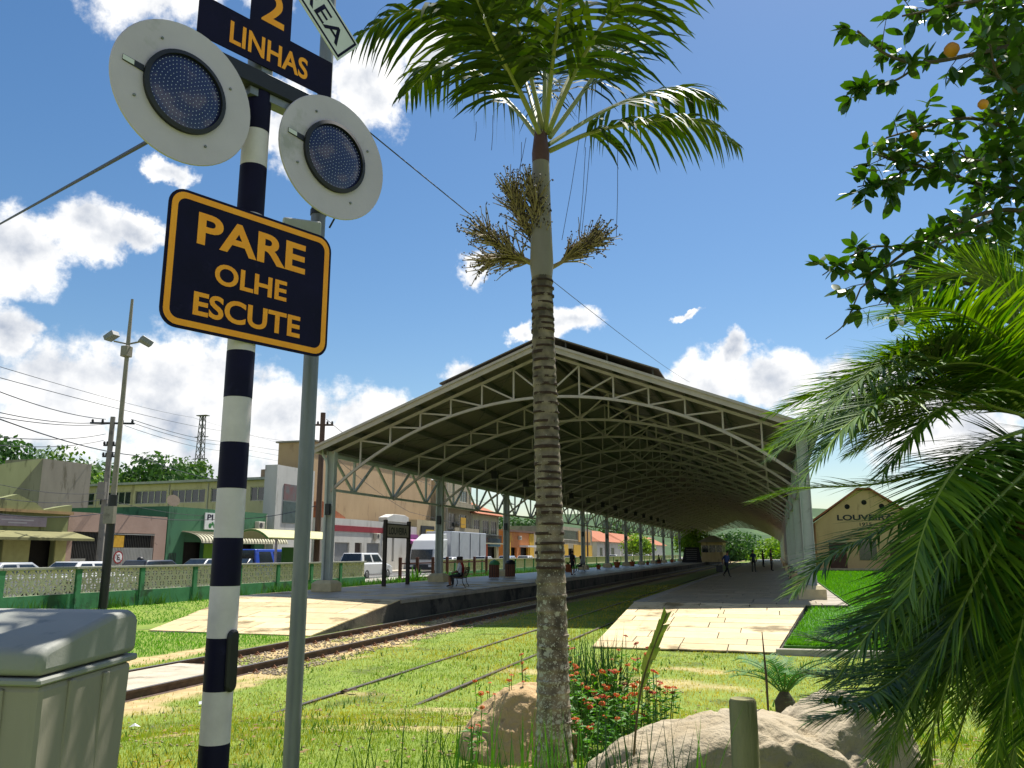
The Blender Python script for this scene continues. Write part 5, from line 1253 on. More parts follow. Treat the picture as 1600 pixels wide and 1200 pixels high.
t = building('tan_hall', 'huge blank tan side wall rising behind the white shop', 63.0, 89.0, 11.7, wall_mat('tan_render', '#b59a76', '#aa8f6b', '#94795a'), [], 3.4, fx=-37.8)
bpart(t, 'roof_slab', mat('roof_grey2','#8d887c','#7b766a',2,.8), -41.6, -37.6, 62.8, 89.2, 11.71, 11.85)
m_g3 = wall_mat('greybeige_wall', '#a1977f', '#8d846e', '#6f6856')
t = building('three_storey_house', 'three-storey grey-beige house with balconies right of the tan hall', 90.02, 98.6, 10.6, m_g3, [('w',91.0,93.2,5.0,6.8),('w',94.5,97.0,5.0,6.8),('w',94.6,97.2,8.3,9.7),('o',91,96,.5,3.2)], 10)
bpart(t, 'balcony', m_g3, FX+.001, FX+1.1, 90.3, 98.5, 4.2, 4.45); bpart(t, 'balcony_wall', m_g3, FX+1.0, FX+1.12, 90.3, 98.5, 4.451, 5.1); bpart(t, 'balcony', m_g3, FX+.001, FX+1.1, 90.3, 98.5, 7.3, 7.5); bpart(t, 'balcony_wall', m_g3, FX+1.0, FX+1.12, 90.3, 98.5, 7.501, 8.0); bpart(t, 'yellow_notice', MATS['notice_yellow'], FX+1.121, FX+1.2, 92.0, 93.6, 5.1, 6.3)
m_ol2 = wall_mat('pale_olive', '#a7a584', '#98967a')
t = building('tiled_house', 'two-storey pale house with orange tiled roof and an orange ground floor', 98.62, 109.6, 7.1, m_ol2, [('w',99.6,102.0,4.6,6.4),('w',103,105.6,4.6,6.4),('w',106.4,108.8,4.6,6.4),('o',100,102,.5,3.0),('o',105,108.6,.5,3.0)], 9)
rf = MB().hexa([(FX-9.5,98.2,7.11),(FX+.9,98.2,7.11),(FX+.9,110,7.11),(FX-9.5,110,7.11),(FX-4.6,98.2,9.2),(FX-4.2,98.2,9.2),(FX-4.2,110,9.2),(FX-4.6,110,9.2)]).build('roof', m_tile, t, world=True)
bpart(t, 'orange_front', mat('orange_paint', '#b0532c', '#9c4826', 3, .8), FX+.001, FX+.06, 98.7, 104.9, 3.02, 4.2); bpart(t, 'orange_front', MATS['orange_paint'], FX+.001, FX+.06, 102.05, 104.9, .5, 3.0); bpart(t, 'blue_front', mat('blue_paint', '#4f7f98', '#457088', 3, .8), FX+.001, FX+.3, 105, 109.5, 3.05, 4.1)
g = MB(); y = 98.8
while y < 109.5: g.box(FX+.5, FX+.53, y, y+.03, 3.5, 4.5); y += .16
g.box(FX+.48, FX+.55, 98.8, 109.5, 4.45, 4.52); g.build('balcony_rail', m_iron, t, world=True, kind='stuff'); bpart(t, 'balcony', m_ol2, FX+.31, FX+.7, 98.7, 109.5, 3.35, 3.5)
t = building('orange_shop', 'bright orange and yellow shop with white canopies right of the tiled house', 113.5, 127, 5.5, mat('orange_wall', '#c07a44', '#b06c3a', 2, .85, c3='#c99a3c', sc3=.4), [('o',115,118,.5,3),('o',120,124,.5,3)], 8)
bpart(t, 'cornice', mat('cornice_dark','#5c4638','#6c5444',3,.8), FX+.001, FX+.3, 113.4, 127.1, 5.2, 5.5); bpart(t, 'canopy', m_wsign, FX+.001, FX+1.3, 119.5, 124.5, 3.05, 3.3); bpart(t, 'yellow_pier', mat('yellow_paint', '#c9a02c', '#b89024', 3, .8), FX+.001, FX+.1, 113.6, 114.9, .5, 4.6); bpart(t, 'yellow_pier', MATS['yellow_paint'], FX+.001, FX+.12, 124.6, 126.9, .5, 5.1)
t = building('cream_lowhouse', 'low cream house front seen just left of the palm trunk', 127.3, 141, 5.2, m_g3, [('w',129,132,2,3.6),('o',134,136,.5,3)], 8)
t = building('yellow_grey_block', 'grey block with yellow ground floor and orange upper panel behind the columns', 142, 171, 6.9, m_g3, [('w',146,158,4.6,6.3),('o',150,154,.5,3)], 10)
bpart(t, 'yellow_front', MATS['yellow_paint'], FX+.001, FX+.1, 154.2, 170.8, .5, 3.7); bpart(t, 'yellow_front', MATS['yellow_paint'], FX+.001, FX+.1, 142.2, 149.8, .5, 3.7); bpart(t, 'orange_panel', mat('panel_orange', '#c79a58', '#b88c4c', 3, .8), FX+.001, FX+.12, 158.2, 169, 4.3, 6.4)
m_mar = mat('maroon_paint', '#6f2430', '#5f1c28', 3, .7)
for (a, b, lb) in ((176,205,'nearer white house with orange tiled roof and maroon doors far along the street'),(207,240,'middle white house with orange tiled roof and maroon bands far along the street'),(243,290,'farthest white house with orange tiled roof beyond the blackboard')):
    t = building('white_tiled_house', lb, a, b, 4.6, m_whw, [('w',a+3,a+6,1.6,3.4),('d',a+10,a+12,.5,3.2),('w',a+16,a+20,1.6,3.4)], 9, cat='house')
    MB().hexa([(FX-9.6,a-.4,4.61),(FX+.8,a-.4,4.61),(FX+.8,b+.4,4.61),(FX-9.6,b+.4,4.61),(FX-4.8,a+4,7.3),(FX-4.4,a+4,7.3),(FX-4.4,b-4,7.3),(FX-4.8,b-4,7.3)]).build('roof', m_tile, t, world=True)
    bpart(t, 'maroon_band', m_mar, FX+.001, FX+.1, a+8.5, a+9.9, .5, 4.5); bpart(t, 'maroon_band', m_mar, FX+.001, FX+.1, a+12.2, a+13.4, .5, 4.5)

# gutters, air units and lamp brackets on the street fronts
for nm, ys_, z in (('olive_shop',(23.4,),4.0),('green_shop',(54.2,),5.0),('white_shop',(62.9,73.2),5.0),('three_storey_house',(90.3,98.3),10.4),('tiled_house',(98.9,109.2),7.0),('orange_shop',(113.8,),5.1),('yellow_grey_block',(142.4,170.4),6.7)):
    o = bpy.data.objects[nm]
    for y in ys_: MB().tube([(o.location.x+.09,y,.6),(o.location.x+.09,y,z)], .05, 6).build('downpipe', m_frameW, o, world=True)
for nm, y, z in (('green_shop',53.2,3.9),('white_shop',71.5,3.45),('three_storey_house',93.9,5.3),('orange_shop',119,4.1)):
    o = bpy.data.objects[nm]; a = MB().box(o.location.x+.05,o.location.x+.4,y-.4,y+.4,z,z+.55).build('air_unit', m_frameW, o, world=True, bevel=.03)
    MB().lathe([(.2,0),(.2,.01)], (o.location.x+.4,y-.1,z+.28), 12, (1,0,0)).build('fan_grille', m_iron, a, world=True)
# bus shelter on the near pavement
bs = thing('bus_shelter', 'green framed bus shelter with a curved cream roof by the boundary wall', 'bus shelter', (-24.2, 36, .58))
m_shel = mat('shelter_green', '#4d7a2c', '#436c26', 4, .6); m_shelr = mat('shelter_roof', '#b3b07e', '#a3a06e', 3, .6)
a0, a1 = onX(392, 830, -24.2).y, onX(497, 830, -24.2).y
rf = MB(); k = 8
for i in range(k):
    f0, f1 = -1+2*i/k, -1+2*(i+1)/k
    z0, z1 = 2.9+.42*(1-f0*f0), 2.9+.42*(1-f1*f1)
    rf.hexa([(-24.2+1.0*f0,a0,z0),(-24.2+1.0*f1,a0,z1),(-24.2+1.0*f1,a1,z1),(-24.2+1.0*f0,a1,z0),(-24.2+1.0*f0,a0,z0+.04),(-24.2+1.0*f1,a0,z1+.04),(-24.2+1.0*f1,a1,z1+.04),(-24.2+1.0*f0,a1,z0+.04)])
rf.build('curved_roof', m_shelr, bs, world=True)
for y in (a0, (a0+a1)/2, a1): MB().tube([(-24.2+f, y, 2.87+.42*(1-f*f)) for f in [-1+.2*i for i in range(11)]], .035, 6).build('roof_rib', m_shel, bs, world=True)
for y in (onX(431,860,-24.9).y, a1-.4):
    MB().tube([(-24.9,y,.58),(-24.9,y,2.95)], .07, 10).build('post', mat('post_lilac','#b3aabf','#a39ab0',5,.6), bs, world=True)
MB().box(-25.0,-24.9,onX(440,860,-25).y,a1-.5,.9,2.5).build('back_panel', mat('panel_green', '#35671f', '#2c5a1a', 3, .7), bs, world=True)

# ================================================================== VEHICLES
def car_paint(n, c): return mat('paint_'+n, c, None, rough=.28, spec=.6, coat=.6)
m_tyre = mat('tyre', '#151515', '#1f1f1f', 9, .9); m_rim = mat('wheel_rim', '#8d8f92', None, rough=.4, metal=.7); m_lampr = mat('tail_lamp', '#7a1512', None, rough=.3); m_lampw = mat('head_lamp', '#c6c9cc', None, rough=.15)
def car(label, loc, rz, pm, kind='hatch', cat='car'):
    """local: length along +Y (front), width along X"""
    L_, W_, H_ = {'hatch':(3.9,1.66,1.46),'sedan':(4.4,1.72,1.44),'suv':(4.7,1.85,1.78),'van':(4.5,1.75,2.0)}[kind]
    t = thing('parked_car' if kind != 'van' else 'parked_van', label, cat, loc, rz, 'vehicles along the street'); h = L_/2; bh = .92 if kind in ('hatch','sedan') else 1.08
    b = MB(); prof = [(-h+.03,.32),(-h,.6),(-h+.06,bh-.02),(-h+.35,bh+.0),(h-1.15,bh),(h-.35,bh-.16),(h-.03,bh-.30),(h,.5),(h-.05,.28)]
    b.prism(prof, (-W_/2,0,0), (0,1,0), (0,0,1), (W_,0,0)); b.build('body', pm, t, bevel=.07, seg=2, smooth=True)
    ga = {'hatch':(-h+.12,-h+.5,h-1.75,h-1.0),'sedan':(-h+.55,-h+1.15,h-1.95,h-1.2),'suv':(-h+.1,-h+.4,h-1.9,h-1.2),'van':(-h+.03,-h+.15,h-1.0,h-.45)}[kind]; wi = W_/2-.06; wt = W_/2-.22
    g = MB(); P0 = [(ga[0],bh-.02,wi),(ga[3],bh-.02,wi),(ga[2],H_-.03,wt),(ga[1],H_-.03,wt)]
    g.add([(-w,y,z) for y,z,w in P0]+[(w,y,z) for y,z,w in P0], [(0,1,2,3),(7,6,5,4),(0,4,5,1),(1,5,6,2),(2,6,7,3),(3,7,4,0)]); g.build('roof', pm, t, bevel=.05, seg=2, smooth=True)
    def mixp(a, b_, u): return tuple(a[i]*(1-u)+b_[i]*u for i in range(3))
    for s in (-1, 1):
        def sp(u, v):    # side surface
            lo = mixp(P0[0], P0[1], u); hi = mixp(P0[3], P0[2], u); q = mixp(lo, hi, v); return (s*(q[2]+.006), q[0], q[1])
        for u0, u1 in ((.08,.46),(.5,.92)): MB().add([sp(u0+.02,.14), sp(u1,.14), sp(u1-.02,.84), sp(u0+.02,.84)], [(0,1,2,3)]).build('side_window', m_glass, t)
    for (i, j, nm) in ((1,2,'windscreen'),(0,3,'rear_window')):
        lo, hi = P0[i], P0[j]; dy = .012 if i == 1 else -.012
        q = [( -lo[2]+.1, lo[0], lo[1]), (lo[2]-.1, lo[0], lo[1]), (hi[2]-.08, hi[0], hi[1]), (-hi[2]+.08, hi[0], hi[1])]
        a, b_, c, d = [Vector(v) for v in q]; e = [a.lerp(d,.12), b_.lerp(c,.12), c.lerp(b_,.08), d.lerp(a,.08)]
        MB().add([(v.x, v.y+dy, v.z+.012) for v in e], [(0,1,2,3)]).build(nm, m_glass, t)
    for s in (-1, 1):
        for y in (-h+.75, h-.8):
            w = MB(); w.lathe([(.2,-.1),(.31,-.1),(.32,0),(.31,.1),(.2,.1)], (s*(W_/2-.09), y, .32), 18, (1,0,0)); wo = w.build('wheel', m_tyre, t); r = MB(); r.lathe([(.2,0),(.19,.02),(.05,.03)], (s*(W_/2+.0), y, .32), 14, (s,0,0)); r.build('rim', m_rim, wo)
        MB().box(s*(W_/2-.35)-.2, s*(W_/2-.35)+.2, h-.1, h-.0, bh-.42, bh-.26).build('headlight', m_lampw, t); MB().box(s*(W_/2-.16)-.12, s*(W_/2-.16)+.12, -h-.012, -h+.06, bh-.32, bh-.12).build('taillight', m_lampr, t)
        MB().box(s*(W_/2+.06)-.08, s*(W_/2+.06)+.08, ga[3]-.25, ga[3]-.12, bh-.0, bh+.13).build('mirror', pm, t, bevel=.02)
    return t
P_sil, P_wht, P_blk, P_blu, P_gry = car_paint('silver','#9a9da0'), car_paint('white','#cfd0d0'), car_paint('black','#1a1b1e'), car_paint('blue','#1a3fa0'), car_paint('grey','#5a5d62')
RZ = .45
for lb, px, lane, pm, kd in (('silver hatchback behind the wall in front of the olive shop', 22, -27, P_sil, 'sedan'), ('white sedan behind the wall left of the metal gate', 138, -27, P_wht, 'sedan'), ('black car behind the wall in front of the metal gate', 248, -27.5, P_blk, 'hatch'),
                             ('dark car parked under the arched awning of the green shop', 315, -33.0, P_gry, 'sedan'), ('dark hatchback just left of the blue van', 380, -30, P_blk, 'hatch'), ('white pickup-like car seen through the brown rail fence', 572, -25.9-1.2, P_wht, 'suv'), ('white car in front of the truck, behind the seated pair', 704, -27, P_wht, 'sedan'), ('silver car right of the truck', 757, -27.2, P_sil, 'hatch'),
                             ('pale blue car in front of the tiled house', 795, -28.5, car_paint('paleblue', '#8fa0b8'), 'hatch'), ('white hatchback just left of the palm trunk', 823, -28, P_wht, 'hatch'), ('dark car behind the standing woman', 892, -28, P_blk, 'sedan'), ('white car in front of the yellow block', 960, -28, P_wht, 'hatch'), ('silver car beside the white tiled houses', 985, -28, P_sil, 'sedan'), ('white car far along the wall near the blackboard', 1010, -28, P_wht, 'hatch')):
    y = onX(px, 876, lane).y; car(lb, (lane, y, RZ), 0 if lane > -29 else math.pi, pm, kd)
y = onX(416, 866, -30).y; car('bright blue van parked by the bus shelter', (-30, y, RZ), 0, P_blu, 'van', 'van')
# truck with a refrigerated box body
y0t, y1t = 71.0, 87.2
tk_ = thing('box_truck', 'white box truck with a tall silver cargo body on the street', 'truck', (-31, 79, RZ), 0)
m_box = mat('cargo_box', '#b9bdc4', '#a9adb5', 1.2, .35, metal=.25); P_t = P_wht
tb_ = MB(); tb_.prism([(71.0,.75),(71.0,1.5),(71.25,2.55),(71.8,3.35),(74.4,3.5),(74.4,.75)], (-32.2,0,0), (0,1,0), (0,0,1), (2.4,0,0)); tb_.build('cab', P_t, tk_, world=True, bevel=.08, seg=2)
MB().add([(-32.05,70.93,1.62),(-29.95,70.93,1.62),(-29.95,71.15,2.5),(-32.05,71.15,2.5)], [(0,1,2,3)]).build('windscreen', m_glass, tk_, world=True); MB().box(-29.81,-29.79,71.9,73.2,1.75,2.6).build('side_window', m_glass, tk_, world=True)
MB().prism([(71.9,3.36),(74.4,3.5),(74.4,4.0),(73.4,3.95)], (-32.1,0,0), (0,1,0), (0,0,1), (2.2,0,0)).build('wind_deflector', P_t, tk_, world=True, bevel=.04)
MB().box(-32.3,-29.7,75.0,85.2,1.3,4.25).build('cargo_box', m_box, tk_, world=True, bevel=.04)
for y in (77.2, 80.3, 83.2): MB().box(-29.7,-29.66,y-.03,y+.03,1.4,4.15).build('box_rib', mat('dark_trim','#3d4044','#2e3135',5,.6), tk_, world=True)
MB().box(-31.9,-30.1,74.3,85,.85,1.25).build('chassis', m_black, tk_, world=True); MB().box(-32.15,-29.85,70.9,71.02,.7,1.2).build('bumper', MATS['dark_trim'], tk_, world=True, bevel=.03)
for s in (-1, 1):
    MB().box(-31+s*.95-.2,-31+s*.95+.2,70.88,70.95,.95,1.15).build('headlight', m_lampw, tk_, world=True)
    for y in (72.6, 81.6, 83.0):
        w = MB(); w.lathe([(.3,-.14),(.5,-.14),(.5,.14),(.3,.14)], (-31+s*1.05, y, RZ+.5), 18, (1,0,0)); wo = w.build('wheel', m_tyre, tk_, world=True); r = MB(); r.lathe([(.3,.0),(.28,.05),(.1,.06)], (-31+s*1.16, y, RZ+.5), 14, (s,0,0)); r.build('rim', m_rim, wo, world=True)

# ================================================================== POLES, TOWER, WIRES
m_conc = mat('pole_concrete', '#8b857b', '#76716a', 2, .9, .3, 20, c3='#5f5b55', sc3=1.5); m_wood = mat('pole_wood', '#54423a', '#654f45', 4, .9, .5, 20, stretch=(3,3,.4))
fm_ = thing('floodlight_mast', 'slim mast with two floodlights standing at the lattice wall', 'mast', (-22.2, 23.75, .3))
MB().tube([(0,0,-.2),(0,0,3.9)], .15, 12).build('black_sleeve', m_black, fm_, smooth=True); MB().tube([(0,0,3.9),(0,0,9.4),(0,0,11.1)], [.1,.075,.05], 12).build('shaft', m_conc, fm_, smooth=True)
MB().box(-.12,.3,-.26,-.1,2.9,3.5).build('meter_box', m_conc, fm_)
for s, rz in ((-1, 2.4), (1, .2)):
    l = MB(); l.hexa([(-.17,-.2,-.12),(.17,-.2,-.12),(.17,.25,-.08),(-.17,.25,-.08),(-.17,-.2,.1),(.17,-.2,.1),(.17,.25,.12),(-.17,.25,.12)]); lo = l.build('floodlight', mat('flood_grey','#7d7f80','#6d6f70',5,.5), fm_, bevel=.02)
    e = Vector((math.cos(PSI), math.sin(PSI), 0))*s*.62; lo.location = (e.x, e.y, 9.55+(.15 if s < 0 else -.05)); lo.rotation_euler = (-.5,0,PSI+(1.2 if s < 0 else -.9))
    MB().bar((e.x*.1, e.y*.1, 9.4), (e.x*.85, e.y*.85, 9.5), .05, .05).build('bracket', m_conc, fm_)
MB().box(-.14,.14,-.2,.12,8.9,9.3).build('control_box', m_conc, fm_, bevel=.02)
def upole(label, x, y, z1, m, r0, r1, arms, name='utility_pole'):
    t = thing(name, label, 'utility pole', (x, y, .58)); MB().tube([(0,0,-.3),(0,0,z1-.58)], [r0, r1], 12).build('shaft', m, t, smooth=True)
    for z, L_, an in arms:
        u = Vector((math.cos(an), math.sin(an), 0)); MB().bar(u*-L_+ZU*(z-.58), u*L_+ZU*(z-.58), .1, .1).build('cross_arm', m_wood if m is m_wood else m_black, t)
        for f in (-.9,-.45,.45,.9): q = u*L_*f; MB().lathe([(.05,0),(.07,.06),(.04,.16)], (q.x,q.y,z-.58+.05), 8).build('insulator', m_black, t)
    return t
upole('grey concrete utility pole with a cross-arm in front of the pink yard wall', -34, 35.8, 9.45, m_conc, .19, .13, [(9.1,1.15,PSI+.1),(7.9,.35,PSI+.1),(7.3,.35,PSI+.1)])
MB().box(-34.25,-33.75,35.45,35.6,5.0,5.0+.9).build('meter_box', m_conc, bpy.data.objects['utility_pole'], world=True)
wy = onX(505, 645, -24.2); upole('dark wooden utility pole rising behind the galvanised pole', -24.2, wy.y, wy.z, m_wood, .18, .14, [(wy.z-.7,.6,PSI)])
for i, (px, yy, lb) in enumerate(((795,118,'thin dark pole in the street in front of the orange shop'),(872,140,'thin pole among the canopy columns by the yellow block'),(918,165,'brown wooden pole behind the canopy columns'))): upole(lb, -33.9, onX(px, 850, -33.9).y, 9.2, m_wood, .16, .12, [(8.6,.9,PSI)])
tw_ = atD(301, 864, 240); tt = thing('lattice_tower', 'thin steel lattice tower on the skyline', 'tower', (tw_.x, tw_.y, 10)); zt0, zt1 = 10-10, atD(301,648,240).z-10
for sx_ in (-1, 1):
    for sy_ in (-1, 1): MB().bar((sx_*1.3,sy_*1.3,zt0), (sx_*.5,sy_*.5,zt1), .16).build('leg', m_iron, tt)
lt = MB(); n = 14
for i in range(n):
    z0, z1 = zt0+(zt1-zt0)*i/n, zt0+(zt1-zt0)*(i+1)/n; r0, r1 = 1.3-.8*i/n, 1.3-.8*(i+1)/n
    for q in range(4):
        a = [(-1,-1),(1,-1),(1,1),(-1,1)]; p0, p1 = a[q], a[(q+1)%4]
        lt.bar((p0[0]*r0,p0[1]*r0,z0), (p1[0]*r1,p1[1]*r1,z1), .09); lt.bar((p1[0]*r0,p1[1]*r0,z0), (p0[0]*r1,p0[1]*r1,z1), .09)
lt.build('bracing', m_iron, tt, kind='stuff'); MB().box(-1.6,1.6,-.8,.8,zt1-.2,zt1).build('platform', m_iron, tt)
for z in (zt1-6, zt1-12): MB().bar((-2.2,0,z), (2.2,0,z), .2).build('arm', m_iron, tt)
def W3(*pts): return [atD(x, y, d) for x, y, d in pts]
WR = [([(-60,555,34),(300,652,110),(480,702,200)],.014,'topmost thin power line crossing the left clouds'),([(-60,574,34),(352,674,110),(640,716,200)],.017,'second power line from the top over the warehouse'),([(-60,588,30),(165,655,50)],.02,'power line dropping from the left edge to the concrete pole cross-arm'),
      ([(-60,630,30),(160,660,50)],.018,'lower left cable running level to the concrete pole'),([(-60,640,30),(172,662,50)],.018,'cable just under the level one left of the concrete pole'),([(-60,632,28),(215,712,50),(350,750,80),(480,760,110)],.024,'heavy cable sloping down to the right past the concrete pole'),
      ([(-60,676,30),(165,678,50)],.016,'cable meeting the concrete pole at its second arm'),([(-60,690,30),(162,688,50)],.015,'faint lower cable left of the concrete pole'),([(205,655,50),(352,690,90),(520,712,150)],.02,'upper power line right of the concrete pole'),([(205,660,50),(352,696,90),(520,722,150)],.018,'middle power line right of the concrete pole'),
      ([(195,665,50),(352,705,90),(520,730,150)],.016,'lower power line right of the concrete pole'),([(-40,798,36),(170,800,49),(352,810,60),(495,790,48)],.02,'sagging telephone cable across the shop fronts'),([(-40,772,36),(165,780,49),(345,806,62)],.014,'thin telephone cable over the olive shop parapet'),([(-40,748,36),(165,770,49)],.012,'thin cable above the olive shop roof'),
      ([(510,655,47),(640,745,60),(780,790,110)],.016,'cable from the wooden pole running under the canopy eave'),([(508,700,47),(640,800,62),(800,830,118)],.014,'lower cable from the wooden pole past the white shop')]
for cp, r, lb in WR: o = wire('overhead_cable', lb, W3(*cp), r, .25); o['group'] = 'overhead street cables'

# ================================================================== PLATFORM FURNITURE
ps = thing('station_name_sign', 'dark two-post platform name board reading LOUVEIRA', 'sign', (-17.3, 36.7, PZ))
m_sp = mat('sign_post', '#241a18', '#33241f', 6, .6); sy0, sy1 = 35.4, 38.0
for y in (sy0, sy1): MB().box(-17.38,-17.22,y-.08,y+.08,PZ,3.72).build('post', m_sp, ps, world=True, bevel=.01)
bb = MB().box(-17.34,-17.26,sy0+.08,sy1-.08,2.95,3.5).build('name_board', mat('name_board','#9a8f82','#8a8074',3,.7), ps, world=True)
lettering('LOUVEIRA', (-17.257,sy0+.3,3.05), (0,1,0), (0,0,1), sy1-sy0-.6, .34, m_black, bb, bold=.03)
MB().box(-17.345,-17.255,sy0+.08,sy1-.08,3.5,3.56).build('board_rail', m_sp, ps, world=True); MB().box(-17.345,-17.255,sy0+.08,sy1-.08,2.89,2.95).build('board_rail', m_sp, ps, world=True)
m_slat = mat('bench_wood', '#4a2f22', '#5c3c2c', 5, .6, stretch=(1,6,1)); m_cast = mat('cast_iron', '#1c1c1c', '#2a2a2a', 6, .5)
def bench(label, loc, rz, n=1):
    """seat faces local -Y"""
    t = thing('platform_bench', label, 'bench', loc, rz, 'slatted platform benches')
    for x in (-.62, .62):
        f = MB(); f.tube(crv([(x,-.28,.0),(x,-.2,.16),(x,-.24,.32),(x,-.22,.42)],10), .018, 6); f.tube(crv([(x,.34,0),(x,.22,.18),(x,.2,.4),(x,.3,.62),(x,.36,.84)],12), .018, 6); f.bar((x,-.24,.41),(x,.22,.38),.03,.03); f.tube(crv([(x,-.24,.42),(x,-.27,.56),(x,-.1,.64),(x,.24,.6)],10), .014, 6)
        f.build('leg_frame', m_cast, t, smooth=True)
    for i in range(5): MB().box(-.75,.75,-.26+i*.095,-.19+i*.095,.43-.008*i,.455-.008*i).build('seat_slat', m_slat, t, bevel=.006)
    for i in range(5): q = Vector((0,.235+.02*i,.5+.085*i)); MB().box(-.75,.75,q.y-.012,q.y+.012,q.z-.03,q.z+.03).build('back_slat', m_slat, t, bevel=.006)
    return t
BEN = Vector((-13.75, 35.9, PZ)); bench('slatted iron bench on the left platform where a pair sits', BEN, -1.35)
m_bar = mat('barrel_wood', '#5c3a2a', '#6e4936', 5, .8, .3, 20)
for i, (px, py, lid, lb) in enumerate(((772,905,'#3d7a4a','wooden slatted litter basket with a green liner beside the third column'),(797,904,'#1a1a1c','wooden slatted litter basket with a black bag, right of the third column'))):
    q = onX(px, 880, -16.35 if i == 0 else -16.1); t = thing('litter_basket', lb, 'litter basket', (q.x, q.y, PZ), 0, 'slatted litter baskets')
    for s in range(14):
        a = 2*math.pi*s/14; o = MB().box(-.05,.05,-.012,.012,.04,.82).build('slat', m_bar, t); o.location = (.3*math.cos(a), .3*math.sin(a), 0); o.rotation_euler = (0,0,a+math.pi/2)
    MB().lathe([(.27,.05),(.28,.5),(.28,.8)], (0,0,0), 18).build('drum', m_black, t); 
    MB().lathe([(.31,.80),(.33,.88),(.26,1.0),(.1,1.08)], (.03,0,0), 14).build('liner', mat('liner_%d'%i, lid, None, rough=.45), t, smooth=True)
m_terra = mat('terracotta', '#a05a36', '#8d4e30', 6, .85); m_pleaf = mat('pot_plant_leaf', '#3a6424', '#50782c', 7, .6, transl=.25, space='World')
POTS = [('terracotta pot at the left edge of the palm trunk', 848),('orange pot right of the standing woman',888),('pot with a leafy plant left of the fifth column',935),('tall pot between the fifth and sixth columns',964),('low planted pot past the sixth column',988),('small pot beyond the seventh column',1012),('far pot near the eighth column',1030),('farthest pot before the blackboard',1050)]
for i, (lb, px) in enumerate(POTS):
    q = onX(px, 880, -16.2); t = thing('plant_pot', lb, 'plant pot', (q.x, q.y, PZ), 0, 'terracotta pots along the left platform'); sz = 1.0+.25*math.sin(i*2.3)
    MB().lathe([(.2*sz,0),(.3*sz,.4*sz),(.33*sz,.42*sz),(.33*sz,.5*sz),(.28*sz,.5*sz)], (0,0,0), 18).build('pot', m_terra, t, smooth=True)
    rnd = random.Random(i); f = MB()
    for w in range(26):
        a = rnd.uniform(0,6.28); L_ = rnd.uniform(.2,.4)*sz; d = Vector((math.cos(a)*.8, math.sin(a)*.8, rnd.uniform(.3,1.4))).normalized(); p = Vector((0,0,.48*sz)); s_ = d.cross(ZU).normalized()*.05; f.add([p, p+d*L_*.5+s_, p+d*L_-ZU*.04, p+d*L_*.5-s_], [(0,1,2,3)])
    f.build('plant', m_pleaf, t)
# shrubs by the rail fence
for i, (px, X_, h, lb) in enumerate(((648,-19.6,1.15,'spiky yellow-green plant by the brown rail fence'),(610,-19.4,.7,'low leafy shrub behind the name board'),(625,-19.5,.6,'small leafy shrub right of the name board'),(700,-19.6,.8,'green shrub right of the second column'))):
    q = onX(px, 890, X_); clump('fence_shrub', lb, 'shrub', (q.x, q.y, .45), 60, h, .4, .07, m_pleaf, 300+i, .9, 'shrubs by the rail fence', .35)
# blackboard, kiosk
t = thing('notice_blackboard', 'large leaning blackboard with pale lines at the far end of the left platform', 'board', (-13, 137, PZ))
MB().hexa([(-14.6,136.9,PZ),(-11.4,136.9,PZ),(-11.4,137.0,PZ),(-14.6,137.0,PZ),(-14.1,137.6,3.1),(-11.9,137.6,3.1),(-11.9,137.7,3.1),(-14.1,137.7,3.1)]).build('board', m_black, t, world=True)
for i in range(6): z = 1.2+i*.3; dy = (z-PZ)/2.4*.7; MB().box(-13.9,-12.2,136.87+dy,136.88+dy,z,z+.05).build('pale_line', mat('chalk','#8a8a88',None,rough=.9), t, world=True)
kb = thing('platform_kiosk', 'small cream platform building with a pale hipped roof and dark window band', 'building', (-10.6, 152, PZ))
m_kc = wall_mat('kiosk_cream', '#b8a57c', '#a5936c'); MB().box(-12.4,-8.8,148,158,PZ,2.3).build('lower_wall', m_kc, kb, world=True); MB().box(-12.35,-8.85,148.05,157.95,2.3,3.5).build('window_band', m_glass, kb, world=True)
for x in (-12.4,-11.2,-10,-8.95): MB().box(x,x+.15,147.99,148.1,2.3,3.5).build('mullion', m_frameW, kb, world=True)
for y in (150.5,153,155.5): MB().box(-8.86,-8.79,y,y+.15,2.3,3.5).build('mullion', m_frameW, kb, world=True)
MB().box(-12.4,-8.8,148,158,3.5,4.0).build('upper_wall', m_kc, kb, world=True)
MB().hexa([(-13,147.2,4.01),(-8.2,147.2,4.01),(-8.2,158.8,4.01),(-13,158.8,4.01),(-10.9,150,5.2),(-10.3,150,5.2),(-10.3,156,5.2),(-10.9,156,5.2)]).build('roof', mat('pale_roof','#b3aea2','#a09b90',3,.8), kb, world=True)
# station building with LOUVEIRA on its gable
sbx0, sbx1, sby = 3.4, 11.7, 79.0; scx = (sbx0+sbx1)/2
m_stn = wall_mat('station_cream', '#c9a878', '#bb9b6c', '#a88a60')
st = thing('station_building', 'cream gabled station building lettered LOUVEIRA 1915 behind the date palm', 'building', (scx, sby, PZ))
MB().prism([(sbx0,.5),(sbx1,.5),(sbx1,4.9),(scx+.6,7.6),(scx-.6,7.6),(sbx0,4.9)], (0,sby,0), (1,0,0), (0,0,1), (0,28,0)).build('wall', m_stn, st, world=True)
for s in (-1, 1):
    e = sbx0-.5 if s < 0 else sbx1+.5; MB().hexa([(e,sby-.35,4.72),(scx+s*.55,sby-.35,7.62),(scx+s*.55,sby+28,7.62),(e,sby+28,4.72),(e,sby-.35,4.9),(scx+s*.55,sby-.35,7.8),(scx+s*.55,sby+28,7.8),(e,sby+28,4.9)]).build('roof', m_tile, st, world=True)
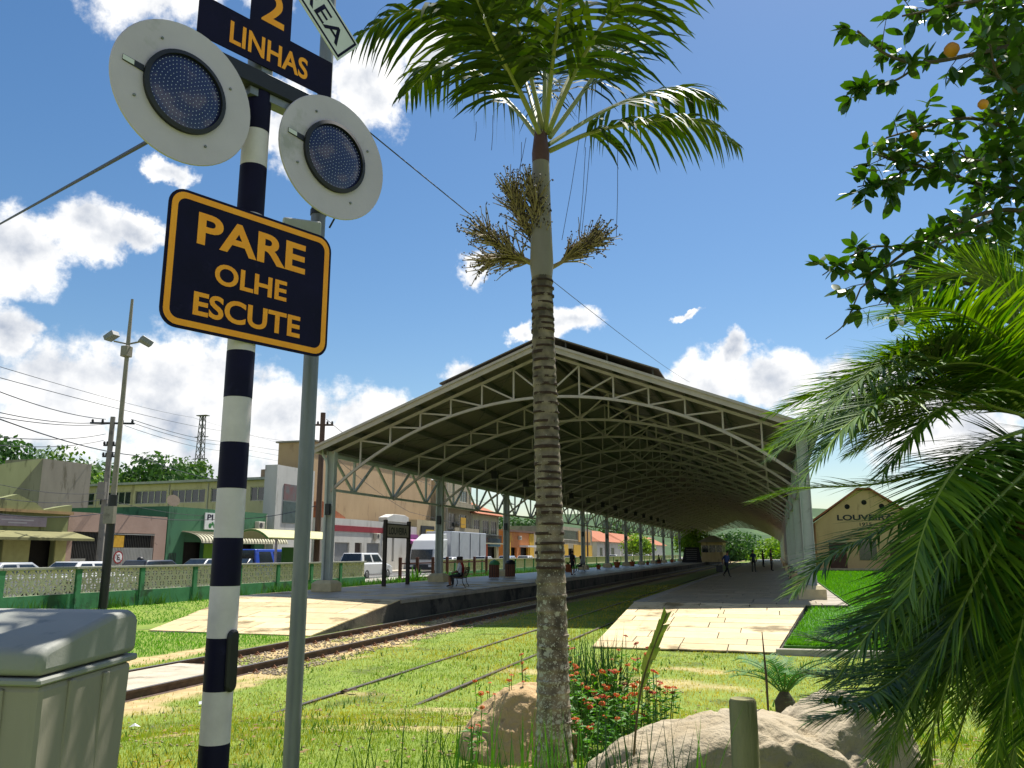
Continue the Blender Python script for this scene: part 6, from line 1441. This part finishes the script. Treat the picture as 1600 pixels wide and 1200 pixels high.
MB().box(scx-.56,scx+.56,sby-.35,sby+28,7.66,7.82).build('ridge', m_tile, st, world=True)
lettering('LOUVEIRA', (scx-2.3,sby-.012,5.0), (1,0,0), (0,0,1), 4.6, .5, m_black, st, bold=.03); lettering('1915', (scx-.5,sby-.012,4.5), (1,0,0), (0,0,1), 1.0, .3, m_black, st, bold=.02)
for x in (sbx0+1.0, sbx1-2.4): w = MB().box(x,x+1.4,sby-.06,sby+.02,.7,3.1).build('door', mat('door_brown','#4a2f22','#5a3a2a',3,.7), st, world=True); MB().box(x-.12,x+1.52,sby-.08,sby-.0,3.1,3.25).build('lintel', m_foot, w, world=True)
MB().box(scx-.7,scx+.7,sby-.05,sby+.02,1.6,3.2).build('window', m_glass, st, world=True); MB().box(sbx0-.02,sbx1+.02,sby-.1,sby+.02,.5,.9).build('plinth', m_foot, st, world=True)
for i in range(3): lv = MB().lathe([(.22,0),(.22,.03)], (scx-1.4+i*1.4, sby, 6.2+(.35 if i == 1 else 0)), 16, (0,-1,0)).build('round_vent', m_dark, st, world=True)
for i, (x, y, rz, lb) in enumerate(((.9,52,-1.57,'dark bench on the right platform behind the date palm fronds'),(.9,58,-1.57,'farther dark bench on the right platform'))): bench(lb, (x, y, PZ), rz)

# ================================================================== PEOPLE
m_skin = mat('skin_tone', '#8a5f48', '#7c543f', 9, .6); m_hair = mat('hair_dark', '#1c1512', '#261c17', 20, .7); m_shoe = mat('shoe_dark', '#2a2522', '#1f1b19', 9, .7)
CL = {}
def cloth(h):
    if h not in CL: CL[h] = mat('cloth_'+h[1:], h, tuple(v*.8 for v in hx(h)), 9, .9, .3, 40)
    return CL[h]
def person(label, loc, rz, J, shirt, legs, H=1.7, group=None, short=False, helmet=None):
    """J: joint positions for a 1.7 m figure facing local -Y; one skinned surface, clothing zones by limb"""
    t = thing('person', label, 'person', loc, rz, group); s = H/1.7
    names = list(J); idx = {n: i for i, n in enumerate(names)}
    E = [('pelvis','belly'),('belly','chest'),('chest','neck'),('neck','head'),('head','crown')]
    for q in 'lr': E += [('chest','sh_'+q),('sh_'+q,'el_'+q),('el_'+q,'wr_'+q),('wr_'+q,'ha_'+q),('pelvis','hip_'+q),('hip_'+q,'kn_'+q),('kn_'+q,'an_'+q),('an_'+q,'to_'+q)]
    Rd = dict(pelvis=(.15,.11),belly=(.135,.10),chest=(.16,.115),neck=(.055,.055),head=(.078,.092),crown=(.066,.078))
    for q in 'lr': Rd.update({'sh_'+q:(.065,.065),'el_'+q:(.043,.043),'wr_'+q:(.03,.03),'ha_'+q:(.036,.02),'hip_'+q:(.092,.092),'kn_'+q:(.058,.058),'an_'+q:(.04,.04),'to_'+q:(.042,.03)})
    me = bpy.data.meshes.new('body'); me.from_pydata([tuple(Vector(J[n])*s) for n in names], [(idx[a], idx[b]) for a, b in E], [])
    o = bpy.data.objects.new('body', me); COL.objects.link(o); md = o.modifiers.new('skin', 'SKIN'); md.use_smooth_shade = True
    for n in names: v = me.skin_vertices[0].data[idx[n]]; v.radius = tuple(x*s for x in Rd[n]); v.use_root = (n == 'pelvis')
    o.modifiers.new('sub', 'SUBSURF').levels = 1; o.modifiers['sub'].render_levels = 1
    dg = bpy.context.evaluated_depsgraph_get(); nm = bpy.data.meshes.new_from_object(o.evaluated_get(dg)); bpy.data.objects.remove(o); bpy.data.meshes.remove(me)
    ob = bpy.data.objects.new('body', nm); COL.objects.link(ob); ob.parent = t; nm.materials.clear()
    for m in (m_skin, cloth(shirt), cloth(legs), m_shoe): nm.materials.append(m)
    seg = []
    for a, b in E:
        z = 0
        if a in ('pelvis',) and b.startswith('hip'): z = 2
        elif a == 'pelvis' or b in ('chest','neck') or (a == 'chest'): z = 1
        elif a.startswith('sh_'): z = 1
        elif a.startswith('hip'): z = 2
        elif a.startswith('kn'): z = 0 if short else 2
        elif a.startswith('an'): z = 3
        seg.append((Vector(J[a])*s, Vector(J[b])*s, z))
    for p in nm.polygons:
        c = p.center; best = (9, 0)
        for a, b, z in seg:
            d = b-a; u = max(0, min(1, (c-a).dot(d)/d.length_squared)); e = (c-(a+d*u)).length
            if e < best[0]: best = (e, z)
        p.material_index = best[1]
    nm.polygons.foreach_set('use_smooth', [True]*len(nm.polygons))
    hd = Vector(J['head'])*s; cr = Vector(J['crown'])*s; ax = (cr-hd).normalized(); hc = hd.lerp(cr, .6)
    if helmet:
        MB().lathe([(.13*s,-.08*s),(.155*s,.0),(.145*s,.08*s),(.1*s,.14*s),(.02*s,.165*s)], hc, 16, ax).build('helmet', helmet, t, smooth=True)
    else:
        MB().lathe([(.07*s,-.02*s),(.09*s,.04*s),(.086*s,.09*s),(.06*s,.125*s),(.01*s,.135*s)], hc+Vector((0,.018*s,0)), 14, ax).build('hair', m_hair, t, smooth=True)
        fc = MB(); f0 = hd.lerp(cr,.1)+Vector((0,-.088*s,0)); fc.add([f0+Vector(v)*s for v in ((-.014,0,-.02),(.014,0,-.02),(0,-.022,-.018),(0,0,.03))], [(0,2,3),(2,1,3),(0,1,2)]); fc.build('nose', m_skin, t)
        for k in (-1, 1): MB().lathe([(.006*s,0),(.008*s,.003*s)], hd.lerp(cr,.3)+Vector((k*.032*s,-.083*s,0)), 6, (0,-1,0)).build('eye', m_hair, t)
    return t
STAND = dict(pelvis=(0,0,.95),belly=(0,0,1.1),chest=(0,.01,1.32),neck=(0,.01,1.47),head=(0,-.01,1.57),crown=(0,-.005,1.66))
for q, s in (('l',-1),('r',1)): STAND.update({'sh_'+q:(s*.18,.01,1.39),'el_'+q:(s*.23,.03,1.13),'wr_'+q:(s*.24,-.04,.89),'ha_'+q:(s*.235,-.07,.8),'hip_'+q:(s*.1,0,.88),'kn_'+q:(s*.11,-.02,.48),'an_'+q:(s*.12,.02,.08),'to_'+q:(s*.13,-.14,.035)})
SIT = dict(pelvis=(0,.05,.52),belly=(0,.06,.67),chest=(0,.02,.89),neck=(0,-.01,1.04),head=(0,-.06,1.14),crown=(0,-.065,1.23))
for q, s in (('l',-1),('r',1)): SIT.update({'sh_'+q:(s*.18,.01,.96),'el_'+q:(s*.22,-.05,.72),'wr_'+q:(s*.13,-.27,.62),'ha_'+q:(s*.1,-.35,.6),'hip_'+q:(s*.1,-.02,.5),'kn_'+q:(s*.13,-.43,.48),'an_'+q:(s*.12,-.40,.08),'to_'+q:(s*.13,-.55,.035)})
WALK = dict(STAND); WALK.update({'kn_l':(-.1,-.2,.5),'an_l':(-.1,-.32,.1),'to_l':(-.1,-.47,.06),'kn_r':(.1,.1,.47),'an_r':(.1,.38,.16),'to_r':(.1,.3,.04),'el_l':(-.22,.14,1.14),'wr_l':(-.23,.1,.9),'ha_l':(-.23,.08,.82),'el_r':(.23,-.05,1.13),'wr_r':(.24,-.18,.93),'ha_r':(.24,-.24,.86),'chest':(0,-.05,1.31),'neck':(0,-.09,1.45),'head':(0,-.13,1.55),'crown':(0,-.14,1.64),'sh_l':(-.18,-.04,1.38),'sh_r':(.18,-.04,1.38)})
bm_ = Matrix.Rotation(-1.35, 4, 'Z')
for dx, sh, lg, lb in ((.30,'#c6c6ca','#23252b','person in a white t-shirt and dark shorts seated at the bench\'s left'),(-.52,'#8c1f1f','#1d1f24','person in a red shirt seated on the bench beside the one in white')):
    q = BEN+bm_ @ Vector((dx,0,0)); person(lb, (q.x, q.y, PZ), -1.35, SIT, sh, lg, 1.72, None, dx > 0)
q = onZ(895, 899, PZ); person('person in a dark dress standing on the left platform right of the palm', (q.x, q.y, PZ), 2.6, STAND, '#1c1a20', '#1c1a20', 1.62, None, True)
q = onX(908, 885, -15.2); bench('bench under the fourth column where a person in white sits', (q.x, q.y, PZ), -1.35); person('person in a white shirt seated under the fourth column', (q.x, q.y, PZ), -1.35, SIT, '#b5b3b5', '#23252b', 1.65)
q = onX(878, 885, -15.0); person('person in a red top half hidden by the palm trunk', (q.x, q.y, PZ), 1.2, STAND, '#8c2a22', '#23252b', 1.5)
q = onX(1030, 878, -14.8); bench('far bench on the left platform before the blackboard', (q.x, q.y, PZ), -1.35); person('person in dark clothes seated on the far left bench', (q.x, q.y, PZ), -1.35, SIT, '#22242a', '#22242a', 1.65)
q = onZ(1136, 902, PZ); WKP = person('person in blue walking along the right platform edge with a bag', (q.x, q.y, PZ), .9, WALK, '#243a6a', '#15161a', 1.62)
bg = thing('travel_bag', 'dark bag carried beside the person walking on the right platform', 'bag', (q.x-.42, q.y-.1, PZ+.32)); MB().box(-.2,.2,-.12,.12,.0,.4).build('sack', m_black, bg, bevel=.05, seg=2); MB().tube(crv([(-.12,0,.4),(0,0,.55),(.12,0,.4)],8), .012, 6).build('strap', m_black, bg)
q = onZ(1178, 894, PZ); person('person standing alone in dark clothes on the right platform', (q.x, q.y, PZ), 2.9, STAND, '#26314a', '#1a1b20', 1.68)
q = onZ(1206, 892, PZ); person('person in black standing under the canopy edge by the date palm', (q.x, q.y, PZ), 1.4, STAND, '#141416', '#141416', 1.78)
q = onZ(1193, 886, PZ); person('person farther along the right platform between the two standing ones', (q.x, q.y, PZ), 2.0, STAND, '#5a5550', '#22242a', 1.7)
q = onX(217, 875, -29.0); mp_ = person('motorcyclist in a pale jacket and black helmet behind the wall', (q.x, q.y, RZ+.2), 2.4, SIT, '#9aa09a', '#2a2c30', 1.72, helmet=m_black)
mc = thing('motorcycle', 'dark motorcycle under the helmeted rider behind the wall', 'motorcycle', (q.x, q.y, RZ), 2.4)
for y in (-.65,.65): MB().lathe([(.2,-.05),(.3,-.05),(.3,.05),(.2,.05)], (0,y,.3), 16, (1,0,0)).build('wheel', m_tyre, mc)
MB().box(-.12,.12,-.35,.6,.35,.7).build('frame', m_black, mc, bevel=.05); MB().tube([(0,-.65,.3),(0,-.45,.95)], .03, 6).build('fork', m_iron, mc); MB().bar((-.33,-.42,1.0),(.33,-.42,1.0),.03).build('handlebar', m_iron, mc)

# ================================================================== BACKGROUND TREES AND HILLS
m_tl = [mat('tree_leaf_a', '#33501e', '#466526', 3, .7, transl=.2, space='World', cattr=('tint', '#5f7a2c')), mat('tree_leaf_b', '#2a4a24', '#38592a', 3, .7, transl=.2, space='World', cattr=('tint', '#4f6e2e')), mat('tree_leaf_c', '#557a20', '#6c8c2a', 3, .7, transl=.25, space='World', cattr=('tint', '#8fa83a'))]
def tree(label, base, H, rx, rz_, n, ls, m, seed, clumps=14, group='background trees'):
    rg = np.random.RandomState(seed); t = thing('leafy_tree', label, 'tree', base, 0, group)
    MB().tube([(0,0,-.5),(.1,0,H*.35),(0,.1,H*.6)], [H*.03,H*.022,H*.012], 8).build('trunk', m_twig, t)
    cc = rg.normal(size=(clumps,3)); cc /= np.linalg.norm(cc,axis=1)[:,None]; cc *= (rg.rand(clumps)[:,None]**.4)*np.array([rx,rx,rz_])*.68; cc[:,2] += H-rz_
    for c in cc[:5]: MB().tube([(0,0,H*.35),(c[0]*.5,c[1]*.5,(H*.4+c[2])/2),tuple(c)], [H*.012,H*.008,H*.003], 6).build('limb', m_twig, t)
    ci = rg.randint(0, clumps, n); d = rg.normal(size=(n,3)); d /= np.linalg.norm(d,axis=1)[:,None]
    cr_ = rg.uniform(.32,.52,clumps)*rx
    p = cc[ci]+d*(cr_[ci]*(rg.rand(n)**.35))[:,None]*np.array([1,1,.75])
    nn = d+rg.normal(size=(n,3))*.6; nn /= np.linalg.norm(nn,axis=1)[:,None]; u = np.cross(nn, rg.normal(size=(n,3))); u /= np.linalg.norm(u,axis=1)[:,None]; v = np.cross(nn,u)
    s = (ls*rg.uniform(.6,1.4,n))[:,None]
    V = np.stack([p-u*s, p+v*s*.6, p+u*s, p-v*s*.6],1).reshape(-1,3)
    tint = np.repeat(np.clip(rg.normal(.3,.25,n)+(rg.rand(clumps)-.5)[ci]*.5,0,1),4)
    rawmesh('crown', V, np.arange(n*4).reshape(-1,4), m, t, attrs={'tint': tint}, corner=4)
def tpx(label, px, py_top, dist, rx, rz_, n, ls, m, seed, zb=.5, clumps=14):
    p = atD(px, py_top, dist); tree(label, (p.x, p.y, zb), p.z-zb, rx, rz_, n, ls, m_tl[m], seed, clumps)
tpx('big dark tree on the hill at the left edge', 45, 662, 105, 10, 8, 7000, .34, 1, 1, 4); tpx('rounded tree behind the concrete block house', 105, 697, 115, 9, 6, 5000, .3, 0, 2, 3); tpx('low bright tree right of the concrete block house', 165, 712, 118, 8, 5, 4000, .28, 2, 3, 3); tpx('spreading dark tree beside the lattice tower', 245, 697, 118, 8.5, 6, 6500, .34, 1, 4, 3); tpx('small light tree at the right of the spreading one', 300, 722, 125, 6, 4, 3500, .3, 0, 5, 3)
tpx('dark tree at the far left edge behind the olive shop', -15, 690, 90, 7, 6, 4500, .3, 1, 6, 2); tpx('low green tree filling the gap before the warehouse roof', 205, 728, 125, 9, 5, 4500, .3, 0, 17, 2)
tpx('bright green street tree in front of the white tiled houses', 998, 832, 175, 4.5, 2.6, 2600, .26, 2, 7); tpx('bright tree beside the platform kiosk', 1083, 826, 165, 5, 2.8, 3000, .26, 2, 8); tpx('dark tree behind the platform kiosk', 1135, 826, 230, 9, 5, 4000, .4, 1, 9); tpx('rounded tree at the end of the tracks, left of the gap', 1165, 836, 260, 10, 6, 4000, .45, 1, 10); tpx('pale tree far beyond the right platform', 1215, 838, 250, 9, 6, 4000, .45, 2, 11)
tpx('leafy tree far right behind the station lawn', 1580, 790, 62, 4.5, 3.2, 4500, .2, 2, 12); tpx('tree behind the station roof at the right', 1500, 775, 95, 7, 5, 4500, .28, 0, 13); tpx('dark trees beyond the station at the right edge', 1660, 760, 85, 7, 5, 4500, .28, 1, 14); tpx('tree over the street roofs left of the palm trunk', 815, 796, 230, 10, 6, 4000, .45, 1, 15); tpx('second tree over the street roofs behind the canopy', 775, 800, 260, 9, 5, 3500, .45, 1, 16); tpx('broad tree above the far street houses', 945, 812, 330, 16, 8, 4500, .6, 1, 18)
# wooded hills beyond
m_hill = mat('wooded_hill', '#2c4424', '#3a5430', .06, 1, 1.0, .25, c3='#4a6238', sc3=.02, space='World')
hx_ = np.linspace(-420, 520, 120); hy_ = np.linspace(420, 1100, 60); HX, HY = np.meshgrid(hx_, hy_)
HZ = (28*sstep(420,620,HY)*(.4+.9*fbm(HX*.006, HY*.006, 21))+34*sstep(620,1000,HY)*fbm(HX*.004+9, HY*.004, 23)+7*fbm(HX*.06, HY*.06, 25, 5))*sstep(415,470,HY)-3
i_, j_ = np.meshgrid(np.arange(119), np.arange(59)); b0 = (j_*120+i_).ravel()
struct(rawmesh('hills', np.stack([HX.ravel(),HY.ravel(),HZ.ravel()],1), np.stack([b0,b0+1,b0+121,b0+120],1), m_hill, smooth=True, corner=4))
# ================================================================== GRASS
def blades(name, label, X, Y, Z, H, Wd, m, seed, tint):
    rg = np.random.RandomState(seed); n = len(X); a = rg.rand(n)*6.283; ln = rg.uniform(.1,.7,n)*H; b = rg.rand(n)*6.283
    p = np.stack([X,Y,Z],1); s = np.stack([np.cos(a),np.sin(a),np.zeros(n)],1)*(Wd/2)[:,None]; t = np.stack([np.cos(b)*ln,np.sin(b)*ln,H],1)
    V = np.stack([p-s,p+s,p+t],1).reshape(-1,3)
    o = rawmesh(name, V, np.arange(n*3).reshape(-1,3), m, attrs={'tint': np.repeat(tint,3)})
    return tag(o, label, 'grass', kind='stuff')
m_gr = mat('field_grass', '#5c7a1e', '#76902a', .9, .8, transl=.35, space='World', cattr=('tint', '#b5a045')); m_gl = mat('lawn_grass', '#3a7412', '#4f8a1a', 1.2, .75, transl=.35, space='World', cattr=('tint', '#6f9c28'))
def wedge(n, r0, r1, a0, a1, seed):
    rg = np.random.RandomState(seed); r = r0*(r1/r0)**rg.rand(n); a = np.radians(rg.uniform(a0,a1,n)); return np.sin(a)*r, np.cos(a)*r, r, rg
x, y, r, rg = wedge(330000, 6.0, 60, -56, 18, 1)
d = dirt(x, y); onA = (np.abs(x+10.2) < 1.25); k = rg.rand(len(x)) > d*np.where(onA, .93, .96)
k &= ~((x < LE+.06) & (x > LB-.1) & (y > 20.0)) & ~((x > RL-.06) & (x < .75-(26.7-y)/7*.85) & (y > 19.6)) & ~((x > RL) & (y > 26.6)) & ~((x > -.3) & (y > 19.4))
k &= ~((x > -10.95) & (x < -9.45) & (y < 13.75)) & (x > -22.5) & (x < 15)
for q in (-11.0,-9.4): k &= np.abs(x-q) > .07
x, y, r = x[k], y[k], r[k]; lush = ((x < -12) & ((y < 30))) ; n = len(x)
hh = (.022+.05*fbm(x*.8, y*.8, 31)*rg.rand(n)+.012*rg.rand(n))*np.where(lush, 1.5, 1.0)*np.where((x > -7.3) & (x < -4.5) & (y > 14), 1.5, 1)
tint = np.clip(rg.normal(.36,.28,n)+(fbm(x*.45,y*.45,41)-.5)*2.4+.25*d[k], 0, 1)
f = ~lush
blades('field_grass', 'short yellow-green grass around the tracks and the flower bed', x[f], y[f], gz(x[f],y[f])-.004, hh[f], (.0045*np.maximum(1, r[f]/6.5))*rg.uniform(.7,1.4,f.sum()), m_gr, 2, tint[f])
f = lush
blades('verge_grass', 'lush green grass strip between the lattice wall and the left ramp', x[f], y[f], gz(x[f],y[f])-.004, hh[f], (.006*np.maximum(1, r[f]/6.5))*rg.uniform(.7,1.4,f.sum()), m_gl, 3, np.clip(tint[f]*.6,0,1))
# lawn on the right
rg = np.random.RandomState(5); n = 90000; yy = 20.0+(78-20.0)*rg.rand(n)**2.2; xl = np.where(yy < 26.7, .84-(26.7-yy)/7*.82, 2.02)+.02; xx = xl+(16-xl)*rg.rand(n)**1.3
zz = np.where(yy < 27, .2+(yy-19.9)/7.1*.45, .66+(yy-27)/51*.04)+np.clip(xx-1, 0, 30)*.002
blades('lawn_grass', 'thick bright green lawn to the right of the right platform', xx, yy, zz-.02, .07+.05*rg.rand(n), .02*rg.uniform(.6,1.5,n)*np.maximum(1,yy/26), m_gl, 6, np.clip(rg.normal(.3,.25,n),0,1))
# tall weeds along the foot of the wall
rg = np.random.RandomState(8); n = 5200; yy = 12+48*rg.rand(n); cl_ = fbm(yy*.9, yy*0+3, 51); kk = rg.rand(n) < np.clip((cl_-.38)*4, .05, 1); yy = yy[kk]; n = len(yy); xx = WX+.12+np.abs(rg.normal(0,.16,n))
blades('wall_weeds', 'dark tall weeds along the foot of the lattice wall', xx, yy, gz(xx,yy)-.02, .15+.5*rg.rand(n)**1.6, .03*rg.uniform(.6,1.4,n), mat('weed_leaf','#2c5220','#3c6428',3,.8,transl=.25,space='World',cattr=('tint','#557a30')), 9, rg.rand(n)*.6)
rg = np.random.RandomState(9); n = 5000; yy = 30+100*rg.rand(n)**1.5; xx = -19.2+np.abs(rg.normal(0,.35,n))*-1
blades('hedge_weeds', 'low green planting behind the left platform columns', xx, yy, .35+0*yy, .25+.45*rg.rand(n), .07*rg.uniform(.6,1.4,n)*np.maximum(1,yy/50), MATS['weed_leaf'], 10, rg.rand(n)*.6)
# broad-leaved weeds and dry leaves mixed into the turf
x, y, r, rg = wedge(9000, 6.2, 30, -50, 14, 21); cl_ = fbm(x*1.3, y*1.3, 61, 3); k = (cl_ > .60) & (x > -9) & (y < 19) & ~((x > RL-.1) & (y > 19))
x, y, r = x[k], y[k], r[k]; n = len(x)
blades('turf_weeds', 'darker tufts of weeds scattered through the short grass', x, y, gz(x,y)-.005, .05+.07*rg.rand(n), .012*np.maximum(1, r/7)*rg.uniform(.7,1.5,n), MATS['weed_leaf'], 22, rg.rand(n)*.7)
x, y, r, rg = wedge(420, 6.3, 20, -45, 12, 23); k = (x > -8.6) & (y < 19); x, y = x[k], y[k]; n = len(x); a = rg.rand(n)*6.28; s_ = rg.uniform(.02,.05,n); z = gz(x,y)+.02+.02*rg.rand(n)
c_, d_ = np.cos(a)*s_, np.sin(a)*s_
V = np.stack([np.stack([x-c_,y-d_,z],1), np.stack([x-d_*.45,y+c_*.45,z+.012],1), np.stack([x+c_,y+d_,z+.004],1), np.stack([x+d_*.45,y-c_*.45,z+.008],1)],1).reshape(-1,3)
tag(rawmesh('dry_leaves', V, np.arange(n*4).reshape(-1,4), mat('dry_leaf','#6a5234','#8d7048',9,.9,space='World'), corner=4), 'small dry brown leaves strewn over the grass', 'leaves', kind='stuff')
# fallen dark leaf on the grass and a scrap of white paper
fl_ = onZ(545, 1064, .22); o = thing('fallen_leaf', 'curled dark dead leaf lying on the grass', 'leaf', (fl_.x, fl_.y, float(gz(fl_.x,fl_.y))+.02))
MB().add([(-.16,0,.0),(-.08,.06,.05),(0,.03,.02),(.09,.06,.06),(.18,.0,.03),(.08,-.06,.045),(0,-.03,.012),(-.08,-.06,.04)], [(0,1,2,7),(2,6,7),(2,3,5,6),(3,4,5)]).build('blade', mat('dead_leaf','#3a2a1c','#4c3826',12,.9), o)
for i, (px, py, lb) in enumerate(((212,1113,'white paper scrap on the grass just right of the litter bin'),(318,1078,'white paper scrap close to the striped mast'))):
    q = onZ(px, py, .25); o = thing('paper_scrap', lb, 'litter', (q.x, q.y, float(gz(q.x,q.y))+.03), i)
    MB().add([(-.06,-.03,0),(.05,-.04,.02),(.06,.04,.0),(-.04,.05,.03),(0,0,.045)], [(0,1,4),(1,2,4),(2,3,4),(3,0,4)]).build('sheet', m_wsign, o)
